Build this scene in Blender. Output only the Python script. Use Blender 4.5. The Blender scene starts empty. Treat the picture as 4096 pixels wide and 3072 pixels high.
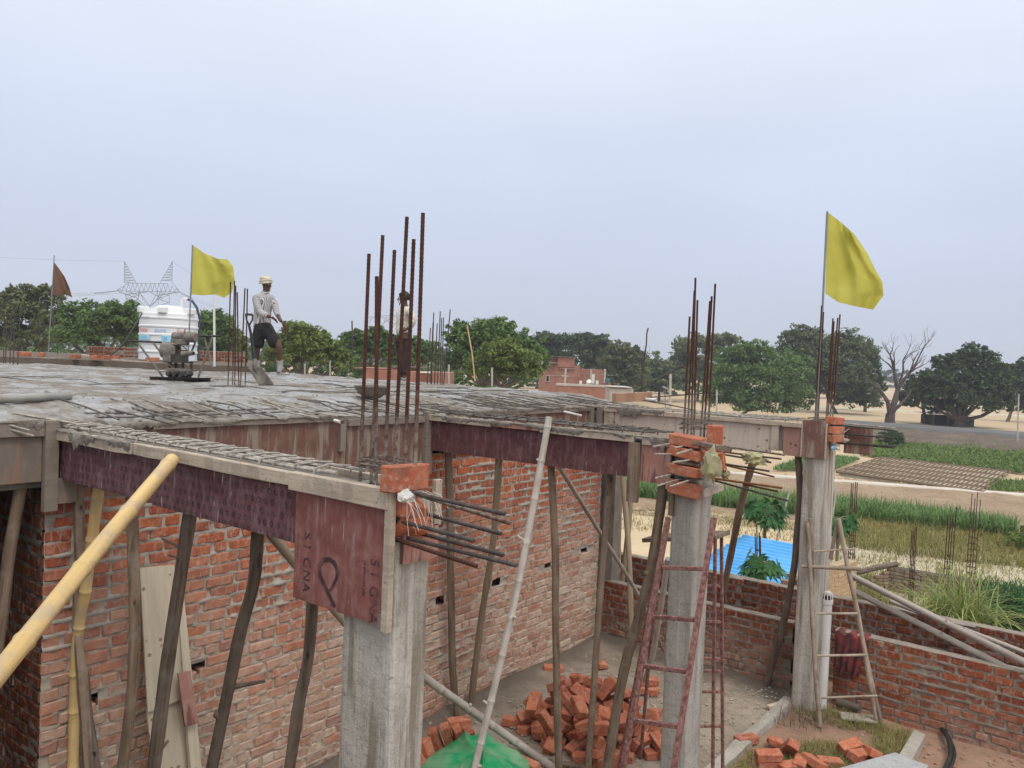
import bpy, math, random
import numpy as np
from mathutils import Vector, Matrix, Quaternion
rnd = random.Random(11)
npr = np.random.RandomState(5)
S = bpy.context.scene
C = S.collection
rad = math.radians

# ------------------------------------------------------------------ camera
CAM = np.array([5.3, -2.10675, 3.54322])
YAW, PITCH, ROLL, FPX = -0.6511567, -0.0287082, 0.0411348, 3243.183
_fw = np.array([math.sin(YAW)*math.cos(PITCH), math.cos(YAW)*math.cos(PITCH), math.sin(PITCH)])
_rt = np.array([math.cos(YAW), -math.sin(YAW), 0.0])
_up = np.cross(_rt, _fw)
_r2 = _rt*math.cos(ROLL) + _up*math.sin(ROLL)
_u2 = -_rt*math.sin(ROLL) + _up*math.cos(ROLL)
cd = bpy.data.cameras.new('camera')
cam = bpy.data.objects.new('camera', cd)
C.objects.link(cam)
cd.sensor_width = 36.0
cd.lens = FPX/4096*36.0
cd.clip_start = 0.05
cd.clip_end = 6000
cam.matrix_world = Matrix(((_r2[0], _u2[0], -_fw[0], CAM[0]), (_r2[1], _u2[1], -_fw[1], CAM[1]),
                           (_r2[2], _u2[2], -_fw[2], CAM[2]), (0, 0, 0, 1)))
S.camera = cam

# ------------------------------------------------------------------ sky, sun, exposure (overcast)
SUN_EL, SUN_AZ = rad(58), math.atan2(0.80, -0.45)      # azimuth measured from +Y towards +X
w = bpy.data.worlds.new('World')
S.world = w
w.use_nodes = True
nt = w.node_tree
nt.nodes.clear()
def wn(t, **k):
    n = nt.nodes.new(t)
    for a, b in k.items():
        setattr(n, a, b)
    return n
out = wn('ShaderNodeOutputWorld')
sky = wn('ShaderNodeTexSky', sky_type='NISHITA', sun_disc=False, sun_elevation=SUN_EL, sun_rotation=SUN_AZ)
sky.dust_density = 4.0
bg1 = wn('ShaderNodeBackground')
bg1.inputs[1].default_value = 0.09
nt.links.new(sky.outputs[0], bg1.inputs[0])
tc = wn('ShaderNodeTexCoord')
sx = wn('ShaderNodeSeparateXYZ')
nt.links.new(tc.outputs['Generated'], sx.inputs[0])
ramp = wn('ShaderNodeValToRGB')                          # cloud layer: brighter towards the zenith
el = ramp.color_ramp.elements
el[0].position, el[0].color = 0.0, (0.408, 0.436, 0.508, 1)
el[1].position, el[1].color = 1.0, (1.0, 1.0, 1.0, 1)
for p, c in ((0.10, (0.396, 0.434, 0.538, 1)), (0.24, (0.442, 0.487, 0.602, 1)), (0.42, (0.575, 0.622, 0.680, 1)), (0.62, (0.74, 0.77, 0.80, 1))):
    e = el.new(p)
    e.color = c
nt.links.new(sx.outputs['Z'], ramp.inputs[0])
mp = wn('ShaderNodeMapping')
mp.inputs['Scale'].default_value = (1.2, 1.2, 3.2)
nt.links.new(tc.outputs['Generated'], mp.inputs[0])
nz = wn('ShaderNodeTexNoise')
nz.inputs['Scale'].default_value = 1.6
nz.inputs['Detail'].default_value = 4
nt.links.new(mp.outputs[0], nz.inputs['Vector'])
mr = wn('ShaderNodeMapRange')
mr.inputs[1].default_value, mr.inputs[2].default_value = 0.3, 0.7
mr.inputs[3].default_value, mr.inputs[4].default_value = 0.955, 1.05
nt.links.new(nz.outputs[0], mr.inputs[0])
vm = wn('ShaderNodeVectorMath', operation='SCALE')
nt.links.new(ramp.outputs[0], vm.inputs[0])
nt.links.new(mr.outputs[0], vm.inputs['Scale'])
bg2 = wn('ShaderNodeBackground')
bg2.inputs[1].default_value = 1.5
nt.links.new(vm.outputs[0], bg2.inputs[0])
mx = wn('ShaderNodeMixShader')
mx.inputs[0].default_value = 0.88
nt.links.new(bg1.outputs[0], mx.inputs[1])
nt.links.new(bg2.outputs[0], mx.inputs[2])
nt.links.new(mx.outputs[0], out.inputs[0])

sl = bpy.data.lights.new('sun', 'SUN')
sl.energy = 1.5
sl.angle = rad(24)
sl.color = (1.0, 0.955, 0.89)
sun = bpy.data.objects.new('sun', sl)
C.objects.link(sun)
_sd = Vector((math.sin(SUN_AZ)*math.cos(SUN_EL), math.cos(SUN_AZ)*math.cos(SUN_EL), math.sin(SUN_EL)))
sun.rotation_euler = _sd.to_track_quat('Z', 'Y').to_euler()
sun.location = (8, -6, 20)
S.view_settings.view_transform = 'Standard'
S.view_settings.look = 'None'
S.view_settings.gamma = 1
S.view_settings.exposure = 0.14
S.render.engine = 'CYCLES'
S.cycles.volume_bounces = 0
S.cycles.max_bounces = 6
S.cycles.diffuse_bounces = 3

# ------------------------------------------------------------------ pixel -> place (a pixel is a direction; the plane it meets gives the place)
def ray(px, py):
    return _fw + _r2*(px-2048)/FPX + _u2*(1536-py)/FPX
def PA(px, py, axis, val):
    r = ray(px, py)
    return CAM + r*((val-CAM[axis])/r[axis])
def PX(px, py, X): return PA(px, py, 0, X)
def PY(px, py, Y): return PA(px, py, 1, Y)
def PZ(px, py, Z): return PA(px, py, 2, Z)
def PD(px, py, dist): return CAM + ray(px, py)*dist

# ------------------------------------------------------------------ helpers: meshes
def link(o, parent=None):
    C.objects.link(o)
    if parent is not None:
        o.parent = parent
    return o
def tag(o, label=None, cat=None, group=None, kind=None):
    if label: o['label'] = label
    if cat: o['category'] = cat
    if group: o['group'] = group
    if kind: o['kind'] = kind
    return o
def empty(name, loc, label, cat, group=None, rz=0.0):
    o = bpy.data.objects.new(name, None)
    o.empty_display_size = 0.1
    o.location = tuple(loc)
    o.rotation_euler = (0, 0, rz)
    C.objects.link(o)
    return tag(o, label, cat, group)
def keepw(o, parent):
    """parent o (built in world coordinates) without moving it"""
    o.parent = parent
    o.matrix_parent_inverse = (Matrix.Translation(parent.location) @ parent.rotation_euler.to_matrix().to_4x4()).inverted()
    return o
class MB:
    def __init__(s):
        s.v, s.f, s.c = [], [], []
    def add(s, vs, fs, col=None):
        o = len(s.v)
        s.v += [tuple(map(float, v)) for v in vs]
        s.f += [tuple(i+o for i in f) for f in fs]
        if col is not None:
            s.c += [col]*len(fs)
        return s
    def hexa(s, p, col=None):           # 8 points: bottom 4 ccw, top 4 ccw
        return s.add(p, [(3, 2, 1, 0), (4, 5, 6, 7), (0, 1, 5, 4), (1, 2, 6, 5), (2, 3, 7, 6), (3, 0, 4, 7)], col)
    def box(s, c, d, rot=None, col=None):
        x, y, z = d[0]/2, d[1]/2, d[2]/2
        pts = [Vector(q) for q in ((-x, -y, -z), (x, -y, -z), (x, y, -z), (-x, y, -z), (-x, -y, z), (x, -y, z), (x, y, z), (-x, y, z))]
        if rot is not None:
            pts = [rot @ q for q in pts]
        c = Vector(tuple(c))
        return s.hexa([q+c for q in pts], col)
    def tube(s, pts, r, n=8, cap=True, col=None, flat=1.0):
        pts = [Vector(tuple(map(float, p))) for p in pts]
        if not hasattr(r, '__len__'):
            r = [r]*len(pts)
        t0 = (pts[1]-pts[0]).normalized()
        a = Vector((0, 0, 1)) if abs(t0.z) < 0.9 else Vector((1, 0, 0))
        u = t0.cross(a).normalized()
        vs = []
        for i, p in enumerate(pts):
            t = (pts[min(i+1, len(pts)-1)]-pts[max(i-1, 0)]).normalized()
            u = (u - t*u.dot(t)).normalized()
            b = t.cross(u)
            for k in range(n):
                q = 2*math.pi*k/n
                vs.append(p + (u*math.cos(q)+b*math.sin(q)*flat)*r[i])
        fs = []
        for i in range(len(pts)-1):
            for k in range(n):
                k2 = (k+1) % n
                fs.append((i*n+k, i*n+k2, (i+1)*n+k2, (i+1)*n+k))
        if cap:
            fs.append(tuple(range(n-1, -1, -1)))
            fs.append(tuple((len(pts)-1)*n+k for k in range(n)))
        return s.add(vs, fs, col)
    def lathe(s, prof, base, axis=(0, 0, 1), n=24, cap=True, col=None):   # prof: (radius, height)
        ax = Vector(axis).normalized()
        a = Vector((1, 0, 0)) if abs(ax.x) < 0.9 else Vector((0, 1, 0))
        u = (a-ax*a.dot(ax)).normalized()
        b = ax.cross(u)
        base = Vector(tuple(map(float, base)))
        vs = []
        for (r, h) in prof:
            for k in range(n):
                q = 2*math.pi*k/n
                vs.append(base+ax*h+(u*math.cos(q)+b*math.sin(q))*r)
        fs = []
        for i in range(len(prof)-1):
            for k in range(n):
                k2 = (k+1) % n
                fs.append((i*n+k, i*n+k2, (i+1)*n+k2, (i+1)*n+k))
        if cap:
            fs.append(tuple(range(n-1, -1, -1)))
            fs.append(tuple((len(prof)-1)*n+k for k in range(n)))
        return s.add(vs, fs, col)
    def mesh(s, name, mat, smooth=False, angle=40):
        me = bpy.data.meshes.new(name)
        me.from_pydata(s.v, [], s.f)
        if mat: me.materials.append(mat)
        if smooth:
            me.polygons.foreach_set('use_smooth', [True]*len(me.polygons))
            me.set_sharp_from_angle(angle=rad(angle))
        if s.c and len(s.c) == len(s.f):
            at = me.attributes.new('tone', 'FLOAT', 'FACE')
            at.data.foreach_set('value', np.array(s.c, dtype=np.float32))
        me.update()
        return me
    def build(s, name, mat, parent=None, smooth=False, angle=40, bevel=0, world=True):
        me = s.mesh(name, mat, smooth, angle)
        o = bpy.data.objects.new(name, me)
        C.objects.link(o)
        if bevel:
            m = o.modifiers.new('bevel', 'BEVEL')
            m.width = bevel
            m.segments = 2
            m.limit_method = 'ANGLE'
        if parent is not None:
            keepw(o, parent) if world else setattr(o, 'parent', parent)
        return o
def npmesh(name, v, f, mat, smooth=True, tone=None):
    """v (n,3), f (m,k) numpy arrays"""
    me = bpy.data.meshes.new(name)
    v = np.ascontiguousarray(v, dtype=np.float32)
    f = np.ascontiguousarray(f, dtype=np.int32)
    k = f.shape[1]
    me.vertices.add(len(v)); me.vertices.foreach_set('co', v.ravel())
    me.loops.add(f.size); me.loops.foreach_set('vertex_index', f.ravel())
    me.polygons.add(len(f))
    me.polygons.foreach_set('loop_start', np.arange(0, f.size, k, dtype=np.int32))
    if smooth:
        me.polygons.foreach_set('use_smooth', np.ones(len(f), dtype=bool))
    me.update(calc_edges=True)
    if mat: me.materials.append(mat)
    if tone is not None:
        at = me.attributes.new('tone', 'FLOAT', 'FACE')
        at.data.foreach_set('value', np.ascontiguousarray(tone, dtype=np.float32))
    return me
def npobj(name, v, f, mat, parent=None, smooth=True, tone=None):
    o = bpy.data.objects.new(name, npmesh(name, v, f, mat, smooth, tone))
    C.objects.link(o)
    if parent is not None: keepw(o, parent)
    return o
_perm = np.random.RandomState(3).rand(256, 256)
def vnoise(x, y, seed=0):
    x = np.asarray(x, float)+seed*17.3; y = np.asarray(y, float)+seed*9.1
    xi = np.floor(x).astype(int); yi = np.floor(y).astype(int)
    xf = x-xi; yf = y-yi
    xf = xf*xf*(3-2*xf); yf = yf*yf*(3-2*yf)
    g = lambda a, b: _perm[a % 256, b % 256]
    return (g(xi, yi)*(1-xf)+g(xi+1, yi)*xf)*(1-yf)+(g(xi, yi+1)*(1-xf)+g(xi+1, yi+1)*xf)*yf
def fbm(x, y, o=4, seed=0):
    r = 0; a = 0.5; t = 0
    for i in range(o):
        r = r+a*vnoise(np.asarray(x)*2**i, np.asarray(y)*2**i, seed+i*3); t += a; a *= 0.5
    return r/t
def gridfaces(nx, ny):
    i = np.arange(nx-1)[:, None]*ny+np.arange(ny-1)[None, :]
    i = i.ravel()
    return np.stack([i, i+ny, i+ny+1, i+1], 1)
# ------------------------------------------------------------------ materials
def nd(t, typ, **k):
    n = t.nodes.new(typ)
    for a, b in k.items(): setattr(n, a, b)
    return n
class MT:
    def __init__(s, name):
        s.m = bpy.data.materials.new(name)
        s.m.use_nodes = True
        s.t = s.m.node_tree
        s.t.nodes.clear()
        s.o = nd(s.t, 'ShaderNodeOutputMaterial')
        s.b = nd(s.t, 'ShaderNodeBsdfPrincipled')
        s.L(s.b.outputs[0], s.o.inputs[0])
        s._obj = s._pos = None
    def L(s, a, b): s.t.links.new(a, b)
    def obj(s):
        if not s._obj: s._obj = nd(s.t, 'ShaderNodeTexCoord').outputs['Object']
        return s._obj
    def pos(s):
        if not s._pos: s._pos = nd(s.t, 'ShaderNodeNewGeometry').outputs['Position']
        return s._pos
    def rand(s): return nd(s.t, 'ShaderNodeObjectInfo').outputs['Random']
    def tone(s):
        n = nd(s.t, 'ShaderNodeAttribute', attribute_name='tone'); return n.outputs['Fac']
    def mapv(s, vec, scale=(1, 1, 1), rot=(0, 0, 0)):
        n = nd(s.t, 'ShaderNodeMapping'); s.L(vec, n.inputs[0])
        n.inputs['Scale'].default_value = scale; n.inputs['Rotation'].default_value = rot
        return n.outputs[0]
    def offset(s, vec, val, k=37.0):
        c = nd(s.t, 'ShaderNodeVectorMath', operation='SCALE'); c.inputs[0].default_value = (k, k*1.7, k*0.6); s.L(val, c.inputs['Scale'])
        a = nd(s.t, 'ShaderNodeVectorMath', operation='ADD'); s.L(vec, a.inputs[0]); s.L(c.outputs[0], a.inputs[1])
        return a.outputs[0]
    def noise(s, vec, scale=5, detail=4, rough=0.55, dist=0.0):
        n = nd(s.t, 'ShaderNodeTexNoise'); s.L(vec, n.inputs['Vector'])
        n.inputs['Scale'].default_value = scale; n.inputs['Detail'].default_value = detail
        n.inputs['Roughness'].default_value = rough; n.inputs['Distortion'].default_value = dist
        return n.outputs[0]
    def voro(s, vec, scale=5, feature='F1', out='Distance'):
        n = nd(s.t, 'ShaderNodeTexVoronoi', feature=feature); s.L(vec, n.inputs['Vector']); n.inputs['Scale'].default_value = scale
        return n.outputs[out]
    def rng(s, val, a, b, c=0.0, d=1.0, clamp=True):
        n = nd(s.t, 'ShaderNodeMapRange', clamp=clamp); s.L(val, n.inputs[0])
        for i, x in enumerate((a, b, c, d)): n.inputs[1+i].default_value = x
        return n.outputs[0]
    def math(s, op, a, b=None, clamp=False):
        n = nd(s.t, 'ShaderNodeMath', operation=op, use_clamp=clamp)
        for i, x in enumerate((a, b)):
            if x is None: continue
            if isinstance(x, (int, float)): n.inputs[i].default_value = x
            else: s.L(x, n.inputs[i])
        return n.outputs[0]
    def mix(s, fac, a, b, mode='MIX'):
        n = nd(s.t, 'ShaderNodeMix', data_type='RGBA', blend_type=mode)
        for i, x in ((0, fac), (6, a), (7, b)):
            if isinstance(x, (int, float)): n.inputs[i].default_value = x
            elif isinstance(x, tuple): n.inputs[i].default_value = (x+(1,))[:4]
            else: s.L(x, n.inputs[i])
        return n.outputs[2]
    def ramp(s, val, stops):
        n = nd(s.t, 'ShaderNodeValToRGB'); s.L(val, n.inputs[0])
        e = n.color_ramp.elements
        while len(e) < len(stops): e.new(0.5)
        for q, (p, c) in zip(e, stops):
            q.position = p; q.color = (c+(1,))[:4]
        return n.outputs[0]
    def sep(s, vec):
        n = nd(s.t, 'ShaderNodeSeparateXYZ'); s.L(vec, n.inputs[0]); return n.outputs
    def col(s, c):
        if isinstance(c, tuple): s.b.inputs['Base Color'].default_value = (c+(1,))[:4]
        else: s.L(c, s.b.inputs['Base Color'])
        return s
    def rough(s, r):
        if isinstance(r, (int, float)): s.b.inputs['Roughness'].default_value = r
        else: s.L(r, s.b.inputs['Roughness'])
        return s
    def bump(s, h, strength=0.4, dist=0.01):
        n = nd(s.t, 'ShaderNodeBump'); n.inputs['Strength'].default_value = strength; n.inputs['Distance'].default_value = dist
        s.L(h, n.inputs['Height']); s.L(n.outputs[0], s.b.inputs['Normal']); return s
    def spec(s, v): s.b.inputs['Specular IOR Level'].default_value = v; return s

def simple(name, c1, c2, scale=6, rough=0.8, bump=0.3, bscale=40, detail=5, dist=0.006, metal=0.0, world=False, lo=0.35, hi=0.65, rv=0.25, spec=0.4):
    t = MT(name)
    v = t.pos() if world else t.offset(t.obj(), t.rand())
    n = t.noise(v, scale, detail)
    c = t.mix(t.rng(n, lo, hi), c1, c2)
    if rv:
        k = t.rng(t.rand(), 0, 1, 1-rv, 1+rv)
        vm_ = nd(t.t, 'ShaderNodeVectorMath', operation='SCALE'); t.L(c, vm_.inputs[0]); t.L(k, vm_.inputs['Scale']); c = vm_.outputs[0]
    t.col(c).rough(rough).spec(spec)
    if bump: t.bump(t.noise(v, bscale, 4), bump, dist)
    t.b.inputs['Metallic'].default_value = metal
    return t.m

def brick_mat(name, wash_lo=0.0, wash_hi=1.0, wash=0.0, dark=1.0):
    """fired brick; cement wash and lime bloom lie on it in patches, thicker low on the wall when wash > 0"""
    t = MT(name)
    r = nd(t.t, 'ShaderNodeMath', operation='FRACT')
    a = t.math('ADD', t.rand(), t.tone()); t.L(a, r.inputs[0]); r = r.outputs[0]
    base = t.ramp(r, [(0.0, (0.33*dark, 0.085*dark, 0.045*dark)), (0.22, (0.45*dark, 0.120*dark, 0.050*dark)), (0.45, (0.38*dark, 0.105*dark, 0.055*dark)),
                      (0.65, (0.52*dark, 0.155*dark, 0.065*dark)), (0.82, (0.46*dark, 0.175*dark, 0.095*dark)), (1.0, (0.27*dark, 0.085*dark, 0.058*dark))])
    p = t.pos()
    po = t.offset(p, r, 11)
    n1 = t.noise(po, 14, 5, 0.65)
    c = t.mix(t.rng(n1, 0.35, 0.7), base, t.mix(1.0, base, (0.62, 0.55, 0.52), 'MULTIPLY'))
    sm = t.noise(t.mapv(po, (1, 1, 0.35)), 26, 5, 0.7, 0.6)            # cement smear, runs downwards
    big = t.noise(p, 1.3, 4, 0.6)
    mask = t.math('MULTIPLY', t.rng(sm, 0.50, 0.68), t.rng(big, 0.36, 0.66, 0.30, 1.0))
    c = t.mix(t.math('MULTIPLY', mask, 0.85), c, (0.46, 0.41, 0.35))
    c = t.mix(t.math('MULTIPLY', t.rng(t.noise(p, 34, 5, 0.75), 0.52, 0.74), 0.55), c, t.mix(1.0, c, (0.45, 0.42, 0.42), 'MULTIPLY'))
    if wash > 0:
        z = t.sep(p)[2]
        zz = t.math('ADD', z, t.math('MULTIPLY', t.math('SUBTRACT', t.noise(p, 0.9, 4), 0.5), 1.5))
        m2 = t.math('MULTIPLY', t.rng(zz, wash_hi, wash_lo, 0.0, 1.0), t.rng(t.noise(po, 9, 5, 0.7), 0.28, 0.60, 0.25, 1.0))
        m2 = t.math('MULTIPLY', m2, t.rng(t.math('FRACT', t.math('MULTIPLY', r, 7.31)), 0.0, 1.0, 0.45, 1.25), True)
        m2 = t.math('MULTIPLY', m2, wash)
        lime = t.mix(t.rng(t.noise(p, 3.1, 3), 0.35, 0.65), (0.55, 0.44, 0.345), (0.50, 0.36, 0.275))
        c = t.mix(m2, c, lime)
    t.col(c).rough(0.9).spec(0.2)
    t.bump(t.math('ADD', t.noise(po, 55, 6, 0.7), t.math('MULTIPLY', t.noise(po, 12, 3), 1.5)), 0.55, 0.006)
    return t.m
m_brick = brick_mat('brick_wall_washed', 0.75, 2.2, 1.0)
m_brick2 = brick_mat('brick_wall_red', 0.0, 0.65, 0.6, 0.52)
m_brick3 = brick_mat('brick_wall_bright', 0.0, 0.35, 0.45, 0.72)
m_brickdark = brick_mat('brick_wall_shaded', 0.0, 1.0, 0.0, 0.34)  # return wall's corner shade put into the brick colour
def loose_brick():
    t = MT('loose_brick')
    r = t.rand()
    base = t.ramp(r, [(0.0, (0.38, 0.105, 0.058)), (0.4, (0.47, 0.145, 0.072)), (0.75, (0.42, 0.130, 0.072)), (1.0, (0.33, 0.115, 0.074))])
    v = t.offset(t.obj(), r)
    c = t.mix(t.rng(t.noise(v, 12, 5, 0.65), 0.45, 0.75), base, (0.50, 0.22, 0.13))
    c = t.mix(t.math('MULTIPLY', t.rng(t.noise(v, 5, 4, 0.6), 0.5, 0.72), 0.5), c, (0.30, 0.135, 0.085))
    c = t.mix(t.math('MULTIPLY', t.rng(t.noise(v, 34, 4), 0.54, 0.68), 0.75), c, (0.40, 0.30, 0.235))
    c = t.mix(t.math('MULTIPLY', t.rng(t.noise(v, 8, 5, 0.7), 0.54, 0.62), 0.6), c, (0.20, 0.085, 0.058))
    t.col(c).rough(0.92).spec(0.15)
    t.bump(t.math('ADD', t.noise(v, 60, 6, 0.7), t.math('MULTIPLY', t.noise(v, 14, 3), 1.6)), 0.6, 0.006)
    return t.m
m_loose = loose_brick()
def mortar_mat(name, c1, c2, wash=None):
    t = MT(name)
    p = t.pos()
    c = t.mix(t.rng(t.noise(p, 7, 6, 0.65), 0.35, 0.68), c1, c2)
    if wash:
        z = t.sep(p)[2]
        c = t.mix(t.rng(t.math('ADD', z, t.noise(p, 1.1, 3)), 2.3, 0.9), c, wash)
    t.col(c).rough(0.95).spec(0.15)
    t.bump(t.noise(p, 85, 5, 0.7), 0.7, 0.006)
    return t.m
m_mortar = mortar_mat('mortar', (0.27, 0.24, 0.20), (0.43, 0.39, 0.335), (0.42, 0.335, 0.26))
m_mortar2 = mortar_mat('mortar_dark', (0.20, 0.165, 0.135), (0.30, 0.255, 0.21))
m_mortar3 = mortar_mat('mortar_shaded', (0.105, 0.09, 0.075), (0.19, 0.165, 0.14))  # same corner shade put into the return wall's mortar colour
def concrete(name, c1, c2, stain, streak=1.0, world=True):
    t = MT(name)
    p = t.pos()
    n = t.noise(p, 3.5, 6, 0.65)
    c = t.mix(t.rng(n, 0.35, 0.68), c1, c2)
    st = t.noise(t.mapv(p, (7, 7, 0.55)), 1.6, 4, 0.6)
    c = t.mix(t.math('MULTIPLY', t.rng(st, 0.49, 0.57), 0.85*streak), c, stain)
    st2 = t.noise(t.mapv(p, (9, 9, 0.4)), 1.3, 4, 0.6)
    c = t.mix(t.math('MULTIPLY', t.rng(st2, 0.52, 0.60), 0.6*streak), c, tuple(min(.66, x*1.32) for x in c2))
    c = t.mix(t.math('MULTIPLY', t.rng(t.noise(p, 30, 5, 0.75), 0.54, 0.66), 0.55), c, tuple(x*0.55 for x in c1))
    c = t.mix(t.math('MULTIPLY', t.rng(t.voro(p, 55), 0.16, 0.05), 0.5), c, (0.12, 0.11, 0.095))
    t.col(c).rough(0.85).spec(0.25)
    t.bump(t.math('ADD', t.noise(p, 22, 6, 0.7), t.math('MULTIPLY', t.noise(t.mapv(p, (30, 30, 1.2)), 3, 3), 0.8)), 0.8, 0.016)
    return t.m
m_conc = concrete('column_concrete', (0.39, 0.36, 0.31), (0.51, 0.48, 0.43), (0.235, 0.20, 0.15))
m_conc2 = concrete('column_concrete_grey', (0.33, 0.315, 0.285), (0.44, 0.415, 0.375), (0.24, 0.215, 0.18), 0.6)
def wet_slab():
    t = MT('wet_concrete')
    p = t.pos()
    n = t.noise(t.mapv(p, (1.0, 1.5, 1)), 1.5, 5, 0.6)
    f = t.noise(p, 11, 6, 0.7)
    wet = t.math('MULTIPLY', t.rng(n, 0.43, 0.57), t.rng(f, 0.30, 0.52))
    c = t.mix(t.rng(f, 0.3, 0.7), (0.120, 0.100, 0.082), (0.265, 0.228, 0.19))
    c = t.mix(wet, c, (0.30, 0.288, 0.27))
    c = t.mix(t.math('MULTIPLY', t.rng(t.noise(t.mapv(p, (0.8, 2.2, 1)), 4, 5, 0.7), 0.52, 0.64), 0.75), c, (0.135, 0.112, 0.09))
    t.col(c).spec(0.5)
    t.rough(t.rng(wet, 0, 1, 0.80, 0.27))
    b = nd(t.t, 'ShaderNodeBump'); b.inputs['Distance'].default_value = 0.02
    t.L(t.rng(wet, 0, 1, 0.7, 0.12), b.inputs['Strength'])
    t.L(t.noise(p, 26, 6, 0.7), b.inputs['Height']); t.L(b.outputs[0], t.b.inputs['Normal'])
    return t.m
m_slab = wet_slab()
m_mud = simple('wet_mortar_lumps', (0.15, 0.128, 0.105), (0.25, 0.22, 0.185), 9, 0.75, 0.8, 40, world=True, rv=0, dist=0.012)
def timber(name, c1, c2, grain=(26, 26, 1.6), knots=True, rough=0.85, smear=0.0, smc=(0.30, 0.27, 0.23), rv=0.2):
    """grain runs along local Z"""
    t = MT(name)
    v = t.offset(t.obj(), t.rand())
    g = t.noise(t.mapv(v, grain), 1.0, 6, 0.65, 0.4)
    c = t.mix(t.rng(g, 0.32, 0.68), c1, c2)
    if knots:
        c = t.mix(t.math('MULTIPLY', t.rng(t.voro(t.mapv(v, (1, 1, 0.5)), 9), 0.12, 0.04), 0.8), c, tuple(x*0.28 for x in c1))
    if smear:
        c = t.mix(t.math('MULTIPLY', t.rng(t.noise(v, 6, 5, 0.7), 0.48, 0.62), smear), c, smc)
    k = t.rng(t.rand(), 0, 1, 1-rv, 1+rv)
    vm_ = nd(t.t, 'ShaderNodeVectorMath', operation='SCALE'); t.L(c, vm_.inputs[0]); t.L(k, vm_.inputs['Scale'])
    t.col(vm_.outputs[0]).rough(rough).spec(0.25)
    t.bump(g, 0.45, 0.006)
    return t.m
m_pole = timber('weathered_pole', (0.085, 0.056, 0.037), (0.255, 0.185, 0.130), smear=0.45, smc=(0.28, 0.225, 0.175))
m_pole_dk = timber('dark_pole', (0.050, 0.036, 0.027), (0.190, 0.143, 0.105), smear=0.35, smc=(0.22, 0.185, 0.15))
m_pole_lt = timber('pale_pole', (0.22, 0.165, 0.11), (0.36, 0.28, 0.19), smear=0.2)
m_bam_y = timber('yellow_bamboo', (0.46, 0.315, 0.125), (0.60, 0.43, 0.20), (16, 16, 1.2), False, 0.6, 0.7, (0.36, 0.29, 0.21), 0.1)
m_bam_w = timber('bleached_bamboo', (0.36, 0.315, 0.27), (0.56, 0.52, 0.47), (18, 18, 1.0), False, 0.6, 0.55, (0.30, 0.25, 0.21), 0.12)
m_bam_g = timber('grey_bamboo', (0.26, 0.22, 0.185), (0.42, 0.37, 0.32), (18, 18, 1.0), False, 0.65, 0.4, (0.20, 0.17, 0.145), 0.12)
def wood_board(name, c1, c2, mud=0.7, mudc=(0.185, 0.155, 0.125), topmud=True):
    """sawn form timber, grain along world X/Y, smeared with mortar"""
    t = MT(name)
    v = t.pos()
    g = t.noise(t.mapv(v, (2.2, 2.2, 30)), 1.5, 6, 0.65, 0.3)
    c = t.mix(t.rng(g, 0.3, 0.7), c1, c2)
    c = t.mix(t.math('MULTIPLY', t.rng(t.voro(v, 26), 0.14, 0.07), 0.75), c, (0.10, 0.070, 0.045))
    if mud:
        c = t.mix(t.math('MULTIPLY', t.rng(t.noise(t.mapv(v, (1, 1, 0.5)), 6.5, 5, 0.7), 0.50, 0.58), mud), c, mudc)
    t.col(c).rough(0.85).spec(0.25)
    t.bump(t.math('ADD', g, t.noise(v, 60, 4)), 0.4, 0.005)
    return t.m
m_batten = wood_board('form_batten', (0.35, 0.28, 0.215), (0.53, 0.45, 0.365), 0.35)
m_batten_mud = wood_board('form_batten_muddy', (0.20, 0.165, 0.13), (0.27, 0.23, 0.19), 0.6)
m_paleply = wood_board('pale_form_ply', (0.35, 0.30, 0.25), (0.45, 0.395, 0.335), 0.0)
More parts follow.
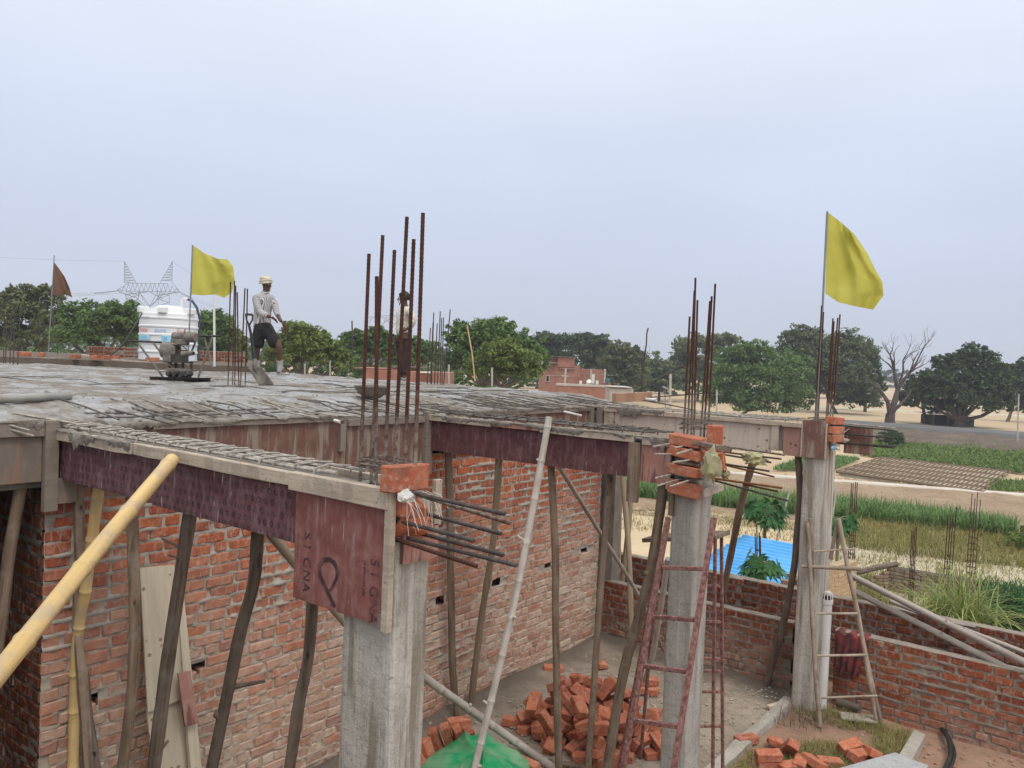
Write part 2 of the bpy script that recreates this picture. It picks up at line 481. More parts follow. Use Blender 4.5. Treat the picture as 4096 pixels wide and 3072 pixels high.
def film_ply(name, c1, c2, haze=(0.30, 0.20, 0.20), scr=0.6, emblem=False, drips=0.0, dripc=(0.36, 0.30, 0.25), hz=0.55, th=.655):
    """film-faced shuttering ply: local x along the board, z up"""
    t = MT(name)
    v = t.obj()
    n = t.noise(v, 5, 6, 0.7)
    c = t.mix(t.rng(n, 0.3, 0.7), c1, c2)
    if emblem:                                                         # printed row of maker's marks
        s = t.sep(v)
        cx = t.math('FRACT', t.math('ADD', t.math('MULTIPLY', s[0], 20.0), t.math('MULTIPLY', t.math('FLOOR', t.math('MULTIPLY', s[2], 20.0)), 0.5)))
        cz = t.math('FRACT', t.math('MULTIPLY', s[2], 20.0))
        dx = t.math('SUBTRACT', cx, 0.5); dz = t.math('SUBTRACT', cz, 0.5)
        d = t.math('SQRT', t.math('ADD', t.math('MULTIPLY', dx, dx), t.math('MULTIPLY', dz, dz)))
        ring = t.math('MULTIPLY', t.rng(d, 0.34, 0.30), t.rng(d, 0.07, 0.12))
        c = t.mix(t.math('MULTIPLY', t.math('MULTIPLY', ring, 0.70), t.rng(t.noise(v, 4, 3), 0.30, 0.5, 0.45, 1.0)), c, (0.022, 0.012, 0.018))
    c = t.mix(t.math('MULTIPLY', t.rng(t.noise(v, 9, 6, 0.75), 0.48, 0.75), hz), c, haze)
    c = t.mix(t.math('MULTIPLY', t.rng(t.noise(t.mapv(v, (9, 9, 2.2)), 2.0, 6, 0.75), 0.50, 0.66), hz), c, haze)
    sc = t.noise(t.mapv(v, (60, 60, 4.5), (0, 0.12, 0)), 1.0, 3, 0.5)
    c = t.mix(t.math('MULTIPLY', t.math('MULTIPLY', t.rng(sc, th, th+.03), t.rng(t.noise(v, 7, 2), 0.44, 0.54)), scr), c, (0.62, 0.55, 0.52))
    if drips:
        dr = t.noise(t.mapv(v, (11, 11, 1.3)), 1.0, 5, 0.6)
        c = t.mix(t.math('MULTIPLY', t.rng(dr, 0.52, 0.58), drips), c, dripc)
    t.col(c).rough(0.62).spec(0.35)
    t.bump(t.noise(v, 70, 4), 0.15, 0.004)
    return t.m
m_ply_a = film_ply('film_ply_printed', (0.098, 0.040, 0.045), (0.155, 0.066, 0.068), (0.27, 0.175, 0.178), 0.9, True, th=.65)
m_ply_b = film_ply('film_ply_maroon', (0.060, 0.022, 0.025), (0.125, 0.044, 0.044), (0.22, 0.125, 0.125), 0.4)
m_ply_col = film_ply('film_ply_red', (0.150, 0.050, 0.044), (0.270, 0.105, 0.085), (0.36, 0.22, 0.20), 0.5)
m_ply_pink = film_ply('film_ply_pink', (0.30, 0.135, 0.105), (0.40, 0.20, 0.16), (0.45, 0.30, 0.25), 0.3, False, 0.85, (0.13, 0.05, 0.04))
m_ply_old = film_ply('film_ply_stained', (0.120, 0.060, 0.046), (0.19, 0.095, 0.070), (0.25, 0.18, 0.14), 0.3, False, 0.75, (0.30, 0.25, 0.20))
m_ply_mud = film_ply('film_ply_mortared', (0.155, 0.125, 0.10), (0.22, 0.18, 0.145), (0.26, 0.22, 0.18), 0.15, False, 0.5, (0.30, 0.16, 0.10), 0.3)
def paleply_local(name, c1, c2, dot):
    t = MT(name); v = t.obj()
    g = t.noise(t.mapv(v, (20, 20, 2.0)), 1.3, 5, 0.6)
    c = t.mix(t.rng(g, 0.3, 0.7), c1, c2)
    m = t.math('MULTIPLY', t.rng(t.voro(v, 15), 0.24, 0.15), t.rng(t.noise(v, 3, 2), 0.46, 0.54))
    c = t.mix(t.math('MULTIPLY', m, 0.85), c, dot)
    t.col(c).rough(0.85).spec(0.2); t.bump(g, 0.3, 0.004)
    return t.m
m_ply_pale = paleply_local('pale_ply_spotted', (0.44, 0.365, 0.30), (0.54, 0.465, 0.39), (0.11, 0.062, 0.042))
m_ply_spot = paleply_local('pink_ply_spotted', (0.27, 0.150, 0.118), (0.35, 0.21, 0.17), (0.09, 0.035, 0.028))
m_ply_white = paleply_local('white_ply_sheet', (0.44, 0.37, 0.27), (0.60, 0.52, 0.40), (0.20, 0.14, 0.085))
def rebar_mat(name, c1, c2, top=None):
    t = MT(name); v = t.pos()
    c = t.mix(t.rng(t.noise(v, 22, 4, 0.7), 0.35, 0.65), c1, c2)
    if top:                                                            # mortar splashed on the lower lengths above the slab
        z = t.math('ADD', t.sep(v)[2], t.math('MULTIPLY', t.noise(v, 9, 4), 0.5))
        k = t.math('MULTIPLY', t.rng(z, 3.62, 3.36), t.rng(t.noise(v, 40, 3), 0.35, 0.6, 0.2, 0.9))
        c = t.mix(t.math('MULTIPLY', k, t.rng(t.sep(v)[2], 2.9, 3.0)), c, (0.30, 0.265, 0.22))
    t.col(c).rough(0.72).spec(0.35); t.b.inputs['Metallic'].default_value = 0.25
    t.bump(t.noise(v, 120, 2), 0.4, 0.003)
    return t.m
m_rust = rebar_mat('rusty_rebar', (0.048, 0.020, 0.015), (0.100, 0.041, 0.026), True)
m_rust_or = rebar_mat('orange_rusty_rebar', (0.15, 0.060, 0.022), (0.24, 0.105, 0.04))
m_steel = rebar_mat('dark_steel_rebar', (0.050, 0.044, 0.042), (0.105, 0.085, 0.075))
m_rodmud = simple('mortar_coated_rebar', (0.24, 0.21, 0.175), (0.44, 0.40, 0.345), 26, 0.85, 0.6, 80, world=True, rv=0)
m_roddark = simple('wet_rebar', (0.060, 0.050, 0.044), (0.17, 0.145, 0.12), 22, 0.6, 0.5, 80, world=True, rv=0)
m_paintblue = simple('blue_paint_tip', (0.035, 0.045, 0.095), (0.06, 0.055, 0.08), 20, 0.6, 0.1, rv=0)
m_earth = None
def ground_mat(name, c1, c2, c3, scale=1.0, bump=0.6, dist=0.03, stones=0.0, wash=None):
    t = MT(name); p = t.pos()
    n = t.noise(p, 0.9*scale, 8, 0.65)
    c = t.mix(t.rng(n, 0.35, 0.65), c1, c2)
    c = t.mix(t.math('MULTIPLY', t.rng(t.noise(p, 6.0*scale, 6, 0.7), 0.5, 0.72), 0.7), c, c3)
    if stones:
        c = t.mix(t.math('MULTIPLY', t.rng(t.voro(p, 28*scale), 0.16, 0.08), stones), c, (0.46, 0.40, 0.33))
    if wash:                                                           # damp and wall-foot shadow painted as dark strips where floor meets walls
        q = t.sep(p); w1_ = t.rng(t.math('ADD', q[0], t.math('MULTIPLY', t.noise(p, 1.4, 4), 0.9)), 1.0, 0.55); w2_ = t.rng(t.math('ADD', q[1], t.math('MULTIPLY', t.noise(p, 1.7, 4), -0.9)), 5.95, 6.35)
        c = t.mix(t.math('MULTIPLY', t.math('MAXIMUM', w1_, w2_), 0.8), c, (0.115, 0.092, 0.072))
    t.col(c).rough(0.95).spec(0.15)
    t.bump(t.math('ADD', t.noise(p, 9*scale, 7, 0.7), t.math('MULTIPLY', t.noise(p, 60*scale, 4), 0.4)), bump, dist)
    return t.m
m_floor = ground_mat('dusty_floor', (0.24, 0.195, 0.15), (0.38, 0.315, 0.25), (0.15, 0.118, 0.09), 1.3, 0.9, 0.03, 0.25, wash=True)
m_earth = ground_mat('dry_earth', (0.36, 0.27, 0.175), (0.45, 0.345, 0.23), (0.30, 0.235, 0.13), 0.25, 0.6, 0.05)
m_sand = ground_mat('sandy_yard', (0.50, 0.39, 0.25), (0.58, 0.46, 0.30), (0.43, 0.335, 0.21), 0.5, 0.4, 0.03)
m_plough = ground_mat('ploughed_earth', (0.38, 0.27, 0.18), (0.48, 0.355, 0.24), (0.25, 0.18, 0.118), 0.8, 1.0, 0.12)
m_debris = ground_mat('pale_rubble_ground', (0.44, 0.37, 0.26), (0.56, 0.49, 0.37), (0.27, 0.26, 0.12), 0.5, 0.8, 0.06)
m_bund = ground_mat('dark_bank', (0.15, 0.12, 0.095), (0.22, 0.175, 0.13), (0.10, 0.10, 0.06), 0.4, 1.0, 0.2)
m_tanfield = ground_mat('stubble_field', (0.43, 0.32, 0.20), (0.50, 0.385, 0.25), (0.40, 0.31, 0.19), 0.08, 0.4, 0.05)
m_redsoil = ground_mat('brick_dust_soil', (0.27, 0.165, 0.115), (0.36, 0.23, 0.165), (0.24, 0.19, 0.10), 1.6, 0.8, 0.02, 0.4)
m_road = simple('asphalt', (0.10, 0.097, 0.095), (0.14, 0.133, 0.128), 0.5, 0.9, 0.2, 10, world=True, rv=0)
m_whitepath = simple('pale_path', (0.50, 0.44, 0.36), (0.60, 0.54, 0.46), 0.8, 0.9, 0.2, 10, world=True, rv=0)
def leaf_mat(name, dark, light, trans=0.25, tint=(1, 1, 1)):
    t = MT(name)
    r = t.tone()
    c = t.mix(t.rng(r, 0, 1), dark, light)
    p = t.pos()
    c = t.mix(t.math('MULTIPLY', t.rng(t.noise(p, 0.7, 3), 0.4, 0.65), 0.55), c, light)
    t.col(c).rough(0.6).spec(0.25)
    tr = nd(t.t, 'ShaderNodeBsdfTranslucent'); t.L(c, tr.inputs[0])
    mx_ = nd(t.t, 'ShaderNodeMixShader'); mx_.inputs[0].default_value = trans
    t.L(t.b.outputs[0], mx_.inputs[1]); t.L(tr.outputs[0], mx_.inputs[2]); t.L(mx_.outputs[0], t.o.inputs[0])
    return t.m
m_neem = leaf_mat('leaves_neem', (0.040, 0.088, 0.024), (0.165, 0.250, 0.072))
m_neem_lt = leaf_mat('leaves_light', (0.070, 0.120, 0.028), (0.210, 0.270, 0.068))
m_dkleaf = leaf_mat('leaves_dark', (0.026, 0.050, 0.022), (0.085, 0.125, 0.052))
m_olive = leaf_mat('leaves_olive', (0.065, 0.085, 0.034), (0.180, 0.200, 0.085))
m_greyleaf = leaf_mat('leaves_grey_green', (0.060, 0.088, 0.042), (0.160, 0.195, 0.095))
m_papaya = leaf_mat('leaves_papaya', (0.016, 0.060, 0.018), (0.050, 0.150, 0.040), 0.2)
m_maize = leaf_mat('leaves_maize', (0.075, 0.150, 0.045), (0.210, 0.320, 0.105), 0.3)
m_veg = leaf_mat('leaves_vegetable', (0.070, 0.130, 0.030), (0.190, 0.260, 0.075), 0.25)
m_drygrass = leaf_mat('grass_dry', (0.155, 0.155, 0.045), (0.33, 0.29, 0.10), 0.25)
m_reed = leaf_mat('grass_reed', (0.120, 0.190, 0.040), (0.400, 0.420, 0.150), 0.3)
m_weed = leaf_mat('grass_weed', (0.10, 0.12, 0.03), (0.34, 0.30, 0.11), 0.2)
m_bark = simple('bark', (0.085, 0.062, 0.047), (0.155, 0.118, 0.090), 3, 0.95, 0.8, 14, world=True, rv=0.15, dist=0.03)
m_deadbark = simple('dead_bark', (0.060, 0.042, 0.036), (0.120, 0.088, 0.075), 2, 0.95, 0.8, 14, world=True, rv=0.1, dist=0.03)
m_flag_y = None
def cloth(name, c1, c2, scale=3, trans=0.35, rough=0.9):
    t = MT(name); v = t.obj()
    c = t.mix(t.rng(t.noise(v, scale, 4), 0.35, 0.65), c1, c2)
    t.col(c).rough(rough).spec(0.1)
    tr = nd(t.t, 'ShaderNodeBsdfTranslucent'); t.L(c, tr.inputs[0])
    mx_ = nd(t.t, 'ShaderNodeMixShader'); mx_.inputs[0].default_value = trans
    t.L(t.b.outputs[0], mx_.inputs[1]); t.L(tr.outputs[0], mx_.inputs[2]); t.L(mx_.outputs[0], t.o.inputs[0])
    t.bump(t.noise(v, 300, 2), 0.1, 0.001)
    return t.m
m_flag_y = cloth('yellow_flag_cloth', (0.50, 0.465, 0.085), (0.58, 0.545, 0.120))
m_flag_b = cloth('brown_flag_cloth', (0.165, 0.095, 0.065), (0.205, 0.120, 0.085), 3, 0.3)
m_pvc = simple('white_pvc', (0.66, 0.64, 0.60), (0.72, 0.70, 0.67), 8, 0.45, 0.05, rv=0.03, spec=0.5)
m_pvcgrey = simple('mortar_smeared_pipe', (0.24, 0.22, 0.19), (0.38, 0.36, 0.33), 4, 0.7, 0.3, rv=0)
m_tank = simple('white_tank_plastic', (0.72, 0.73, 0.73), (0.78, 0.79, 0.79), 2, 0.4, 0.02, rv=0, spec=0.5)
m_red = simple('red_print', (0.62, 0.10, 0.07), (0.70, 0.20, 0.15), 18, 0.6, 0, rv=0)
m_blue = simple('blue_print', (0.20, 0.36, 0.70), (0.28, 0.45, 0.75), 18, 0.6, 0, rv=0)
m_cyan = simple('cyan_print', (0.22, 0.58, 0.72), (0.36, 0.70, 0.80), 12, 0.6, 0, rv=0)
m_greyprint = simple('grey_print', (0.48, 0.49, 0.51), (0.55, 0.56, 0.58), 18, 0.6, 0, rv=0)
m_black = simple('black_rubber', (0.018, 0.018, 0.020), (0.035, 0.034, 0.034), 8, 0.5, 0.1, rv=0)
m_ink = simple('black_stencil_ink', (0.055, 0.027, 0.028), (0.150, 0.068, 0.060), 22, 0.8, 0, rv=0, lo=0.45, hi=0.6)
m_engine = simple('mortar_caked_iron', (0.115, 0.100, 0.085), (0.22, 0.195, 0.165), 10, 0.8, 0.6, 40, rv=0.1)
m_engdark = simple('oily_iron', (0.025, 0.021, 0.019), (0.075, 0.062, 0.052), 12, 0.55, 0.4, 40, rv=0)
m_pipemetal = simple('muddy_steel_tube', (0.13, 0.115, 0.10), (0.20, 0.18, 0.155), 10, 0.65, 0.3, rv=0)
m_poletube = simple('flagpole_tube', (0.20, 0.215, 0.235), (0.27, 0.28, 0.30), 10, 0.5, 0.05, rv=0, metal=0.3)
m_redpaint = simple('chipped_red_steel', (0.120, 0.048, 0.042), (0.300, 0.155, 0.132), 34, 0.65, 0.3, 60, rv=0.1, lo=.38, hi=.68)
m_whitespeck = simple('paint_splash', (0.62, 0.58, 0.55), (0.70, 0.66, 0.63), 16, 0.8, 0, rv=0)
m_polewood = timber('barkless_ladder_wood', (0.17, 0.115, 0.075), (0.40, 0.33, 0.26), (14, 14, 3.0), True, 0.85, 0.5, (0.48, 0.42, 0.35), 0.15)
m_tarp = cloth('green_tarpaulin', (0.012, 0.270, 0.105), (0.20, 0.34, 0.20), 4.5, 0.10, 0.5)
m_bag = cloth('cement_bag_plastic', (0.40, 0.385, 0.29), (0.50, 0.465, 0.25), 6, 0.25, 0.42)
m_bagwhite = cloth('white_woven_bag', (0.68, 0.66, 0.62), (0.76, 0.74, 0.70), 12, 0.25, 0.6)
m_bagblue = cloth('blue_printed_bag', (0.10, 0.36, 0.66), (0.30, 0.55, 0.78), 12, 0.2, 0.6)
m_rag = cloth('striped_rag', (0.050, 0.042, 0.045), (0.26, 0.060, 0.060), 9, 0.1, 0.95)
m_fibre = simple('white_plastic_fibre', (0.68, 0.64, 0.60), (0.78, 0.75, 0.72), 6, 0.6, 0, rv=0)
def tin_roof():
    t = MT('blue_sheet_roof'); p = t.pos()
    c = t.mix(t.rng(t.noise(p, 1.6, 4), 0.4, 0.6), (0.075, 0.36, 0.72), (0.12, 0.44, 0.80))
    t.col(c).rough(0.42).spec(0.5); return t.m
m_tin = tin_roof()
m_farbrick = simple('far_house_brick', (0.27, 0.115, 0.078), (0.36, 0.175, 0.125), 1.6, 0.95, 0.3, 8, world=True, rv=0, detail=8, lo=.3, hi=.7)
m_farconc = simple('far_house_concrete', (0.40, 0.36, 0.31), (0.48, 0.44, 0.39), 2, 0.9, 0.2, world=True, rv=0)
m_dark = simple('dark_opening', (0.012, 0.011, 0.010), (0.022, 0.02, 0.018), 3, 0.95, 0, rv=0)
m_pylon = simple('galvanised_lattice', (0.20, 0.22, 0.25), (0.25, 0.27, 0.30), 1, 0.6, 0, rv=0, metal=0.2)
m_conslab = concrete('precast_slab', (0.36, 0.37, 0.37), (0.46, 0.46, 0.45), (0.30, 0.29, 0.27), 0.3)
m_kerb = concrete('plinth_cement', (0.35, 0.315, 0.265), (0.44, 0.40, 0.345), (0.28, 0.24, 0.19), 0.3)
# ------------------------------------------------------------------ ground and fields
ZF = -2.0                                              # level of the fields around the raised plot
def sheet(name, pts, mat, kind='structure', z=None):
    m = MB(); m.add(pts, [tuple(range(len(pts)))])
    o = m.build(name, mat); o['kind'] = kind
    return o
def terrain():
    # one sheet to the horizon; flat where the plot stands above it
    xs = np.concatenate([-np.geomspace(1900, 40, 26), np.linspace(-38, 38, 39), np.geomspace(40, 1900, 26)])
    ys = np.concatenate([-np.geomspace(800, 40, 12), np.linspace(-38, 140, 90), np.geomspace(145, 2000, 22)])
    X, Y = np.meshgrid(xs, ys, indexing='ij')
    Z = ZF+0.10*(fbm(X*0.15, Y*0.15, 3, 2)-0.5)
    o = npobj('ground', np.stack([X.ravel(), Y.ravel(), Z.ravel()], 1), gridfaces(len(xs), len(ys)), m_tanfield)
    o['kind'] = 'structure'
terrain()
def poly(name, px, mat, z, n=24, bump=0.0, kind='structure'):
    """quad given by four pixels on the field plane, as a fine grid"""
    a, b, c, d = [PZ(q[0], q[1], z) for q in px]
    u = np.linspace(0, 1, n)[:, None, None]; v = np.linspace(0, 1, n)[None, :, None]
    P = (a*(1-u)+b*u)*(1-v)+(d*(1-u)+c*u)*v
    if bump:
        P[:, :, 2] += bump*(fbm(P[:, :, 0]*1.1, P[:, :, 1]*1.1, 4, 4)-0.35)
    for sl_ in ((0, slice(None)), (-1, slice(None)), (slice(None), 0), (slice(None), -1)): P[sl_][..., 2] -= 0.4
    o = npobj(name, P.reshape(-1, 3), gridfaces(n, n), mat)
    o['kind'] = kind
    return o
poly('field', [(2000, 2420), (4700, 2720), (4700, 2060), (2000, 1880)], m_earth, ZF+0.07, 60, 0.10)
poly('sandy_yard', [(2330, 2230), (3420, 2350), (3350, 2140), (2330, 2030)], m_sand, ZF+0.16, 30, 0.06)
poly('rubble_ground', [(3300, 2480), (4500, 2640), (4500, 2250), (3300, 2160)], m_debris, ZF+0.15, 60, 0.12)
poly('ploughed_field', [(2300, 2000), (4500, 2180), (4500, 2000), (2300, 1845)], m_plough, ZF+0.17, 90, 0.16)
poly('field_path', [(2300, 1844), (4300, 1996), (4300, 1988), (2300, 1836)], m_whitepath, ZF+0.24, 30)
poly('seed_bed', [(3335, 1888), (3935, 1972), (4050, 1888), (3520, 1828)], m_debris, ZF+0.20, 30, 0.02)
poly('road_bank', [(3330, 1745), (4500, 1845), (4500, 1760), (3330, 1686)], m_bund, ZF+0.2, 60, 0.7)
poly('asphalt_road', [(3250, 1682), (4500, 1768), (4500, 1754), (3250, 1670)], m_road, ZF+0.62, 30)
poly('verge', [(2600, 1700), (4500, 1802), (4500, 1790), (2600, 1690)], m_sand, ZF+0.15, 30)
for k, (y0, y1, m) in enumerate(((1640, 1632, m_debris), (1600, 1595, m_bund), (1566, 1560, m_debris), (1548, 1543, m_bund))):
    poly('field_strip', [(2900, y0-22), (4500, y0+42), (4500, y1+42), (2900, y1-22)], m, ZF+0.12)

# raised plot: floor of the unfinished building and the soil beside it
def plot():
    xs = np.linspace(-14, 2.55, 240); ys = np.linspace(-7, 7.75, 210)
    X, Y = np.meshgrid(xs, ys, indexing='ij')
    Z = 0.055*(fbm(X*1.6, Y*1.6, 5, 1)-0.5)+0.02*(fbm(X*9, Y*9, 3, 8)-0.5)
    Z += 0.09*np.clip(1-np.abs(X-0.0)/0.45, 0, 1)*np.clip(fbm(Y*1.3, Y*0+2, 3, 5), 0, 1)*(X > -0.05)   # spilt mortar along the wall foot
    Z += 0.06*np.clip(1-np.abs(Y-6.95)/0.5, 0, 1)*np.clip(fbm(X*1.3, X*0+6, 3, 5), 0, 1)
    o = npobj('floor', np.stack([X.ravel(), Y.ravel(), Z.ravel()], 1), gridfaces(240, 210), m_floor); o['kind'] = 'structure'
    xs = np.linspace(2.56, 9.5, 150); ys = np.linspace(-7, 7.75, 200)
    X, Y = np.meshgrid(xs, ys, indexing='ij')
    Z = -0.03+0.07*(fbm(X*1.9, Y*1.9, 5, 12)-0.5)+0.02*(fbm(X*10, Y*10, 3, 8)-0.5)
    o = npobj('yard_soil', np.stack([X.ravel(), Y.ravel(), Z.ravel()], 1), gridfaces(150, 200), m_redsoil); o['kind'] = 'structure'
    # bank falling to the fields
    m = MB()
    e = 0.02
    m.add([(-14, 7.74, -0.03), (9.5, 7.74, -0.03), (11.5, 9.6, ZF-0.1), (-16, 9.6, ZF-0.1), (9.5, -7, -0.03), (11.5, -9, ZF-0.1), (-14, -7, -0.03), (-16, -9, ZF-0.1)],
          [(0, 1, 2, 3), (1, 4, 5, 2), (4, 6, 7, 5), (6, 0, 3, 7)])
    b = m.build('plot_bank', m_redsoil); b['kind'] = 'structure'
plot()
def plinth():
    # cement plinth edge between the columns and a broken length by the wall
    a = PZ(3130, 2810, 0.05); b = PZ(2860, 3130, 0.05)
    t = empty('plinth_edge', (2.57, 5.6, 0), 'pale cement plinth edge running between the columns on the floor', 'plinth')
    n = 70
    prof = [(-0.055, -0.06), (-0.06, 0.045), (-0.045, 0.06), (0.045, 0.058), (0.06, 0.042), (0.06, -0.1)]
    V = []; F = []
    for i in range(n):
        s = i/(n-1)
        y = 6.62*(1-s)+(-1.5)*s
        for k, (dx, dz) in enumerate(prof):
            V.append((2.56+dx+0.02*(vnoise(y*3, k*0.7)-0.5), y, dz+0.02*(vnoise(y*5, 3+k)-0.5)))
    for i in range(n-1):
        for k in range(len(prof)-1):
            F.append((i*6+k, i*6+k+1, (i+1)*6+k+1, (i+1)*6+k))
    m = MB(); m.add(V, F); m.build('kerb', m_kerb, t, True)
    t = empty('kerb_block', (3.83, 6.4, 0), 'short broken cement kerb beside the black hose', 'kerb')
    m = MB()
    m.hexa([(3.765, 5.5, -.05), (3.90, 5.5, -.05), (3.885, 6.70, -.05), (3.755, 6.72, -.05), (3.775, 5.5, .060), (3.89, 5.5, .05), (3.875, 6.68, .055), (3.765, 6.70, .065)])
    m.build('kerb', m_kerb, t, bevel=0.012)
plinth()

# ------------------------------------------------------------------ bricks laid in walls
def brick_verts(L, Hh, D, ch, jit, r):
    """chamfered box; x along, y outward (front at y=0), z up"""
    V = []
    for sx in (-1, 1):
        for sy in (-1, 1):
            for sz in (-1, 1):
                x, y, z = sx*L/2, (0 if sy > 0 else -D), sz*Hh/2
                j = [(r.random()-0.5)*jit for _ in range(3)]
                x += j[0]; y += j[1]*0.6; z += j[2]
                iy = y-ch*1.0*sy
                V += [(x-ch*sx, y, z-ch*sz), (x, iy, z-ch*sz), (x-ch*sx, iy, z)]
    return V
def _bf():
    idx = lambda sx, sy, sz, k: ((sx*2+sy)*2+sz)*3+k
    F = []
    q = lambda a, b, c, d: (a, b, c, d)
    for sy in (0, 1):
        f = [idx(0, sy, 0, 0), idx(1, sy, 0, 0), idx(1, sy, 1, 0), idx(0, sy, 1, 0)]
        F.append(tuple(f if sy == 0 else f[::-1]))
    for sx in (0, 1):
        f = [idx(sx, 0, 0, 1), idx(sx, 1, 0, 1), idx(sx, 1, 1, 1), idx(sx, 0, 1, 1)]
        F.append(tuple(f[::-1] if sx == 0 else f))
    for sz in (0, 1):
        f = [idx(0, 0, sz, 2), idx(1, 0, sz, 2), idx(1, 1, sz, 2), idx(0, 1, sz, 2)]
        F.append(tuple(f[::-1] if sz == 0 else f))
    for a in (0, 1):
        for b in (0, 1):
            for (i, k1, k2) in ((0, 0, 0),):
                pass
    # edge chamfers
    for sy in (0, 1):
        for sz in (0, 1):
            f = [idx(0, sy, sz, 0), idx(1, sy, sz, 0), idx(1, sy, sz, 2), idx(0, sy, sz, 2)]
            F.append(tuple(f if sy != sz else f[::-1]) if True else None)
        for sx in (0, 1):
            f = [idx(sx, sy, 0, 0), idx(sx, sy, 1, 0), idx(sx, sy, 1, 1), idx(sx, sy, 0, 1)]
            F.append(tuple(f if (sy == sx) else f[::-1]))
    for sx in (0, 1):
        for sz in (0, 1):
            f = [idx(sx, 0, sz, 1), idx(sx, 1, sz, 1), idx(sx, 1, sz, 2), idx(sx, 0, sz, 2)]
            F.append(tuple(f if sx == sz else f[::-1]))
    for sx in (0, 1):
        for sy in (0, 1):
            for sz in (0, 1):
                f = [idx(sx, sy, sz, k) for k in range(3)]
                F.append(tuple(f if (sx+sy+sz) % 2 == 0 else f[::-1]))
    return F
BF = _bf()
_bm = {}
def brick_mesh(kind, mat):
    key = (kind, mat.name)
    if key not in _bm:
        Ls = {'s': 0.222, 'h': 0.106, 'q': 0.160}[kind]
        lst = []
        for i in range(5):
            m = MB(); m.add(brick_verts(Ls*(1+rnd.uniform(-.02, .02)), 0.0675, 0.10, 0.006, 0.010, rnd), BF)
            lst.append(m.mesh('brick', mat))
        _bm[key] = lst
    return _bm[key]
def brick_wall(name, label, org, ax, nrm, length, z0, z1, mat, mmat, thick=0.23, holes=(), skip=None, lim=300, course=0.0845, cat='wall', mud=0.010, top=True, seed=1, tilt=0.012, group=None, core=True, mres=0.02):
    r = random.Random(seed)
    ax = Vector(ax); nrm = Vector(nrm); org = Vector(org)
    W = empty(name, org, label, cat, group)
    rotz = math.atan2(ax.y, ax.x)
    flip = (Vector((-ax.y, ax.x)) - nrm.to_2d()).length > 0.5      # local +y must be the outward normal
    nco = int((z1-z0)/course+0.5)
    items = []
    for ci in range(nco):
        zc = z0+course*(ci+0.5)
        s = -0.06 if ci % 2 == 0 else (-0.12 if r.random() < .6 else -0.03)
        hd = (ci % 6 == 3)
        while s < length-0.05:
            k = 'h' if (hd and r.random() < .85) or r.random() < .14 else 's'
            Lb = 0.228 if k == 's' else 0.110
            if s < 0: 
                if s+Lb < 0.08: s += Lb+0.012; continue
                k = 'h' if s+Lb < 0.14 else 'q'; Lb = {'h': .11, 'q': .165}[k]; s = 0.002
            if s+Lb > length+0.01:
                rem = length-s
                if rem < 0.09: break
                k = 'h' if rem < .16 else 'q'; Lb = {'h': .11, 'q': .165}[k]; 
                if s+Lb > length+0.03: k = 'h'; Lb = .11
            c = s+Lb/2
            if not (skip and skip(c, zc)) and not any(abs(c-h[0]) < Lb/2+h[2]*0.45 and abs(zc-h[1]) < course*0.5 for h in holes):
                items.append((c, zc+r.uniform(-.005, .005), k))
            s += Lb+r.uniform(.010, .026)
    def d2(it):
        p = org+ax*it[0]; return (p.x-CAM[0])**2+(p.y-CAM[1])**2+(it[1]-CAM[2])**2
    items.sort(key=d2)
    rest = MB()
    for n, (c, zc, k) in enumerate(items):
        p = org+ax*c+nrm*r.uniform(-0.003, 0.006); p.z = zc
        rot = Matrix.Rotation(rotz+(math.pi if flip else 0)+r.uniform(-1, 1)*tilt*1.4, 4, 'Z') @ Matrix.Rotation(r.uniform(-1, 1)*tilt, 4, 'Y')
        mw = Matrix.Translation(p) @ rot
        me = brick_mesh(k, mat)[r.randrange(5)]
        if n < lim:
            o = bpy.data.objects.new('brick', me); C.objects.link(o)
            o.parent = W; o.matrix_parent_inverse = Matrix.Translation(-org)
            o.matrix_basis = mw
        else:
            tone = r.random()
            rest.add([mw @ v.co for v in me.vertices], BF, tone)
    if rest.v:
        o = rest.build('brickwork', mat, W); o['kind'] = 'stuff'
    # mortar skin, squeezed out unevenly between and over the bricks
    nx = max(4, int(length/mres)); nz = max(4, int((nco*course)/ (mres*0.7)))
    sx_ = np.linspace(0.004, length-0.004, nx); sz_ = np.linspace(z0+0.002, z0+nco*course-0.004, nz)
    A, Z = np.meshgrid(sx_, sz_, indexing='ij')
    ph = np.abs(((Z-z0)/course) % 1.0); bed = np.exp(-(np.minimum(ph, 1-ph)/0.13)**2)
    off = -0.0105+mud*1.5*(fbm(A*22+seed, Z*30, 4, seed)-0.36)*2*(0.45+0.75*bed)+0.011*np.clip((fbm(A*2.1, Z*3.5, 3, seed+4)-0.56)*7, 0, 1)*(0.4+bed)
    P = np.array(org)[None, None, :]+A[..., None]*np.array(ax)+off[..., None]*np.array(nrm)
    P[..., 2] = Z
    F = gridfaces(nx, nz)
    cen_a = (A[:-1, :-1]+A[1:, 1:]).ravel()/2; cen_z = (Z[:-1, :-1]+Z[1:, 1:]).ravel()/2
    keep = np.ones(len(F), bool)
    for h in holes: keep &= ~((np.abs(cen_a-h[0]) < h[2]*0.5) & (np.abs(cen_z-h[1]) < h[3]*0.5))
    if skip: keep &= ~np.array([skip(a, z) for a, z in zip(cen_a, cen_z)])
    o = npobj('mortar', P.reshape(-1, 3), F[keep] if not flip else F[keep][:, ::-1], mmat, W)
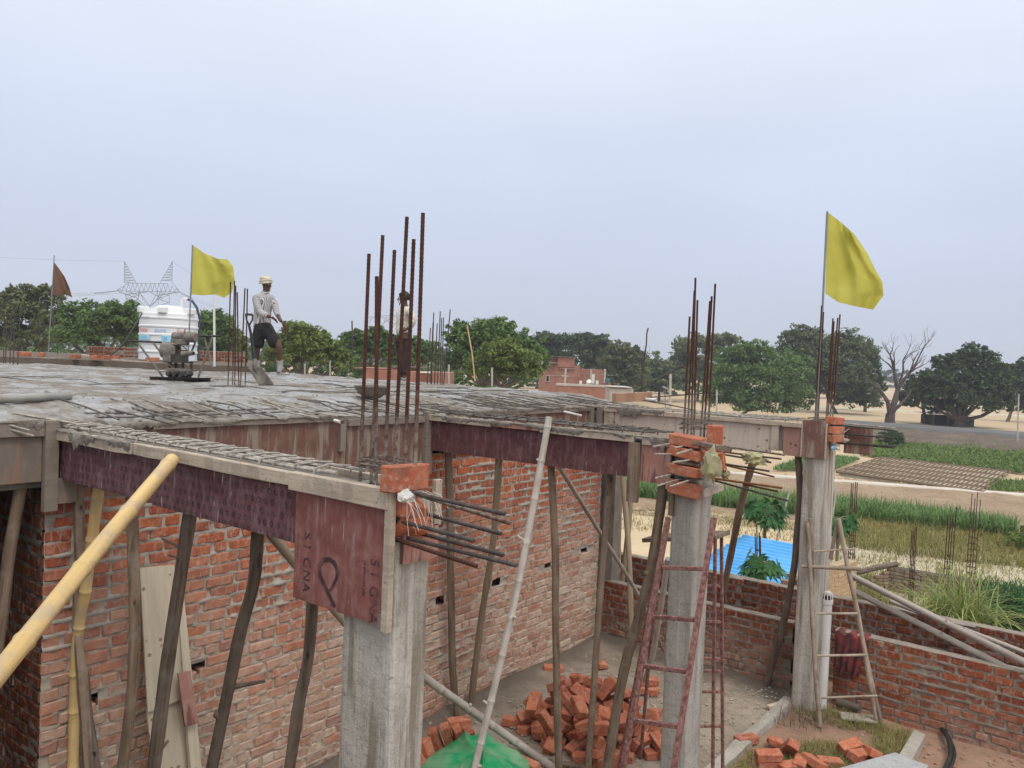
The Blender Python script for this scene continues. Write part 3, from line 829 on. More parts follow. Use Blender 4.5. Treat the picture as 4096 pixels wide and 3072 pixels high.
    if core and not skip:
        m = MB()
        q = [org+ax*0.02-nrm*0.16, org+ax*(length-.02)-nrm*0.16, org+ax*(length-.02)-nrm*thick, org+ax*0.02-nrm*thick]
        zt = z0+nco*course-0.012
        m.hexa([(v.x, v.y, z0) for v in q]+[(v.x, v.y, zt) for v in q]); m.build('wall_core', mmat, W)
        if top:
            # lumpy mortar on the top course
            na, nb = int(length/0.03), 12
            U = np.linspace(0.0, length, na); T = np.linspace(0.006, thick, nb)
            A, B = np.meshgrid(U, T, indexing='ij')
            P = np.array(org)[None, None, :]+A[..., None]*np.array(ax)-B[..., None]*np.array(nrm)
            P[..., 2] = z0+nco*course-0.004+0.016*(fbm(A*9, B*9, 4, seed)-0.3)
            P[:, 0, 2] -= 0.006
            npobj('mortar_top', P.reshape(-1, 3), gridfaces(na, nb), mmat, W)
            # back face
            m = MB()
            q = [org-nrm*thick, org+ax*length-nrm*thick]
            m.add([(q[0].x, q[0].y, z0), (q[1].x, q[1].y, z0), (q[1].x, q[1].y, zt+.006), (q[0].x, q[0].y, zt+.006)], [(0, 1, 2, 3)]); m.build('wall_back', mat, W)
    return W
holes1 = []
for (px, py) in ((1761, 2401), (1986, 2327), (2192, 2257), (2338, 2206), (787, 2676), (352, 2806)):
    q = PX(px, py, -0.02); holes1.append((q[1]-0.14, q[2], 0.135, 0.085))
brick_wall('brick_wall', 'long orange brick wall under the slab, lime-washed towards its foot, with square putlog holes',
           (-0.02, 0.14, 0), (0, 1, 0), (1, 0, 0), 6.72, 0.0, 2.60, m_brick, m_mortar, holes=holes1, top=False, seed=3, mud=0.013)
brick_wall('return_wall', 'dark shaded brick return wall at the left corner below the slab',
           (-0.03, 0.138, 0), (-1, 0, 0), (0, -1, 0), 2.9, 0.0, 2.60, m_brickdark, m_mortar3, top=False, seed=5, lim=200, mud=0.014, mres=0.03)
brick_wall('brick_wall', 'low red brick wall between the floor and the right column',
           (0.0, 6.95, 0), (1, 0, 0), (0, -1, 0), 2.46, 0.0, 0.76, m_brick2, m_mortar2, seed=7, thick=0.12)
brick_wall('boundary_wall', 'bright red low boundary wall at lower right behind the wooden ladder',
           (2.9, 6.97, -0.06), (1, 0, 0), (0, -1, 0), 3.6, -0.06, 0.76, m_brick3, m_mortar2, seed=9, thick=0.13, lim=260)
brick_wall('boundary_wall', 'dark red boundary wall standing behind the low walls, bamboo resting on it',
           (-0.7, 7.62, -0.05), (1, 0, 0), (0, -1, 0), 7.2, -0.05, 0.975, m_brick2, m_mortar2, seed=13, thick=0.13, lim=300)
for i, (px, lab) in enumerate(((2928, 'brick pier on the rear boundary wall left of the right column'), (3852, 'brick pier on the rear boundary wall beside the reed clump'))):
    x = PY(px, 2400, 7.6)[0]
    brick_wall('brick_pier', lab, (x-0.10, 7.565, -0.05), (1, 0, 0), (0, -1, 0), 0.23, -0.05, 0.985, m_brick2, m_mortar2, seed=21+i, thick=0.17, cat='pier', lim=40)

# shell of the building behind the visible wall (keeps the rooms under the slab dark)
m = MB()
m.box((-1.3, -3.9, 1.3), (0.2, 5.2, 2.6)); m.box((-3.2, 0.5, 1.3), (0.2, 13.0, 2.6)); m.box((-6.0, 7.1, 1.3), (12.2, 0.2, 2.62)); m.box((-12.0, 0.4, 1.3), (0.2, 13.0, 2.62)); m.box((-6, -6.3, 1.3), (12.2, 0.2, 2.62))
m.box((0.85, -1.62, 1.3), (4.1, 0.23, 2.6))  # unseen wall added to hold sky light off the left corner
o = m.build('shell_and_added_wall', m_mortar2); o['kind'] = 'structure'
m = MB()                                                # landing assumed under the photographer, unseen, added to keep the left corner dark
m.box((6.3, -3.2, 0.97), (3.0, 3.0, 2.0)); o = m.build('added_landing', m_kerb); o['kind'] = 'structure'
# ------------------------------------------------------------------ wet slab
YA, YB, YC = 0.184, 3.518, 6.48
ZS = 3.12
def slab():
    t = empty('concrete_slab', (-6, 0.5, 2.95), 'freshly poured wet grey concrete roof slab the workers stand on', 'slab')
    xs = np.concatenate([np.linspace(-12, -2.2, 190), np.linspace(-2.17, 0.0, 110)]); ys = np.concatenate([np.linspace(-6.5, -0.8, 60), np.linspace(-0.75, 7.38, 300)])
    X, Y = np.meshgrid(xs, ys, indexing='ij')
    Z = ZS+0.03*(fbm(X*0.6, Y*0.6, 3, 4)-0.5)+0.050*(fbm(X*3.2, Y*3.2, 5, 9)-0.5)+0.035*np.clip(fbm(X*7, Y*7, 4, 2)-0.52, 0, 1)
    edge = np.clip((X+0.75)/0.75, 0, 1)                                 # not yet filled along the near edge
    Z -= 0.115*edge**1.3*np.clip((Y-0.35)/0.2, 0.62, 1)
    Z += 0.05*edge*(fbm(X*9, Y*9, 4, 6)-0.5)
    e2 = np.clip((Y-7.0)/0.38, 0, 1); Z += 0.02*e2*(fbm(X*5, Y*5, 3, 3))
    npobj('poured_concrete', np.stack([X.ravel(), Y.ravel(), Z.ravel()], 1), gridfaces(len(xs), len(ys)), m_slab, t)
    m = MB(); m.box((-6.01, 0.44, 2.82), (11.96, 13.84, 0.36)); m.build('slab_body', m_mud, t)
    nyy = len(ys)                                                         # rough vertical skirt closing the poured edge
    for nm_, q in (('x', np.stack([X[-1], Y[-1], Z[-1]], 1)), ('y', np.stack([X[:, -1], Y[:, -1], Z[:, -1]], 1))):
        lo = q.copy(); lo[:, 2] = 2.85; n_ = len(q); i_ = np.arange(n_-1)
        npobj('slab_edge', np.concatenate([q, lo]), np.stack([i_, i_+n_, i_+n_+1, i_+1], 1), m_mud, t)
    # crumbs and lumps of mortar
    v, f = [], []
    n = 900
    cx = -np.abs(npr.normal(0.0, 0.9, n))-0.02; cx[:300] = npr.uniform(-9, -0.2, 300); cy = npr.uniform(0.3, 7.2, n); s = npr.uniform(0.008, 0.026, n)
    base = np.array([(1, 0, 0), (0, 1, 0), (-1, 0, 0), (0, -1, 0), (0, 0, 0.8)])
    fb = np.array([(0, 1, 4), (1, 2, 4), (2, 3, 4), (3, 0, 4)])
    for i in range(n):
        ed = max(0, min(1, (cx[i]+0.75)/0.75))
        v.append(base*s[i]*npr.uniform(.7, 1.3, (5, 1))+np.array([cx[i], cy[i], ZS-0.10*ed**1.3-0.004])); f.append(fb+5*i)
    o = npobj('mortar_lumps', np.concatenate(v), np.concatenate(f), m_mud, t, smooth=False); o['kind'] = 'stuff'
slab()
def board(name, mat, parent, x0, x1, z0, z1, y=None, x=None, th=0.02, bev=0.0, warp=0.0, local=True):
    """board on plane Y=y (front face) spanning x0..x1, or on plane X=x spanning Y x0..x1; front faces the viewer"""
    cx = (x0+x1)/2; zc = (z0+z1)/2
    m = MB(); L = x1-x0; H = z1-z0
    n = max(2, int(L/0.15))
    V = []; F = []
    sd = rnd.random()*50
    for i in range(n+1):
        s = -L/2+L*i/n
        w0 = warp*(vnoise(s*4, sd)-0.5); w1 = warp*(vnoise(s*4, sd+9)-0.5)
        V += [(s, 0, -H/2+w0), (s, th, -H/2+w0), (s, th, H/2+w1), (s, 0, H/2+w1)]
    for i in range(n):
        a = i*4; b = a+4
        F += [(a, b, b+3, a+3), (a+1, a+2, b+2, b+1), (a, a+1, b+1, b), (a+3, b+3, b+2, a+2)]
    F += [(0, 3, 2, 1), (n*4, n*4+1, n*4+2, n*4+3)]
    m.add(V, F)
    o = bpy.data.objects.new(name, m.mesh(name, mat)); C.objects.link(o)
    if y is not None:
        o.matrix_basis = Matrix.Translation((cx, y, zc))
    else:
        o.matrix_basis = Matrix.Translation((x, cx, zc)) @ Matrix.Rotation(math.pi/2, 4, 'Z')
    if bev:
        q = o.modifiers.new('bevel', 'BEVEL'); q.width = bev; q.segments = 2; q.limit_method = 'ANGLE'
    o.parent = parent; o.matrix_parent_inverse = (Matrix.Translation(parent.location)).inverted()
    return o
def drips(parent, x0, x1, z, y=None, x=None, n=30, big=0.05):
    """mortar slopped over a batten edge, hanging in tongues"""
    V = []; F = []
    k = 0; s = x0
    N = int((x1-x0)/0.012)
    for i in range(N+1):
        s = x0+(x1-x0)*i/N
        d = 0.004+big*max(0, vnoise(s*6.5, x0*3)-0.42)*1.7*(0.55+0.9*vnoise(s*55, 7))+0.022*vnoise(s*60, 4)*(vnoise(s*6.5, x0*3) > .45)
        o = 0.003+0.009*vnoise(s*30, 8)
        pt = [(s, -0.002, z-d), (s, -o, z-d*0.45), (s, -o*0.9, z+0.004), (s, 0.035, z+0.004+0.014*vnoise(s*25, 2))]
        for (a, b, c) in pt:
            V.append((a, (y or 0)+b, c) if y is not None else (x-b, a, c))
    for i in range(N):
        for j in range(3):
            a = i*4+j; b = a+4
            f = (a, b, b+1, a+1)
            F.append(f if y is not None else f)
    m = MB(); m.add(V, F)
    o = m.build('mortar_drips', m_mud, parent, True, 80)
    return o
# ---- slab edge forms (plane X = 0)
t = empty('slab_edge_form', (0.0, 3.3, 2.5), 'stained plywood and batten formwork closing the near slab edge', 'formwork')
board('form_board', m_ply_mud, t, -1.2, 0.098, 2.685, 2.972, x=0.022)
board('batten', m_batten_mud, t, -1.2, 0.10, 2.965, 3.062, x=0.05, th=0.04, warp=.01)
board('cleat', m_batten_mud, t, 0.102, 0.180, 2.50, 3.06, x=0.062, th=0.045, warp=.004)
board('form_board', m_ply_old, t, 0.44, 2.53, 2.55, 2.978, x=0.014)
board('batten', m_batten_mud, t, 0.80, 2.47, 2.978, 3.022, x=0.042, th=0.04, warp=.008)
board('cleat', m_batten_mud, t, 2.44, 2.50, 2.72, 2.95, x=0.05, th=0.035)
board('form_board', m_ply_old, t, 2.535, 3.47, 2.45, 2.93, x=0.017)
board('batten', m_batten_mud, t, 2.53, 3.465, 2.93, 2.985, x=0.047, th=0.04, warp=.008)
board('cleat', m_batten_mud, t, 3.47, 3.565, 2.44, 3.03, x=0.06, th=0.05)
board('form_board', m_ply_old, t, 3.78, 6.50, 2.60, 2.975, x=0.014)
board('batten', m_batten_mud, t, 3.80, 6.45, 2.965, 3.018, x=0.044, th=0.04, warp=.012)
board('cleat', m_batten_mud, t, 6.40, 6.47, 2.55, 3.03, x=0.06, th=0.05)
board('form_board', m_ply_mud, t, 0.182, 0.30, 2.54, 2.70, x=0.052)
drips(t, -0.9, 0.09, 3.055, x=0.052, big=.07)
drips(t, 0.5, 2.46, 3.02, x=0.044, big=.03)
drips(t, 3.8, 6.4, 3.016, x=0.046, big=.05)
# ---- beams
def beam_fill(t, y, x1, z1=2.975):
    V = []; n = 90
    xs = np.linspace(-0.05, x1, n); ys = np.linspace(y+0.026, y+0.235, 12)
    X, Y = np.meshgrid(xs, ys, indexing='ij')
    Z = z1+0.035*(fbm(X*9, Y*9, 4, int(y*7))-0.5)
    npobj('fresh_concrete', np.stack([X.ravel(), Y.ravel(), Z.ravel()], 1), gridfaces(n, 12), m_mud, t)
    m = MB(); m.box(((x1)/2, y+0.13, (2.70+z1-.03)/2), (x1, 0.205, z1-.03-2.70)); m.build('beam_core', m_mud, t)
t = empty('beam_formwork', (1.4, YA+.12, 2.68), 'nearest beam formwork of dark maroon printed plywood with pale battens', 'formwork')
board('form_board', m_ply_a, t, 0.0, 1.12, 2.690, 2.95, y=YA+.022)
board('form_board', m_ply_a, t, 1.123, 2.372, 2.683, 2.95, y=YA+.020)
board('form_board', m_ply_b, t, 0.0, 2.6, 2.690, 2.95, y=YA+.24)
board('soffit_board', m_ply_b, t, 0.0, 2.66, 2.69, 2.71, y=YA+.042, th=.195)
b_ = board('batten', m_batten, t, 0.0, 0.96, 2.937, 3.003, y=YA-.02, th=.04, bev=.004, warp=.012)
board('batten', m_batten, t, 0.985, 1.30, 2.944, 3.008, y=YA-.02, th=.04, bev=.004, warp=.012)
board('batten', m_batten, t, 1.312, 2.352, 2.945, 3.006, y=YA-.02, th=.04, bev=.004, warp=.010)
board('batten', m_batten, t, 0.5, 2.6, 2.94, 3.0, y=YA+.262, th=.04, warp=.012)
drips(t, 0.0, 0.95, 3.0, y=YA-.02, big=.085)
beam_fill(t, YA, 2.66)
tcol = empty('column_head_form', (2.7, YA, 2.45), 'dark red plywood column form panel with stencilled letters and a painted loop', 'formwork')
pan = board('form_panel', m_ply_col, tcol, 2.378, 2.965, 2.448, 2.93, y=YA-.004)
board('batten', m_batten, tcol, 2.358, 2.985, 2.930, 3.012, y=YA-.036, th=.045, bev=.004, warp=.006)
board('ply_strip', m_batten, tcol, 2.967, 3.000, 2.440, 3.024, y=YA-.03, th=.03, warp=.006)
board('ply_strip', m_batten_mud, tcol, 2.93, 2.966, 2.438, 2.50, y=YA-.012, th=.01, warp=.01)
board('cleat', m_ply_b, tcol, 2.345, 2.377, 2.69, 2.93, y=YA-.002, th=.02)
board('form_panel', m_ply_pink, tcol, 0.225, 0.425, 2.705, 2.845, x=3.012)
board('form_panel', m_batten, tcol, 0.40, 0.44, 2.84, 3.03, x=3.012)
def text_mesh(body, size):
    cu = bpy.data.curves.new('txt', 'FONT'); cu.body = body; cu.size = size; cu.align_x = 'LEFT'
    o = bpy.data.objects.new('txt', cu); C.objects.link(o)
    bpy.context.view_layer.update()
    dg = bpy.context.evaluated_depsgraph_get()
    me = bpy.data.meshes.new_from_object(o.evaluated_get(dg))
    bpy.data.objects.remove(o); bpy.data.curves.remove(cu)
    return me
def put_text(name, body, size, mat, parent, M4):
    me = text_mesh(body, size); me.materials.clear(); me.materials.append(mat); me.name = name
    o = bpy.data.objects.new(name, me); C.objects.link(o); o.matrix_basis = M4
    o.parent = parent; o.matrix_parent_inverse = (Matrix.Translation(parent.location) @ parent.rotation_euler.to_matrix().to_4x4()).inverted()
    return o
# lettering runs down the panel: text x -> -Z, text y -> +X
Rdown = Matrix(((0, 1, 0, 0), (0, 0, -1, 0), (-1, 0, 0, 0), (0, 0, 0, 1)))
for (x, z, s, b) in [(2.445, 2.755-.055*i, 0.068, q) for i, q in enumerate('SIGNA')]+[(2.872, 2.715-.055*i, 0.068, q) for i, q in enumerate('SIGNA')]+[(2.828, 2.70, 0.030, 'premium ply'), (2.40, 2.74, 0.022, 'premium ply')]:
    put_text('letter' if len(b) == 1 else 'stencil', b, s, m_ink, tcol, Matrix.Translation((x, YA-.0062, z)) @ Rdown)
loop = []
for i in range(33):
    a = math.pi*1.5-2*math.pi*0.86*(i/32)+0.0
for (px, py) in ((1338, 2427), (1318, 2385), (1296, 2340), (1279, 2300), (1275, 2265), (1290, 2240), (1315, 2237), (1338, 2252), (1350, 2285), (1345, 2315), (1330, 2345), (1318, 2362)):
    q = PY(px, py, YA-.0066); loop.append(q)
mm = MB(); V = []; F = []
for i, q in enumerate(loop):
    a = loop[max(0, i-1)]; b = loop[min(len(loop)-1, i+1)]
    d = np.array([b[0]-a[0], b[2]-a[2]]); d /= np.linalg.norm(d); w_ = 0.0105 if i < 9 else 0.008-.001*(i-9)
    V += [(q[0]-d[1]*w_, q[1], q[2]+d[0]*w_), (q[0]+d[1]*w_, q[1], q[2]-d[0]*w_)]
F = [(2*i, 2*i+1, 2*i+3, 2*i+2) for i in range(len(loop)-1)]
mm.add(V, F); mm.build('painted_loop', m_ink, tcol)

t = empty('beam_formwork', (1.3, YB+.12, 2.66), 'middle beam formwork of plain dark maroon plywood with pale battens on top', 'formwork')
board('form_board', m_ply_b, t, 0.07, 2.2, 2.666, 2.95, y=YB+.020)
board('form_board', m_ply_b, t, 0.0, 2.6, 2.68, 2.95, y=YB+.24)
board('soffit_board', m_ply_b, t, 0.0, 2.55, 2.675, 2.695, y=YB+.042, th=.195)
board('batten', m_batten, t, 0.06, 0.80, 2.947, 3.002, y=YB-.02, th=.04, bev=.004, warp=.012)
board('batten', m_ply_pink, t, 0.84, 1.33, 2.955, 2.998, y=YB-.018, th=.038, bev=.003, warp=.01)
board('batten', m_batten, t, 1.34, 2.24, 2.943, 3.002, y=YB-.02, th=.04, bev=.004, warp=.010)
board('batten', m_batten, t, 2.31, 2.56, 2.935, 2.998, y=YB-.012, th=.04, bev=.004, warp=.010)
board('cleat', m_pole, t, 2.205, 2.292, 2.48, 2.945, y=YB-.03, th=.045, warp=.006)
board('form_board', m_ply_pink, t, 2.300, 2.555, 2.648, 2.935, y=YB+.008)
board('ply_strip', m_batten, t, 2.535, 2.565, 2.62, 2.93, y=YB-.02, th=.025)
board('cleat', m_pole, t, 2.56, 2.60, 2.42, 2.66, y=YB-.01, th=.045, warp=.006)
drips(t, 0.1, 2.24, 3.0, y=YB-.02, big=.055)
drips(t, 2.25, 2.56, 2.998, y=YB-.015, big=.09)
beam_fill(t, YB, 2.56)
t = empty('beam_formwork', (1.3, YC+.12, 2.66), 'farthest beam formwork of pale spotted plywood ending at the right column', 'formwork')
board('cleat', m_batten_mud, t, 0.10, 0.17, 2.62, 3.02, y=YC-.02, th=.04)
board('cleat', m_batten, t, 0.20, 0.33, 2.64, 2.985, y=YC-.005, th=.03)
board('form_board', m_ply_pale, t, 0.335, 1.15, 2.662, 2.98, y=YC+.012)
board('form_board', m_ply_pale, t, 1.155, 2.27, 2.660, 2.98, y=YC+.010)
board('cleat', m_batten, t, 2.275, 2.35, 2.70, 2.968, y=YC-.012, th=.03)
board('form_board', m_ply_spot, t, 2.40, 2.60, 2.66, 2.965, y=YC+.012)
board('batten', m_batten, t, 0.20, 1.0, 2.972, 3.030, y=YC-.022, th=.04, bev=.004, warp=.012)
board('batten', m_batten, t, 1.01, 2.37, 2.970, 3.020, y=YC-.022, th=.04, bev=.004, warp=.012)
board('batten', m_batten, t, 2.385, 2.60, 2.968, 3.018, y=YC-.02, th=.04, bev=.004, warp=.008)
drips(t, 0.25, 1.05, 3.03, y=YC-.022, big=.10)

beam_fill(t, YC, 2.6, 2.995)
tc3 = empty('column_head_form', (2.72, YC, 2.66), 'rust-brown column form box at the head of the right column', 'formwork')
board('form_panel', m_ply_old, tc3, 2.603, 2.835, 2.665, 3.052, y=YC-.005)
board('form_panel', m_ply_old, tc3, 6.478, 6.60, 2.672, 3.01, x=2.855)
board('ply_strip', m_batten, tc3, 2.590, 2.602, 2.665, 3.05, y=YC-.012, th=.02)
board('ply_strip', m_batten, tc3, 2.836, 2.852, 2.66, 3.03, y=YC-.01, th=.02)
side = empty('form_panel', (3.04, 6.9, 2.7), 'weathered brown plywood panel projecting right of the right column head', 'formwork')
board('panel', m_ply_old, side, 2.90, 3.185, 2.705, 2.99, y=6.93)
# ---- columns
def column(name, label, x0, x1, y0, y1, z1, mat, grooves=()):
    t = empty(name, ((x0+x1)/2, (y0+y1)/2, 0), label, 'column')
    nz = 130
    zs = np.linspace(-0.1, z1, nz)
    ch = 0.012
    # outline with chamfered corners, subdivided
    out_ = []
    def seg(a, b, n):
        for i in range(n): out_.append((a[0]+(b[0]-a[0])*i/n, a[1]+(b[1]-a[1])*i/n))
    P = [(x0+ch, y0), (x1-ch, y0), (x1, y0+ch), (x1, y1-ch), (x1-ch, y1), (x0+ch, y1), (x0, y1-ch), (x0, y0+ch)]
    for i in range(8): seg(P[i], P[(i+1) % 8], 10 if i % 2 == 0 else 1)
    n = len(out_)
    cx, cy = (x0+x1)/2, (y0+y1)/2
    V = np.zeros((nz, n, 3))
    for k, (a, b) in enumerate(out_):
        d = 0.004*(fbm(zs*2.5, zs*0+k*0.35, 3, 5)-0.5)+0.004*(fbm(zs*14, zs*0+k*1.3, 3, 6)-0.5)
        for g in grooves:
            if g[0] == 'y' and abs(b-y0) < 1e-6 and abs(a-g[1]) < 0.016: d = d-0.005
            if g[0] == 'x' and abs(a-x1) < 1e-6 and abs(b-g[1]) < 0.016: d = d-0.005
        l = math.hypot(a-cx, b-cy)
        V[:, k, 0] = a+(a-cx)/l*d; V[:, k, 1] = b+(b-cy)/l*d; V[:, k, 2] = zs
    F = []
    i = np.arange(nz-1)[:, None]*n+np.arange(n)[None, :]
    j = np.arange(nz-1)[:, None]*n+(np.arange(n)[None, :]+1) % n
    F = np.stack([i.ravel(), j.ravel(), (j+n).ravel(), (i+n).ravel()], 1)
    npobj('shaft', V.reshape(-1, 3), F, mat, t)
    m = MB(); m.box((cx, cy, z1-.01), (x1-x0-.02, y1-y0-.02, .03)); m.build('column_top', m_mud, t)
    return t
column('concrete_column', 'nearest pale concrete column with brown vertical streaks under the red form panel', 2.672, 2.985, 0.212, 0.412, 2.97, m_conc, (('x', 0.33), ('y', 2.80)))
column('concrete_column', 'middle grey concrete column behind the red steel ladder', 2.576, 2.782, 3.53, 3.80, 2.98, m_conc2, (('x', 3.60), ('x', 3.75), ('y', 2.60)))
column('concrete_column', 'right concrete column carrying the yellow flag', 2.617, 2.832, 6.50, 6.90, 2.98, m_conc, (('x', 6.72),))
# ------------------------------------------------------------------ reinforcement
def bar_pts(a, b, r, ribs=False, bend=0.0):
    a = Vector(tuple(map(float, a))); b = Vector(tuple(map(float, b)))
    L = (b-a).length
    if not ribs:
        n = 3
        pts = [a.lerp(b, i/n)+Vector((rnd.uniform(-1, 1), rnd.uniform(-1, 1), rnd.uniform(-1, 1)))*bend*(0 < i < n) for i in range(n+1)]
        return pts, [r]*(n+1)
    n = int(L/0.009)
    return [a.lerp(b, i/n) for i in range(n+1)], [r*(1.10 if i % 2 else 0.93) for i in range(n+1)]
def bar(parent, a, b, r=0.006, mat=None, ribs=False, n=6, bend=0.0, name='bar'):
    p, rr = bar_pts(a, b, r, ribs, bend)
    m = MB(); m.tube(p, rr, n)
    return m.build(name, mat or m_rust, parent, True, 60)
def stirrup(parent, x0, x1, y0, y1, z, r=0.004, mat=None, jig=0.006, hook=True):
    P = [(x0, y0), (x1, y0), (x1, y1), (x0, y1), (x0, y0)]
    pts = [(a+rnd.uniform(-jig, jig), b+rnd.uniform(-jig, jig), z+rnd.uniform(-jig, jig)) for a, b in P]
    if hook: pts = [(x0+.05, y0+.05, z+.012)]+pts
    m = MB(); m.tube(pts, r, 5); return m.build('stirrup', mat or m_rust, parent, True, 60)
def col_bars(label, bars, r, mat, ribs, sts, base, tip=None, group=None):
    t = empty('column_rebar', base, label, 'rebar', group)
    for (bx, by, tx, ty, Y) in bars:
        a = PY(bx, by, Y); b = PY(tx, ty, Y)
        d = b-a; a2 = a-d/np.linalg.norm(d)*0.12
        bar(t, a2, b, r, mat, ribs)
        if tip:
            u = (b-a)/np.linalg.norm(b-a); L = rnd.uniform(.10, .22)
            m = MB(); m.tube([b-u*L, b+u*0.001], [r*1.16]*2, 6); m.build('painted_tip', m_paintblue, t, True, 60)
    for s in sts: stirrup(t, *s, mat=mat)
    return t
col_bars('tall rusty reinforcing bars rising from the nearest column head', [(1441, 1903, 1476, 1015, .35), (1486, 1903, 1531, 941, .37), (1504, 1925, 1507, 1105, .25), (1538, 1897, 1578, 1000, .38), (1577, 1875, 1628, 867, .38), (1619, 1878, 1655, 957, .30), (1660, 1886, 1692, 852, .27)],
         0.0083, m_rust, True, [(2.70, 2.95, .24, .38, 3.085), (2.71, 2.955, .245, .385, 3.10), (2.705, 2.945, .235, .375, 3.070)], (2.83, .31, 2.9))
col_bars('rusty reinforcing bars above the brick-topped middle column', [(2734, 1760, 2759, 1266, 3.60), (2748, 1760, 2778, 1162, 3.75), (2764, 1760, 2782, 1111, 3.60), (2775, 1760, 2790, 1200, 3.75), (2801, 1760, 2840, 1204, 3.75), (2815, 1760, 2847, 1185, 3.62), (2831, 1760, 2861, 1135, 3.60)],
         0.0078, m_rust, False, [(2.60, 2.77, 3.56, 3.77, 3.085), (2.59, 2.78, 3.55, 3.78, 3.11), (2.60, 2.77, 3.56, 3.77, 3.125)], (2.68, 3.66, 2.95))
col_bars('rusty reinforcing bars beside the flag pole on the right column', [(3259, 1700, 3287, 1222, 6.58), (3271, 1700, 3294, 1248, 6.80), (3303, 1700, 3332, 1273, 6.58), (3310, 1700, 3336, 1285, 6.80), (3319, 1700, 3351, 1271, 6.80), (3329, 1700, 3360, 1257, 6.6)],
         0.0080, m_rust, False, [(2.64, 2.80, 6.56, 6.84, 3.05), (2.63, 2.81, 6.55, 6.85, 3.07)], (2.72, 6.7, 2.95))
col_bars('thin rusty bars on the slab right of the yellow flag', [(912, 1542, 922, 1127, 3.45), (930, 1537, 938, 1123, 3.65), (939, 1539, 943, 1143, 3.45), (955, 1544, 949, 1169, 3.4), (962, 1542, 980, 1153, 3.4), (981, 1539, 990, 1155, 3.6)], 0.0085, m_rust, False, [], (-3.1, 3.5, 3.1))
col_bars('thin bars at the far slab edge right of the second worker', [(1709, 1533, 1722, 1312, 7.15), (1722, 1533, 1732, 1291, 7.25), (1726, 1533, 1735, 1250, 7.15), (1738, 1533, 1749, 1294, 7.2), (1750, 1533, 1761, 1245, 7.25), (1761, 1533, 1766, 1273, 7.15), (1768, 1533, 1774, 1270, 7.2), (1775, 1533, 1801, 1239, 7.2)], 0.0085, m_steel, False, [], (-3.2, 7.2, 3.1))
def col_bars_d(label, bars, r, mat, base_z=3.1, group=None):
    a0 = PZ(bars[0][0], bars[0][1], base_z); dist = float((a0-CAM)@_fw)
    t = empty('column_rebar', PZ(bars[0][0], bars[0][1], base_z), label, 'rebar', group)
    for (bx, by, tx, ty) in bars:
        bar(t, PD(bx, by+8, dist), PD(tx, ty, dist), r, mat)
    return t
col_bars_d('dark thin bars at the left edge of the slab', [(14, 1462, 18, 1250), (22, 1455, 26, 1280), (40, 1450, 47, 1252), (53, 1450, 60, 1233), (70, 1458, 81, 1227)], 0.009, m_steel)
col_bars_d('short dark bars at the left end of the slab below the brown flag', [(152, 1425, 150, 1262), (158, 1425, 157, 1300), (174, 1425, 172, 1290), (180, 1425, 181, 1296), (230, 1425, 231, 1340)], 0.009, m_steel, 3.16)
col_bars_d('dark thin bars standing behind the engine screed', [(778, 1452, 780, 1240), (795, 1452, 797, 1268), (806, 1452, 808, 1258), (745, 1452, 748, 1290)], 0.009, m_steel, 3.13)

# projecting beam bars
def out_bars(label, items, X, r, mats, base):
    t = empty('starter_bars', base, label, 'rebar')
    for i, (s, e) in enumerate(items):
        a = PX(s[0], s[1], X); b = PY(e[0], e[1], a[1])
        d = b-a; a2 = a-d*0.35
        bar(t, a2, b, r, mats[i % len(mats)], True)
    return t
out_bars('dark ribbed bars sticking out of the nearest column head to the right', [((1617, 1964), (2019, 2056)), ((1650, 1972), (2042, 2093)), ((1705, 2056), (2005, 2135)), ((1599, 2084), (1897, 2163)), ((1678, 2133), (2015, 2221)), ((1622, 2151), (2068, 2262)), ((1599, 2163), (1908, 2265))],
         3.0, 0.0082, [m_steel, m_rust, m_steel, m_steel, m_steel, m_steel, m_rust], (3.0, .28, 2.8))
tb = empty('starter_bars', (2.8, 3.7, 2.6), 'rusty bars sticking out of the middle column head to the right', 'rebar')
for i, (s, e, Y) in enumerate((((2785, 1769), (3139, 1820), 3.47), ((2886, 1807), (3125, 1836), 3.60), ((2860, 1812), (3085, 1850), 3.66), ((2901, 1856), (3078, 1885), 3.60), ((2900, 1860), (3096, 1907), 3.70), ((2883, 1918), (3129, 1952), 3.58), ((2984, 1939), (3112, 1966), 3.72), ((2875, 1927), (3152, 2003), 3.62))):
    a = PY(s[0], s[1], Y); b = PY(e[0], e[1], Y); a = a-(b-a)*0.1
    bar(tb, a, b, 0.0088 if i == 5 else 0.0076, (m_rust, m_rust, m_steel, m_steel, m_rust_or, m_rust_or, m_rust, m_steel)[i], True)
tb = empty('starter_bars', (2.6, 3.4, 2.7), 'short grey bars sticking out left between the bricks of the middle column', 'rebar')
for i, (s, e) in enumerate((((2691, 1773), (2613, 1786)), ((2702, 1817), (2619, 1816)), ((2745, 1782), (2700, 1791)), ((2781, 1793), (2705, 1816)), ((2774, 1838), (2691, 1850)), ((2695, 1896), (2622, 1912)), ((2727, 1914), (2630, 1943)), ((2767, 1918), (2680, 1946)))):
    a = PY(s[0], s[1], 3.515); r_ = ray(e[0], e[1])
    x = a[0]-0.012
    b = PX(e[0], e[1], x) if abs(r_[0]) > 1e-3 else a
    if np.linalg.norm(b-a) > 0.6 or b[1] > a[1]: b = PY(e[0], e[1], 3.2)
    bar(tb, a+(a-b)*0.4, b, 0.0072, m_rodmud, False)
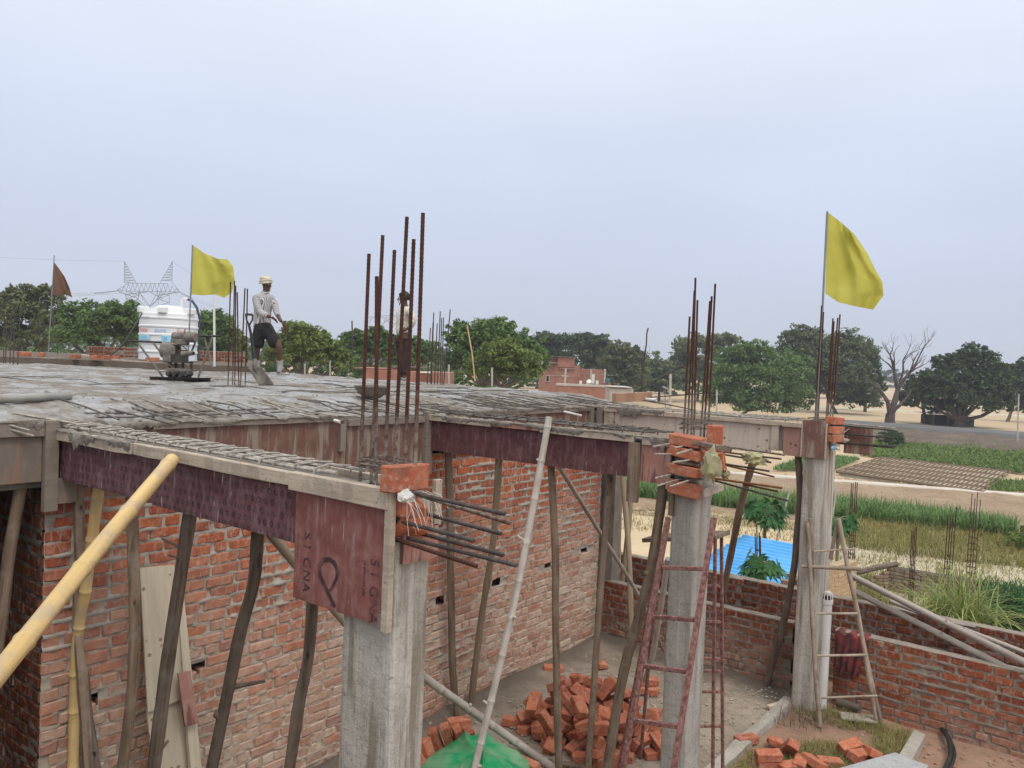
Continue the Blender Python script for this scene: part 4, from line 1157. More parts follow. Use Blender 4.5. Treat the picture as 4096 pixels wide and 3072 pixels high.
out_bars('long bars projecting right from the right column head', [((3375, 1693), (3580, 1712)), ((3375, 1703), (3575, 1722)), ((3375, 1735), (3575, 1752)), ((3375, 1772), (3575, 1786)), ((3378, 1776), (3575, 1791))], 2.9, 0.0085, [m_rodmud, m_steel, m_steel, m_steel, m_steel], (2.9, 6.9, 2.8))

# beam cages lying on the forms
def beam_cage(label, y, x0, x1, z, mat, mat2):
    t = empty('beam_cage', ((x0+x1)/2, y+.12, z), label, 'rebar')
    for k, dy in enumerate((0.045, 0.075, 0.135, 0.195)):
        e = x1-rnd.uniform(0, .25)
        n = 16
        pts = [(x0+(e-x0)*i/n, y+dy+0.012*(vnoise(i*0.8, k*3)-.5), z+0.006*k*0.5+0.014*(vnoise(i*0.7, k+9)-.5)) for i in range(n+1)]
        m = MB(); m.tube(pts, 0.0085, 6); m.build('bar', mat, t, True, 60)
    x = x0+0.1
    while x < x1-.15:
        sk = rnd.uniform(-.03, .03)
        pts = [(x+sk-.03, y+.03, z-.03), (x+sk-.012, y+.034, z+.012), (x, y+.115, z+.022), (x+.04, y+.21, z+.014), (x+.04, y+.215, z-.03)]
        m = MB(); m.tube(pts, 0.0055, 5); m.build('stirrup', mat2, t, True, 60)
        if rnd.random() < .6:
            m = MB(); m.tube([(x+.02, y+.06, z+.016), (x+.07, y+.12, z+.026), (x+.13, y+.15, z+.030)], 0.005, 5); m.build('stirrup', mat2, t, True, 60)
        x += rnd.uniform(.115, .15)
beam_cage('mortar-coated reinforcing cage lying along the nearest beam', YA, -0.5, 2.62, 3.020, m_rodmud, m_rodmud)
beam_cage('dark wet reinforcing cage lying along the middle beam', YB, -0.6, 2.52, 3.030, m_roddark, m_roddark)
beam_cage('pale mortar-coated cage lying along the far beam', YC, -0.6, 2.60, 3.035, m_rodmud, m_rodmud)
# slab mesh showing along the unfilled edge
t = empty('slab_mesh', (-0.4, 3.5, 3.0), 'grid of thin slab bars with ends projecting over the near edge', 'rebar')
y = 0.55
while y < 6.9:
    if not (YB-0.02 < y < YB+.28) :
        x1 = rnd.choice((0.06, .14, .24, .34, .42))+rnd.uniform(-.04, .04); x0 = -rnd.uniform(.45, 1.05)
        sk = rnd.uniform(-.05, .05)
        z1 = 3.050+rnd.uniform(-.012, .012); z0 = ZS+rnd.uniform(-0.02, 0.022)
        zm = 3.095+rnd.uniform(-.012, .018)
        m = MB(); m.tube([(x0, y+sk, z0), ((x0+x1)/2-.1, y+sk*.4, zm), (-.05, y, 3.066), (x1, y-sk*.3, z1)], 0.0068, 5); m.build('bar', m_roddark if rnd.random() < .55 else m_rodmud, t, True, 60)
    y += rnd.uniform(.08, .19)
for (x, ya, yb, z) in ((-.12, .5, 3.4, 3.052), (-.16, 3.6, 6.7, 3.055), (-.30, .4, 6.9, 3.068), (-.52, .9, 6.9, 3.085), (-.78, 1.2, 7.0, 3.10), (-1.05, 2.2, 7.1, 3.118), (-1.5, 3.0, 7.2, 3.13)):
    n = 14
    pts = [(x+.05*(vnoise(i*.6, x*9)-.5), ya+(yb-ya)*i/n, z+.022*(vnoise(i*.9, x*5)-.5)) for i in range(n+1)]
    m = MB(); m.tube(pts, 0.0062, 5); m.build('bar', m_roddark, t, True, 60)
for k in range(26):
    x = rnd.uniform(-5, -1.2); y = rnd.uniform(1.0, 6.9); L = rnd.uniform(.5, 1.6); a = rnd.choice((0, 0, 1.57))+rnd.uniform(-.06, .06)
    z = ZS+.010
    m = MB(); m.tube([(x, y, z-.012), (x+math.cos(a)*L*.5, y+math.sin(a)*L*.5, z+.008), (x+math.cos(a)*L, y+math.sin(a)*L, z-.015)], 0.005, 5); m.build('bar', m_roddark, t, True, 60)
# bars over the left edge
t = empty('edge_bars', (0.1, 0.1, 3.0), 'pale mortar-coated bars hanging over the slab edge at far left', 'rebar')
for (a, b) in (((0, 1690), (118, 1722)), ((0, 1706), (134, 1744)), ((50, 1652), (345, 1701))):
    bar(t, PX(a[0], a[1], -0.16 if a[1] < 1660 else .02), PX(b[0], b[1], 0.10), 0.0075, m_rodmud)
# loose bars sticking up at the far right corner of the slab
t = empty('loose_bars', PY(2490, 1596, 7.0), 'two long thin bars slanting up from the far corner of the slab', 'rebar')
bar(t, PY(2480, 1598, 6.95), PY(2801, 1430, 6.95), .008, m_steel); bar(t, PY(2486, 1598, 6.9), PY(2862, 1570, 6.9), .008, m_steel)
for q in range(5):
    bar(t, PY(2500+q*30, 1590+q*4, 6.85), PY(2720+q*24, 1628+q*5, 6.75), .006, m_roddark)
t = empty('bent_bar', PY(2566, 1560, 7.3), 'single thin bent bar standing against the trees', 'rebar')
m = MB(); m.tube([PY(2566, 1570, 7.3), PY(2570, 1490, 7.3), PY(2586, 1370, 7.3), PY(2587, 1335, 7.3), PY(2593, 1311, 7.3)], .009, 6); m.build('bar', m_steel, t, True)

# ------------------------------------------------------------------ poles: local Z runs along the pole
def pole_obj(name, label, cat, pts, r, mat, group=None, bamboo=0, rough=0.10, stubs=(), taper=1.0, n=12, parent=None):
    P = [Vector(tuple(map(float, p))) for p in pts]
    base = P[-1]; top = P[0]
    L = (top-base).length
    # resample
    acc = [0]
    for a, b in zip(P, P[1:]): acc.append(acc[-1]+(b-a).length)
    N = max(10, int(acc[-1]/0.045))
    q = (top-base).to_track_quat('Z', 'Y'); M4 = Matrix.Translation(base) @ q.to_matrix().to_4x4(); inv = M4.inverted()
    pp, rr = [], []
    sd = rnd.random()*90
    nodes = []
    if bamboo:
        s = rnd.uniform(.05, .2)
        while s < acc[-1]: nodes.append(s); s += bamboo*rnd.uniform(.85, 1.15)
    ss = sorted(set([acc[-1]*i/N for i in range(N+1)]+[x for k in nodes for x in (k-.012, k-.004, k+.004, k+.012) if 0 < x < acc[-1]]))
    for s in ss:
        i = max(j for j in range(len(acc)) if acc[j] <= s+1e-9); i = min(i, len(P)-2)
        u = (s-acc[i])/max(1e-6, acc[i+1]-acc[i])
        # smooth spline through the points
        p0 = P[max(i-1, 0)]; p1 = P[i]; p2 = P[i+1]; p3 = P[min(i+2, len(P)-1)]
        c = 0.5*((2*p1)+(p2-p0)*u+(2*p0-5*p1+4*p2-p3)*u*u+(3*p1-p0-3*p2+p3)*u**3)
        pp.append(inv @ c)
        rad_ = r*(taper+(1-taper)*s/acc[-1])
        if bamboo:
            d = min([abs(s-k) for k in nodes] or [1])
            rad_ *= 1.0+0.16*math.exp(-(d/.010)**2)
        else:
            rad_ *= 1+rough*(vnoise(s*5, sd)-.5)*2
        rr.append(rad_)
    m = MB(); m.tube(pp, rr, n)
    if rough and not bamboo:
        m.v = [(x*(1+.10*(vnoise(z*3+sd, math.atan2(y, x)*1.3+5)-.5)), y*(1+.10*(vnoise(z*3+sd+4, math.atan2(y, x)*1.3)-.5)), z) for x, y, z in m.v]
    for (f, ang, l, rs) in stubs:
        k = min(len(pp)-2, int(f*len(pp))); c = pp[k]; d = Vector((math.cos(ang), math.sin(ang), 0.45)).normalized()
        m.tube([c, c+d*(rr[k]+l*.5), c+d*(rr[k]+l)], [rs*1.5, rs*1.1, rs*.8], 7)
    o = bpy.data.objects.new(name, m.mesh(name, mat, True, 50)); C.objects.link(o); o.matrix_basis = M4
    if parent is None: tag(o, label, cat, group)
    else:
        o.parent = parent; o.matrix_parent_inverse = (Matrix.Translation(parent.location)).inverted()
    return o
def yp(px, y0, y1=None):
    """pixels down a pole standing near the plane Y = y0 (top) .. y1 (foot)"""
    y1 = y0 if y1 is None else y1
    a, b = px[0][1], px[-1][1]
    return [PY(x, y, y0+(y1-y0)*(y-a)/(b-a)) for x, y in px]
def tofloor(pts, z=0.0):
    a = np.array(pts[-2]); b = np.array(pts[-1])
    d = (b-a); k = (z-b[2])/d[2] if abs(d[2]) > 1e-6 else 0
    if k > 0: pts = list(pts)+[b+d*k]
    return pts
G1 = 'wooden props under the formwork'
def prop(label, px, w, y0, y1=None, mat=None, floor=True, **k):
    pts = yp(px, y0, y1)
    d0 = np.array(pts[0])-np.array(pts[1]); pts = [np.array(pts[0])+d0/np.linalg.norm(d0)*.10]+list(pts)
    if floor: pts = tofloor(pts)
    dist = float((np.array(pts[0])-CAM)@_fw); r = w/2/FPX*dist
    return pole_obj('timber_prop', label, 'prop', pts, r, mat or m_pole, G1, **k)
YP = YA+.14
pa = [PX(82, 1948, -0.06), PX(40, 2200, -0.06), PX(4, 2480, -.06)]
o = pole_obj('timber_prop', 'round grey prop at the extreme left under the slab edge', 'prop', tofloor(pa), .036, m_pole, G1)
prop('squared greyish prop left of the yellow bamboo props', [(315, 1955), (318, 2200), (312, 2500), (330, 2750)], 40, YP, mat=m_pole, n=6)
prop('crooked dark stick standing against the corner below the bamboo prop', [(335, 2640), (352, 2850), (385, 3080)], 34, YP+.1, mat=m_pole_dk, stubs=((.45, 1.2, .07, .008),))
prop('yellow bamboo prop at left under the nearest beam', [(391, 1976), (365, 2180), (342, 2363), (320, 2480), (301, 2674), (292, 3072)], 42, YP, mat=m_bam_y, bamboo=.30)
prop('straight weathered prop left of the white plywood sheet', [(528, 2035), (537, 2363), (532, 2720), (491, 3072)], 45, YP)
prop('thick cracked prop in front of the white plywood sheet', [(759, 2067), (722, 2304), (667, 2674), (616, 3072)], 54, YP, mat=m_pole_dk, stubs=((.55, .3, .06, .010), (.12, 2.5, .10, .006), (.14, 3.4, .09, .005)))
prop('knotty leaning prop midway along the nearest beam', [(1030, 2149), (1014, 2330), (965, 2512), (921, 2720), (847, 3072)], 50, YP, mat=m_pole_dk, stubs=((.34, 5.4, .16, .010), (.42, 2.6, .015, .02)))
prop('dark prop beside the nearest concrete column', [(1252, 2390), (1233, 2628), (1196, 2813), (1159, 3072)], 48, YP, mat=m_pole_dk)
o = pole_obj('timber_brace', 'pale round brace slanting behind the nearest column form', 'prop', [PY(1080, 2135, YA+.30), PY(1166, 2236, YA+.34), PY(1400, 2510, YA+.5)], .024, m_pole_lt)
YQ = YB+.13
prop('thin prop under the left end of the middle beam', [(1793, 1805), (1800, 2100), (1806, 2468), (1812, 2700), (1832, 2869)], 30, YQ, 3.94)
prop('pale prop leaning under the middle beam near the wall', [(1996, 1838), (1973, 2163), (1927, 2468), (1880, 2836)], 29, YQ, 4.15, mat=m_pole_lt)
prop('upright prop beside the white bamboo, darkened towards its foot', [(2205, 1868), (2221, 2209), (2223, 2535), (2235, 3072)], 29, YQ, mat=m_pole)
prop('slender greyish prop in front of the brick heap', [(2441, 1905), (2422, 2117), (2390, 2535), (2353, 3072)], 28, YQ, mat=m_pole, n=8)
prop('stout leaning prop left of the middle column', [(2654, 1945), (2630, 2117), (2598, 2302), (2548, 2489), (2488, 2721), (2428, 3072)], 42, YB+.08, mat=m_pole, stubs=((.3, 2.6, .012, .02),))
YR = YC+.12
prop('yellow bamboo prop at the far end of the long brick wall', [(2482, 1840), (2473, 2117), (2471, 2360)], 25, YR+.9, mat=m_bam_y, bamboo=.3)
prop('thin crooked prop crossing the yellow bamboo under the far beam', [(2486, 1850), (2515, 2200), (2524, 2480)], 22, YR, mat=m_pole_lt)
prop('thin leaning prop under the far beam behind the low wall', [(2526, 1960), (2512, 2130), (2490, 2320)], 21, YR+.8, mat=m_pole_lt)
prop('leaning prop between the middle and right columns', [(3005, 1868), (2963, 2024), (2926, 2209), (2898, 2348), (2892, 2420)], 29, 6.1, 7.3, mat=m_pole)
prop('dark curved prop left of the right column', [(3192, 1828), (3200, 1980), (3190, 2117), (3171, 2302), (3122, 2535), (3064, 2744)], 27, YR, 6.86, mat=m_pole_dk)
pole_obj('bamboo_brace', 'knotted grey bamboo brace slanting down from the middle beam to the low wall', 'bamboo', [PY(2240, 1872, YB+.27), PY(2400, 2130, YB+1.3), PY(2561, 2394, YB+2.3), PY(2652, 2600, 6.75)], .021, m_bam_g, bamboo=.26, stubs=((.25, 1, .05, .006), (.5, 2, .04, .006), (.72, 1, .05, .006)))
pole_obj('bamboo_pole', 'pale bamboo leaning behind the red steel ladder', 'bamboo', [PY(2672, 2235, 3.9), PY(2618, 2582, 4.3), PY(2580, 2720, 4.55)], .024, m_bam_w, bamboo=.3)
pw = [PY(2197, 1668, YB-.03), PY(2070, 2350, 3.12), PY(1899, 3072, 2.78), PZ(1858, 3240, 0.0)]
pole_obj('bamboo_pole', 'long bleached white bamboo leaning on the middle beam', 'bamboo', pw, .0290, m_bam_w, bamboo=.30, stubs=((.16, 0, .03, .012), (.33, 1, .06, .009), (.52, 3, .03, .012), (.62, 5, .02, .014), (.72, 1, .04, .010), (.86, 3.4, .03, .012)))
pole_obj('bamboo_pole', 'grey bamboo lying slanted across the floor behind the nearest column', 'bamboo', [PY(1500, 2560, 2.2), PY(1700, 2712, 2.85), PZ(2060, 2965, .12), PZ(2240, 3092, .03)], .035, m_bam_g, bamboo=.31, stubs=((.55, 1, .02, .016), (.8, 4, .02, .014)))
# the big yellow bamboo nearest the camera, resting on the near beam
a = PY(690, 1838, YA-.075); b = PD(-40, 2735, 2.75)
pole_obj('bamboo_pole', 'thick yellow bamboo in the left foreground resting on the nearest beam', 'bamboo', [a, a*.5+b*.5+np.array([0, 0, .01]), b, b+(b-a)*1.1], .0375, m_bam_y, bamboo=.42, taper=.92, n=20, rough=.02)
# bamboo bundle on the right
for i, (a, b, w, lab) in enumerate((((3400, 2300), (4130, 2665), 27, 'upper grey bamboo of the bundle resting across the boundary walls'), ((3412, 2362), (4150, 2735), 26, 'lower grey bamboo of the bundle, nearest the front wall'), ((3560, 2405), (4140, 2625), 18, 'thin bamboo pole behind the bundle across the boundary walls'))):
    P0 = PY(a[0], a[1], 7.62 if i != 2 else 7.66); 
    P1 = PY(b[0], b[1], 6.95 if i != 2 else 7.35)
    pole_obj('bamboo_pole', lab, 'bamboo', [P0, (P0+P1)/2, P1, P1+(P1-P0)*.4], w/2/FPX*8.3, m_bam_g, 'bamboo bundle on the boundary walls', bamboo=.4, stubs=((.4, 1, .03, .006),))
# plywood sheets leaning on the wall at left
t = empty('plywood_sheet', PX(600, 3000, 0.15), 'pale worn plywood sheet leaning upright against the brick wall', 'plywood')
def lean_quad(name, mat, px, xs, th, parent):
    """board given by four pixels (tl, tr, br, bl) at given X offsets from the wall"""
    q = [PX(p[0], p[1], x) for p, x in zip(px, xs)]
    q = [Vector(tuple(v)) for v in q]
    nrm = (q[1]-q[0]).cross(q[3]-q[0]).normalized()
    if nrm.x < 0: nrm = -nrm
    b = [v-nrm*th for v in q]
    cx = sum(q, Vector())/4
    up = ((q[0]+q[1])-(q[3]+q[2])).normalized(); xx = up.cross(nrm).normalized(); yy = up.cross(xx)
    M4 = Matrix(((xx.x, yy.x, up.x, cx.x), (xx.y, yy.y, up.y, cx.y), (xx.z, yy.z, up.z, cx.z), (0, 0, 0, 1)))
    inv = M4.inverted()
    m = MB(); m.hexa([inv @ v for v in (b[3], b[2], q[2], q[3], b[0], b[1], q[1], q[0])])
    o = bpy.data.objects.new(name, m.mesh(name, mat)); C.objects.link(o); o.matrix_basis = M4
    o.parent = parent; o.matrix_parent_inverse = Matrix.Translation(parent.location).inverted()
    return o
lean_quad('sheet', m_ply_white, [(560, 2272), (697, 2258), (748, 2790), (592, 2850)], [.02, .02, .16, .16], .014, t)
lean_quad('sheet', m_ply_white, [(588, 2840), (742, 2795), (800, 3260), (640, 3330)], [.13, .13, .28, .28], .014, t)
t = empty('timber_strip', PX(760, 3000, 0.2), 'narrow sawn strip leaning beside the plywood sheet', 'plank')
lean_quad('strip', m_ply_white, [(706, 2330), (730, 2330), (815, 3150), (768, 3150)], [.04, .04, .30, .30], .03, t)
t = empty('timber_strip', PX(760, 2800, 0.2), 'short pinkish board leaning on the narrow strip beside the plywood sheet', 'plank')
lean_quad('strip', m_ply_pink, [(714, 2695), (762, 2684), (795, 2893), (742, 2908)], [.20, .20, .27, .27], .02, t)
# ------------------------------------------------------------------ loose bricks
_lm = []
for i in range(6):
    r_ = random.Random(40+i)
    V = [(x, y+0.055, z) for x, y, z in brick_verts(0.228, 0.073, 0.110, 0.006, 0.009, r_)]
    m = MB(); m.add(V, BF); _lm.append(m.mesh('brick', m_loose))
for i in range(3):                                     # broken halves
    r_ = random.Random(60+i)
    V = [(x, y+0.055, z) for x, y, z in brick_verts(0.13, 0.072, 0.108, 0.010, 0.028, r_)]
    m = MB(); m.add(V, BF); _lm.append(m.mesh('brick', m_loose))
GH = 'bricks of the heap'
def lbrick(label, loc, rot, k=None, group=None, mesh=None):
    o = bpy.data.objects.new('brick', mesh or _lm[rnd.randrange(6) if k is None else k]); C.objects.link(o)
    o.location = tuple(map(float, loc)); o.rotation_euler = rot
    return tag(o, label, 'brick', group)
# heap on the floor: each brick settles on what lies under it
def heap(cx, cy, n, R, label, group, seed, hlim=.5, flat=.0):
    r = random.Random(seed)
    G = 0.02; W = 120
    hm = np.zeros((W, W))
    ox, oy = cx-W*G/2, cy-W*G/2
    gx = ox+(np.arange(W)+.5)*G; gy = oy+(np.arange(W)+.5)*G
    GX, GY = np.meshgrid(gx, gy, indexing='ij')
    for i in range(n):
        rr = R*math.sqrt(r.random())*(1.0 if i < n*.5 else .62); th = r.random()*6.283
        x, y = cx+rr*math.cos(th)*1.0, cy+rr*math.sin(th)*.8
        yaw = r.random()*3.1416
        ori = r.random()
        dims = (.228, .11, .073) if ori < .72 else ((.228, .073, .11) if ori < .93 else (.11, .073, .228))
        c, s = math.cos(yaw), math.sin(yaw)
        lx = (GX-x)*c+(GY-y)*s; ly = -(GX-x)*s+(GY-y)*c
        msk = (np.abs(lx) < dims[0]*.5) & (np.abs(ly) < dims[1]*.5)
        hs = hm[msk]
        if not len(hs): continue
        # plane fit for tilt
        A = np.stack([lx[msk], ly[msk], np.ones(msk.sum())], 1)
        co = np.linalg.lstsq(A, hs, rcond=None)[0]
        tx = max(-.5, min(.5, co[0])); ty = max(-.5, min(.5, co[1]))
        res = hs-(A @ np.array([tx, ty, 0])); zc = float(np.percentile(res, 82))+dims[2]*.5
        if zc > hlim: continue
        k = r.randrange(6) if r.random() < .85 else 6+r.randrange(3)
        M4 = Matrix.Rotation(yaw, 4, 'Z') @ Matrix.Rotation(-math.atan(tx), 4, 'Y') @ Matrix.Rotation(math.atan(ty), 4, 'X')
        if ori >= .93: M4 = M4 @ Matrix.Rotation(math.pi/2, 4, 'Y')
        if .72 <= ori: M4 = M4 @ Matrix.Rotation(math.pi/2, 4, 'X')
        o = bpy.data.objects.new('brick', _lm[k]); C.objects.link(o)
        o.matrix_basis = Matrix.Translation((x, y, zc)) @ M4
        tag(o, label, 'brick', group)
        hm[msk] = np.maximum(hm[msk], (A @ np.array([tx, ty, zc+dims[2]*.5])))
hc = PZ(2375, 2945, 0.0)
heap(hc[0], hc[1], 165, .70, 'loose red brick in the heap on the dusty floor', GH, 4, .43)
q = PZ(2310, 2775, .18)
lbrick('red brick standing on end at the top of the heap', PD(2306, 2742, float((q-CAM)@_fw)-.05), (rad(90), rad(78), rad(20)), 1, GH)
q = PZ(2058, 2888, .04); lbrick('single dull brick lying on the floor left of the heap', q, (0, 0, rad(18)), 2)
q = PZ(2215, 2676, .035); lbrick('grey mortar-covered brick lying at the foot of the long wall', q, (0, 0, rad(35)), 3)
q = PZ(1835, 2890, .04); lbrick('greyish brick under the thin prop near the wall foot', q, (0, 0, rad(60)), 3)
q = PZ(2405, 2662, .04); lbrick('broken brick piece lying alone on the floor near the low wall', q, (0, .1, rad(70)), 7)
q = PZ(2592, 2748, .05); lbrick('brick behind the ladder foot, upper one of a pair', q+np.array([0, 0, .065]), (0, .05, rad(40)), 0)
q = PZ(2592, 2762, .04); lbrick('brick behind the ladder foot, lower one of a pair', q, (0, 0, rad(22)), 4)
q = PZ(2620, 2850, .05); lbrick('brick leaning between the heap and the middle column', q, (0, .3, rad(100)), 5)
def stamp(o, txt='भारत', size=.05):
    """raised frog lettering pressed into the bed face"""
    me = text_mesh(txt, size); me.materials.clear(); me.materials.append(m_loose)
    xs = [v.co.x for v in me.vertices]; ys = [v.co.y for v in me.vertices]
    cx, cy = (min(xs)+max(xs))/2, (min(ys)+max(ys))/2
    for v in me.vertices: v.co.x -= cx; v.co.y -= cy
    s = bpy.data.objects.new('stamp', me); C.objects.link(s)
    md = s.modifiers.new('thick', 'SOLIDIFY'); md.thickness = .006
    s.parent = o; s.location = (0, 0, .0395)
    V = [(-.085, 0), (0, .042), (.085, 0), (0, -.042)]
    m = MB()
    for i in range(4):
        a, b = V[i], V[(i+1) % 4]; m.tube([(a[0], a[1], .0365), (b[0], b[1], .0365)], .0032, 4)
    f = m.build('frog_rim', m_loose); f.parent = o
for (px, py, z, yaw, tx, ty, lab, st) in (
    (2985, 2958, .035, 62, 0, 0, 'stamped brick lying on the floor beside the plinth edge', 1),
    (3400, 2985, .08, 58, 16, -8, 'tilted stamped brick lying on grass by the grey slab', 1),
    (3438, 3022, .05, 70, 10, 8, 'stamped brick half under the tilted one by the grey slab', 1),
    (3486, 3008, .07, 125, 20, 14, 'stamped brick leaning at the corner of the grey slab', 1),
    (3075, 3022, .12, 38, 4, -3, 'upper stamped brick of the pair at the bottom edge by the plinth', 1),
    (3078, 3056, .04, 38, 0, 0, 'lower brick of the pair at the bottom edge by the plinth', 0),
    (3160, 2990, .09, 130, 30, 40, 'stamped brick propped on edge in the grass', 1),
    (3098, 2968, .05, 20, 0, 10, 'broken orange brick with a hole, behind the propped one', 0),
    (3200, 3052, .05, 100, 8, 0, 'brick in the bottom row left of the grey slab', 0),
    (3255, 3048, .07, 150, 18, 0, 'slanted brick at the bottom edge in the grass', 0),
    (3320, 3052, .03, 40, 0, 5, 'flat brick partly buried near the grey slab', 0),
    (3160, 3068, .04, 60, 0, 0, 'brick at the very bottom edge of the grass', 0)):
    o = lbrick(lab, PZ(px, py, z), (rad(tx), rad(ty), rad(yaw)), 8 if 'broken' in lab else None, 'bricks scattered in the grass')
    if st: stamp(o)
# leaning bricks by the tarpaulin
for i, (px, py, z, lab) in enumerate(((1712, 3010, .10, 'dusty brick leaning nearest the column beside the tarpaulin'), (1745, 2965, .12, 'dusty brick on end, second from the column beside the tarpaulin'), (1790, 2945, .15, 'pale brick on end behind the tarpaulin'), (1835, 2952, .14, 'orange brick leaning behind the tarpaulin, left of the bamboo'), (1875, 2955, .12, 'orange brick behind the tarpaulin at the bamboo crossing'), (1690, 3050, .08, 'brick lowest by the column foot'), (2120, 3062, .05, 'orange brick lying right of the tarpaulin at the bottom edge'))):
    lbrick(lab, PZ(px, py, z), (rad(15+8*i), rad(68 if i < 5 else 5), rad(30+23*i)), None, 'bricks around the tarpaulin')
# ------------------------------------------------------------------ bricks packed at the column heads
def hbrick(label, c, dims_rot, k=0, par=None): return lbrick(label, c, dims_rot, k)
q = PX(1642, 1930, 2.99)
b1 = lbrick('big orange brick on top of the nearest column head', (2.985, 0.245, 3.052), (rad(88), rad(2), rad(95)), 0)
lbrick('broken brick jammed under the white bag at the nearest column head', (3.0, 0.255, 2.925), (rad(8), rad(6), rad(92)), 7)
lbrick('lower broken brick at the nearest column head behind the bars', (3.0, 0.265, 2.855), (rad(-14), rad(10), rad(88)), 8)
YBf = YB-.045
for i, (cz, tilt, lab) in enumerate(((3.000, 4, 'topmost brick packed on the middle column head'), (2.912, 7, 'second brick from the top on the middle column head'), (2.780, 4, 'third brick from the top on the middle column head'), (2.640, 5, 'lowest stamped brick on the middle column head'))):
    o = lbrick(lab, (2.69, YBf+.03, cz), (rad(2), rad(tilt), rad(-4)), i)
    o.scale = (1.12, 1, 1.02)
    if i == 3:
        o.rotation_euler = (rad(90), rad(tilt), rad(-4)); o.scale = (1.12, 1, 1); stamp(o, 'भारत', .05)
lbrick('dull brick behind the topmost one on the middle column head', (2.86, 3.62, 3.01), (rad(90), rad(90), rad(15)), 4)
lbrick('brick end showing right of the bag on the middle column', (2.90, 3.60, 2.86), (rad(90), rad(80), rad(15)), 7)
for i, (z, lab) in enumerate(((3.060, 'topmost brick on the right column head'), (2.965, 'middle brick on the right column head'), (2.878, 'lowest brick on the right column head'))):
    lbrick(lab, (2.885, 6.60, z), (rad(1), rad(2), rad(80)), i)
# slivers of wood wedged between
for (a, b, w, lab) in (((2705, 1845), (2800, 1862), .022, 'thin wedge of wood between the bricks of the middle column'), ((2700, 1897), (2812, 1918), .010, 'thin lath between the lowest bricks of the middle column'), ((2772, 1768), (2925, 1800), .03, 'splintered dark plank lying over the middle column head')):
    A = Vector(tuple(PY(a[0], a[1], YB-.06))); B = Vector(tuple(PY(b[0], b[1], YB-.03)))
    m = MB(); d = B-A; q4 = d.to_track_quat('X', 'Z').to_matrix(); m.box((A+B)/2, (d.length, .05, w), q4)
    o = m.build('wood_wedge', m_pole, bevel=.003); tag(o, lab, 'plank')
A = PY(2798, 1975, YB+.0); m = MB()
lean = [PX(2806, 1960, 2.82), PX(2885, 1925, 2.82), PX(2885, 1960, 2.82), PX(2808, 1990, 2.82)]
m.add([tuple(v) for v in lean]+[(v[0]+.02, v[1], v[2]) for v in lean], [(0, 1, 2, 3), (7, 6, 5, 4), (0, 4, 5, 1), (1, 5, 6, 2), (2, 6, 7, 3), (3, 7, 4, 0)])
tag(m.build('wood_offcut', m_paleply), 'pale wood offcut nailed under the bag on the middle column', 'plank')
# ------------------------------------------------------------------ bags, fibres
def crumple(name, label, cat, c, size, mat, seed, up=(0, 0, 1), parent=None, amp=.45, n=36):
    u = np.linspace(0, 2*np.pi, n, endpoint=False); v = np.linspace(0.02, np.pi-.02, n//2)
    U, V = np.meshgrid(u, v, indexing='ij')
    d = np.stack([np.cos(U)*np.sin(V), np.sin(U)*np.sin(V), np.cos(V)], -1)
    r = np.random.RandomState(seed)
    h = np.ones(U.shape)
    for k in range(26):
        w_ = r.normal(size=3); w_ /= np.linalg.norm(w_); f = r.uniform(2.5, 7); ph = r.uniform(0, 6.28)
        h += amp*0.085*(1-np.abs(np.sin((d@w_)*f+ph))*2)*r.uniform(.4, 1)
    h = np.clip(h, .62, 1.3)
    P = d*h[..., None]*np.array(size)+np.array(c)
    i = np.arange(n)[:, None]*(n//2)+np.arange(n//2-1)[None, :]; j = ((np.arange(n)+1) % n)[:, None]*(n//2)+np.arange(n//2-1)[None, :]
    F = np.stack([i.ravel(), (i+1).ravel(), (j+1).ravel(), j.ravel()], 1)
    o = npobj(name, P.reshape(-1, 3)-np.array(c), F, mat, None, smooth=True)
    o.data.set_sharp_from_angle(angle=rad(32))
    o.location = tuple(map(float, c))
    if parent is None: tag(o, label, cat)
    else: keepw(o, parent)
    return o
crumple('plastic_bag', 'crumpled yellowish cement bag stuffed at the middle column head', 'bag', PY(2848, 1862, YB-.09), (.100, .075, .150), m_bag, 3, amp=.85)
crumple('plastic_bag', 'small crumpled yellow bag scrap below the stuffed cement bag', 'bag', PY(2902, 1895, YB+.1), (.045, .05, .05), m_bag, 9, amp=.9)
crumple('plastic_bag', 'torn cement bag lying on the bars right of the middle column', 'bag', PY(3020, 1832, YB+.10), (.115, .09, .075), m_bag, 5, amp=.9)
crumple('woven_bag', 'white woven bag wad pressed under the big orange brick', 'bag', (3.035, .205, 2.985), (.03, .06, .035), m_bagwhite, 7, amp=.7)
crumple('woven_bag', 'white torn bag with blue print under the right column head', 'bag', PX(3345, 1788, 2.9), (.06, .10, .045), m_bagwhite, 8, amp=1.0)
crumple('woven_bag', 'small blue-printed bag scrap beside the white torn bag', 'bag', PX(3330, 1792, 2.93), (.02, .045, .028), m_bagblue, 10, amp=.8)
def ribbon(name, label, cat, pts, w, mat):
    m = MB(); V = []; F = []
    for i, p in enumerate(pts):
        a = rnd.uniform(-.6, .6)
        d = Vector((math.cos(a)*.6, math.sin(a)*.8, .5)).normalized()*w[i]
        p = Vector(tuple(p)); V += [p-d, p+d]
    F = [(2*i, 2*i+1, 2*i+3, 2*i+2) for i in range(len(pts)-1)]
    m.add(V, F); o = m.build(name, mat, smooth=True, angle=80); md = o.modifiers.new('t', 'SOLIDIFY'); md.thickness = .002
    return tag(o, label, cat)
ribbon('bag_scrap', 'white bag scrap fluttering between the bars of the right column', 'bag', [PX(x, y, 2.93) for x, y in ((3373, 1732), (3385, 1722), (3398, 1718), (3404, 1728))], [.01, .03, .03, .01], m_bagwhite)
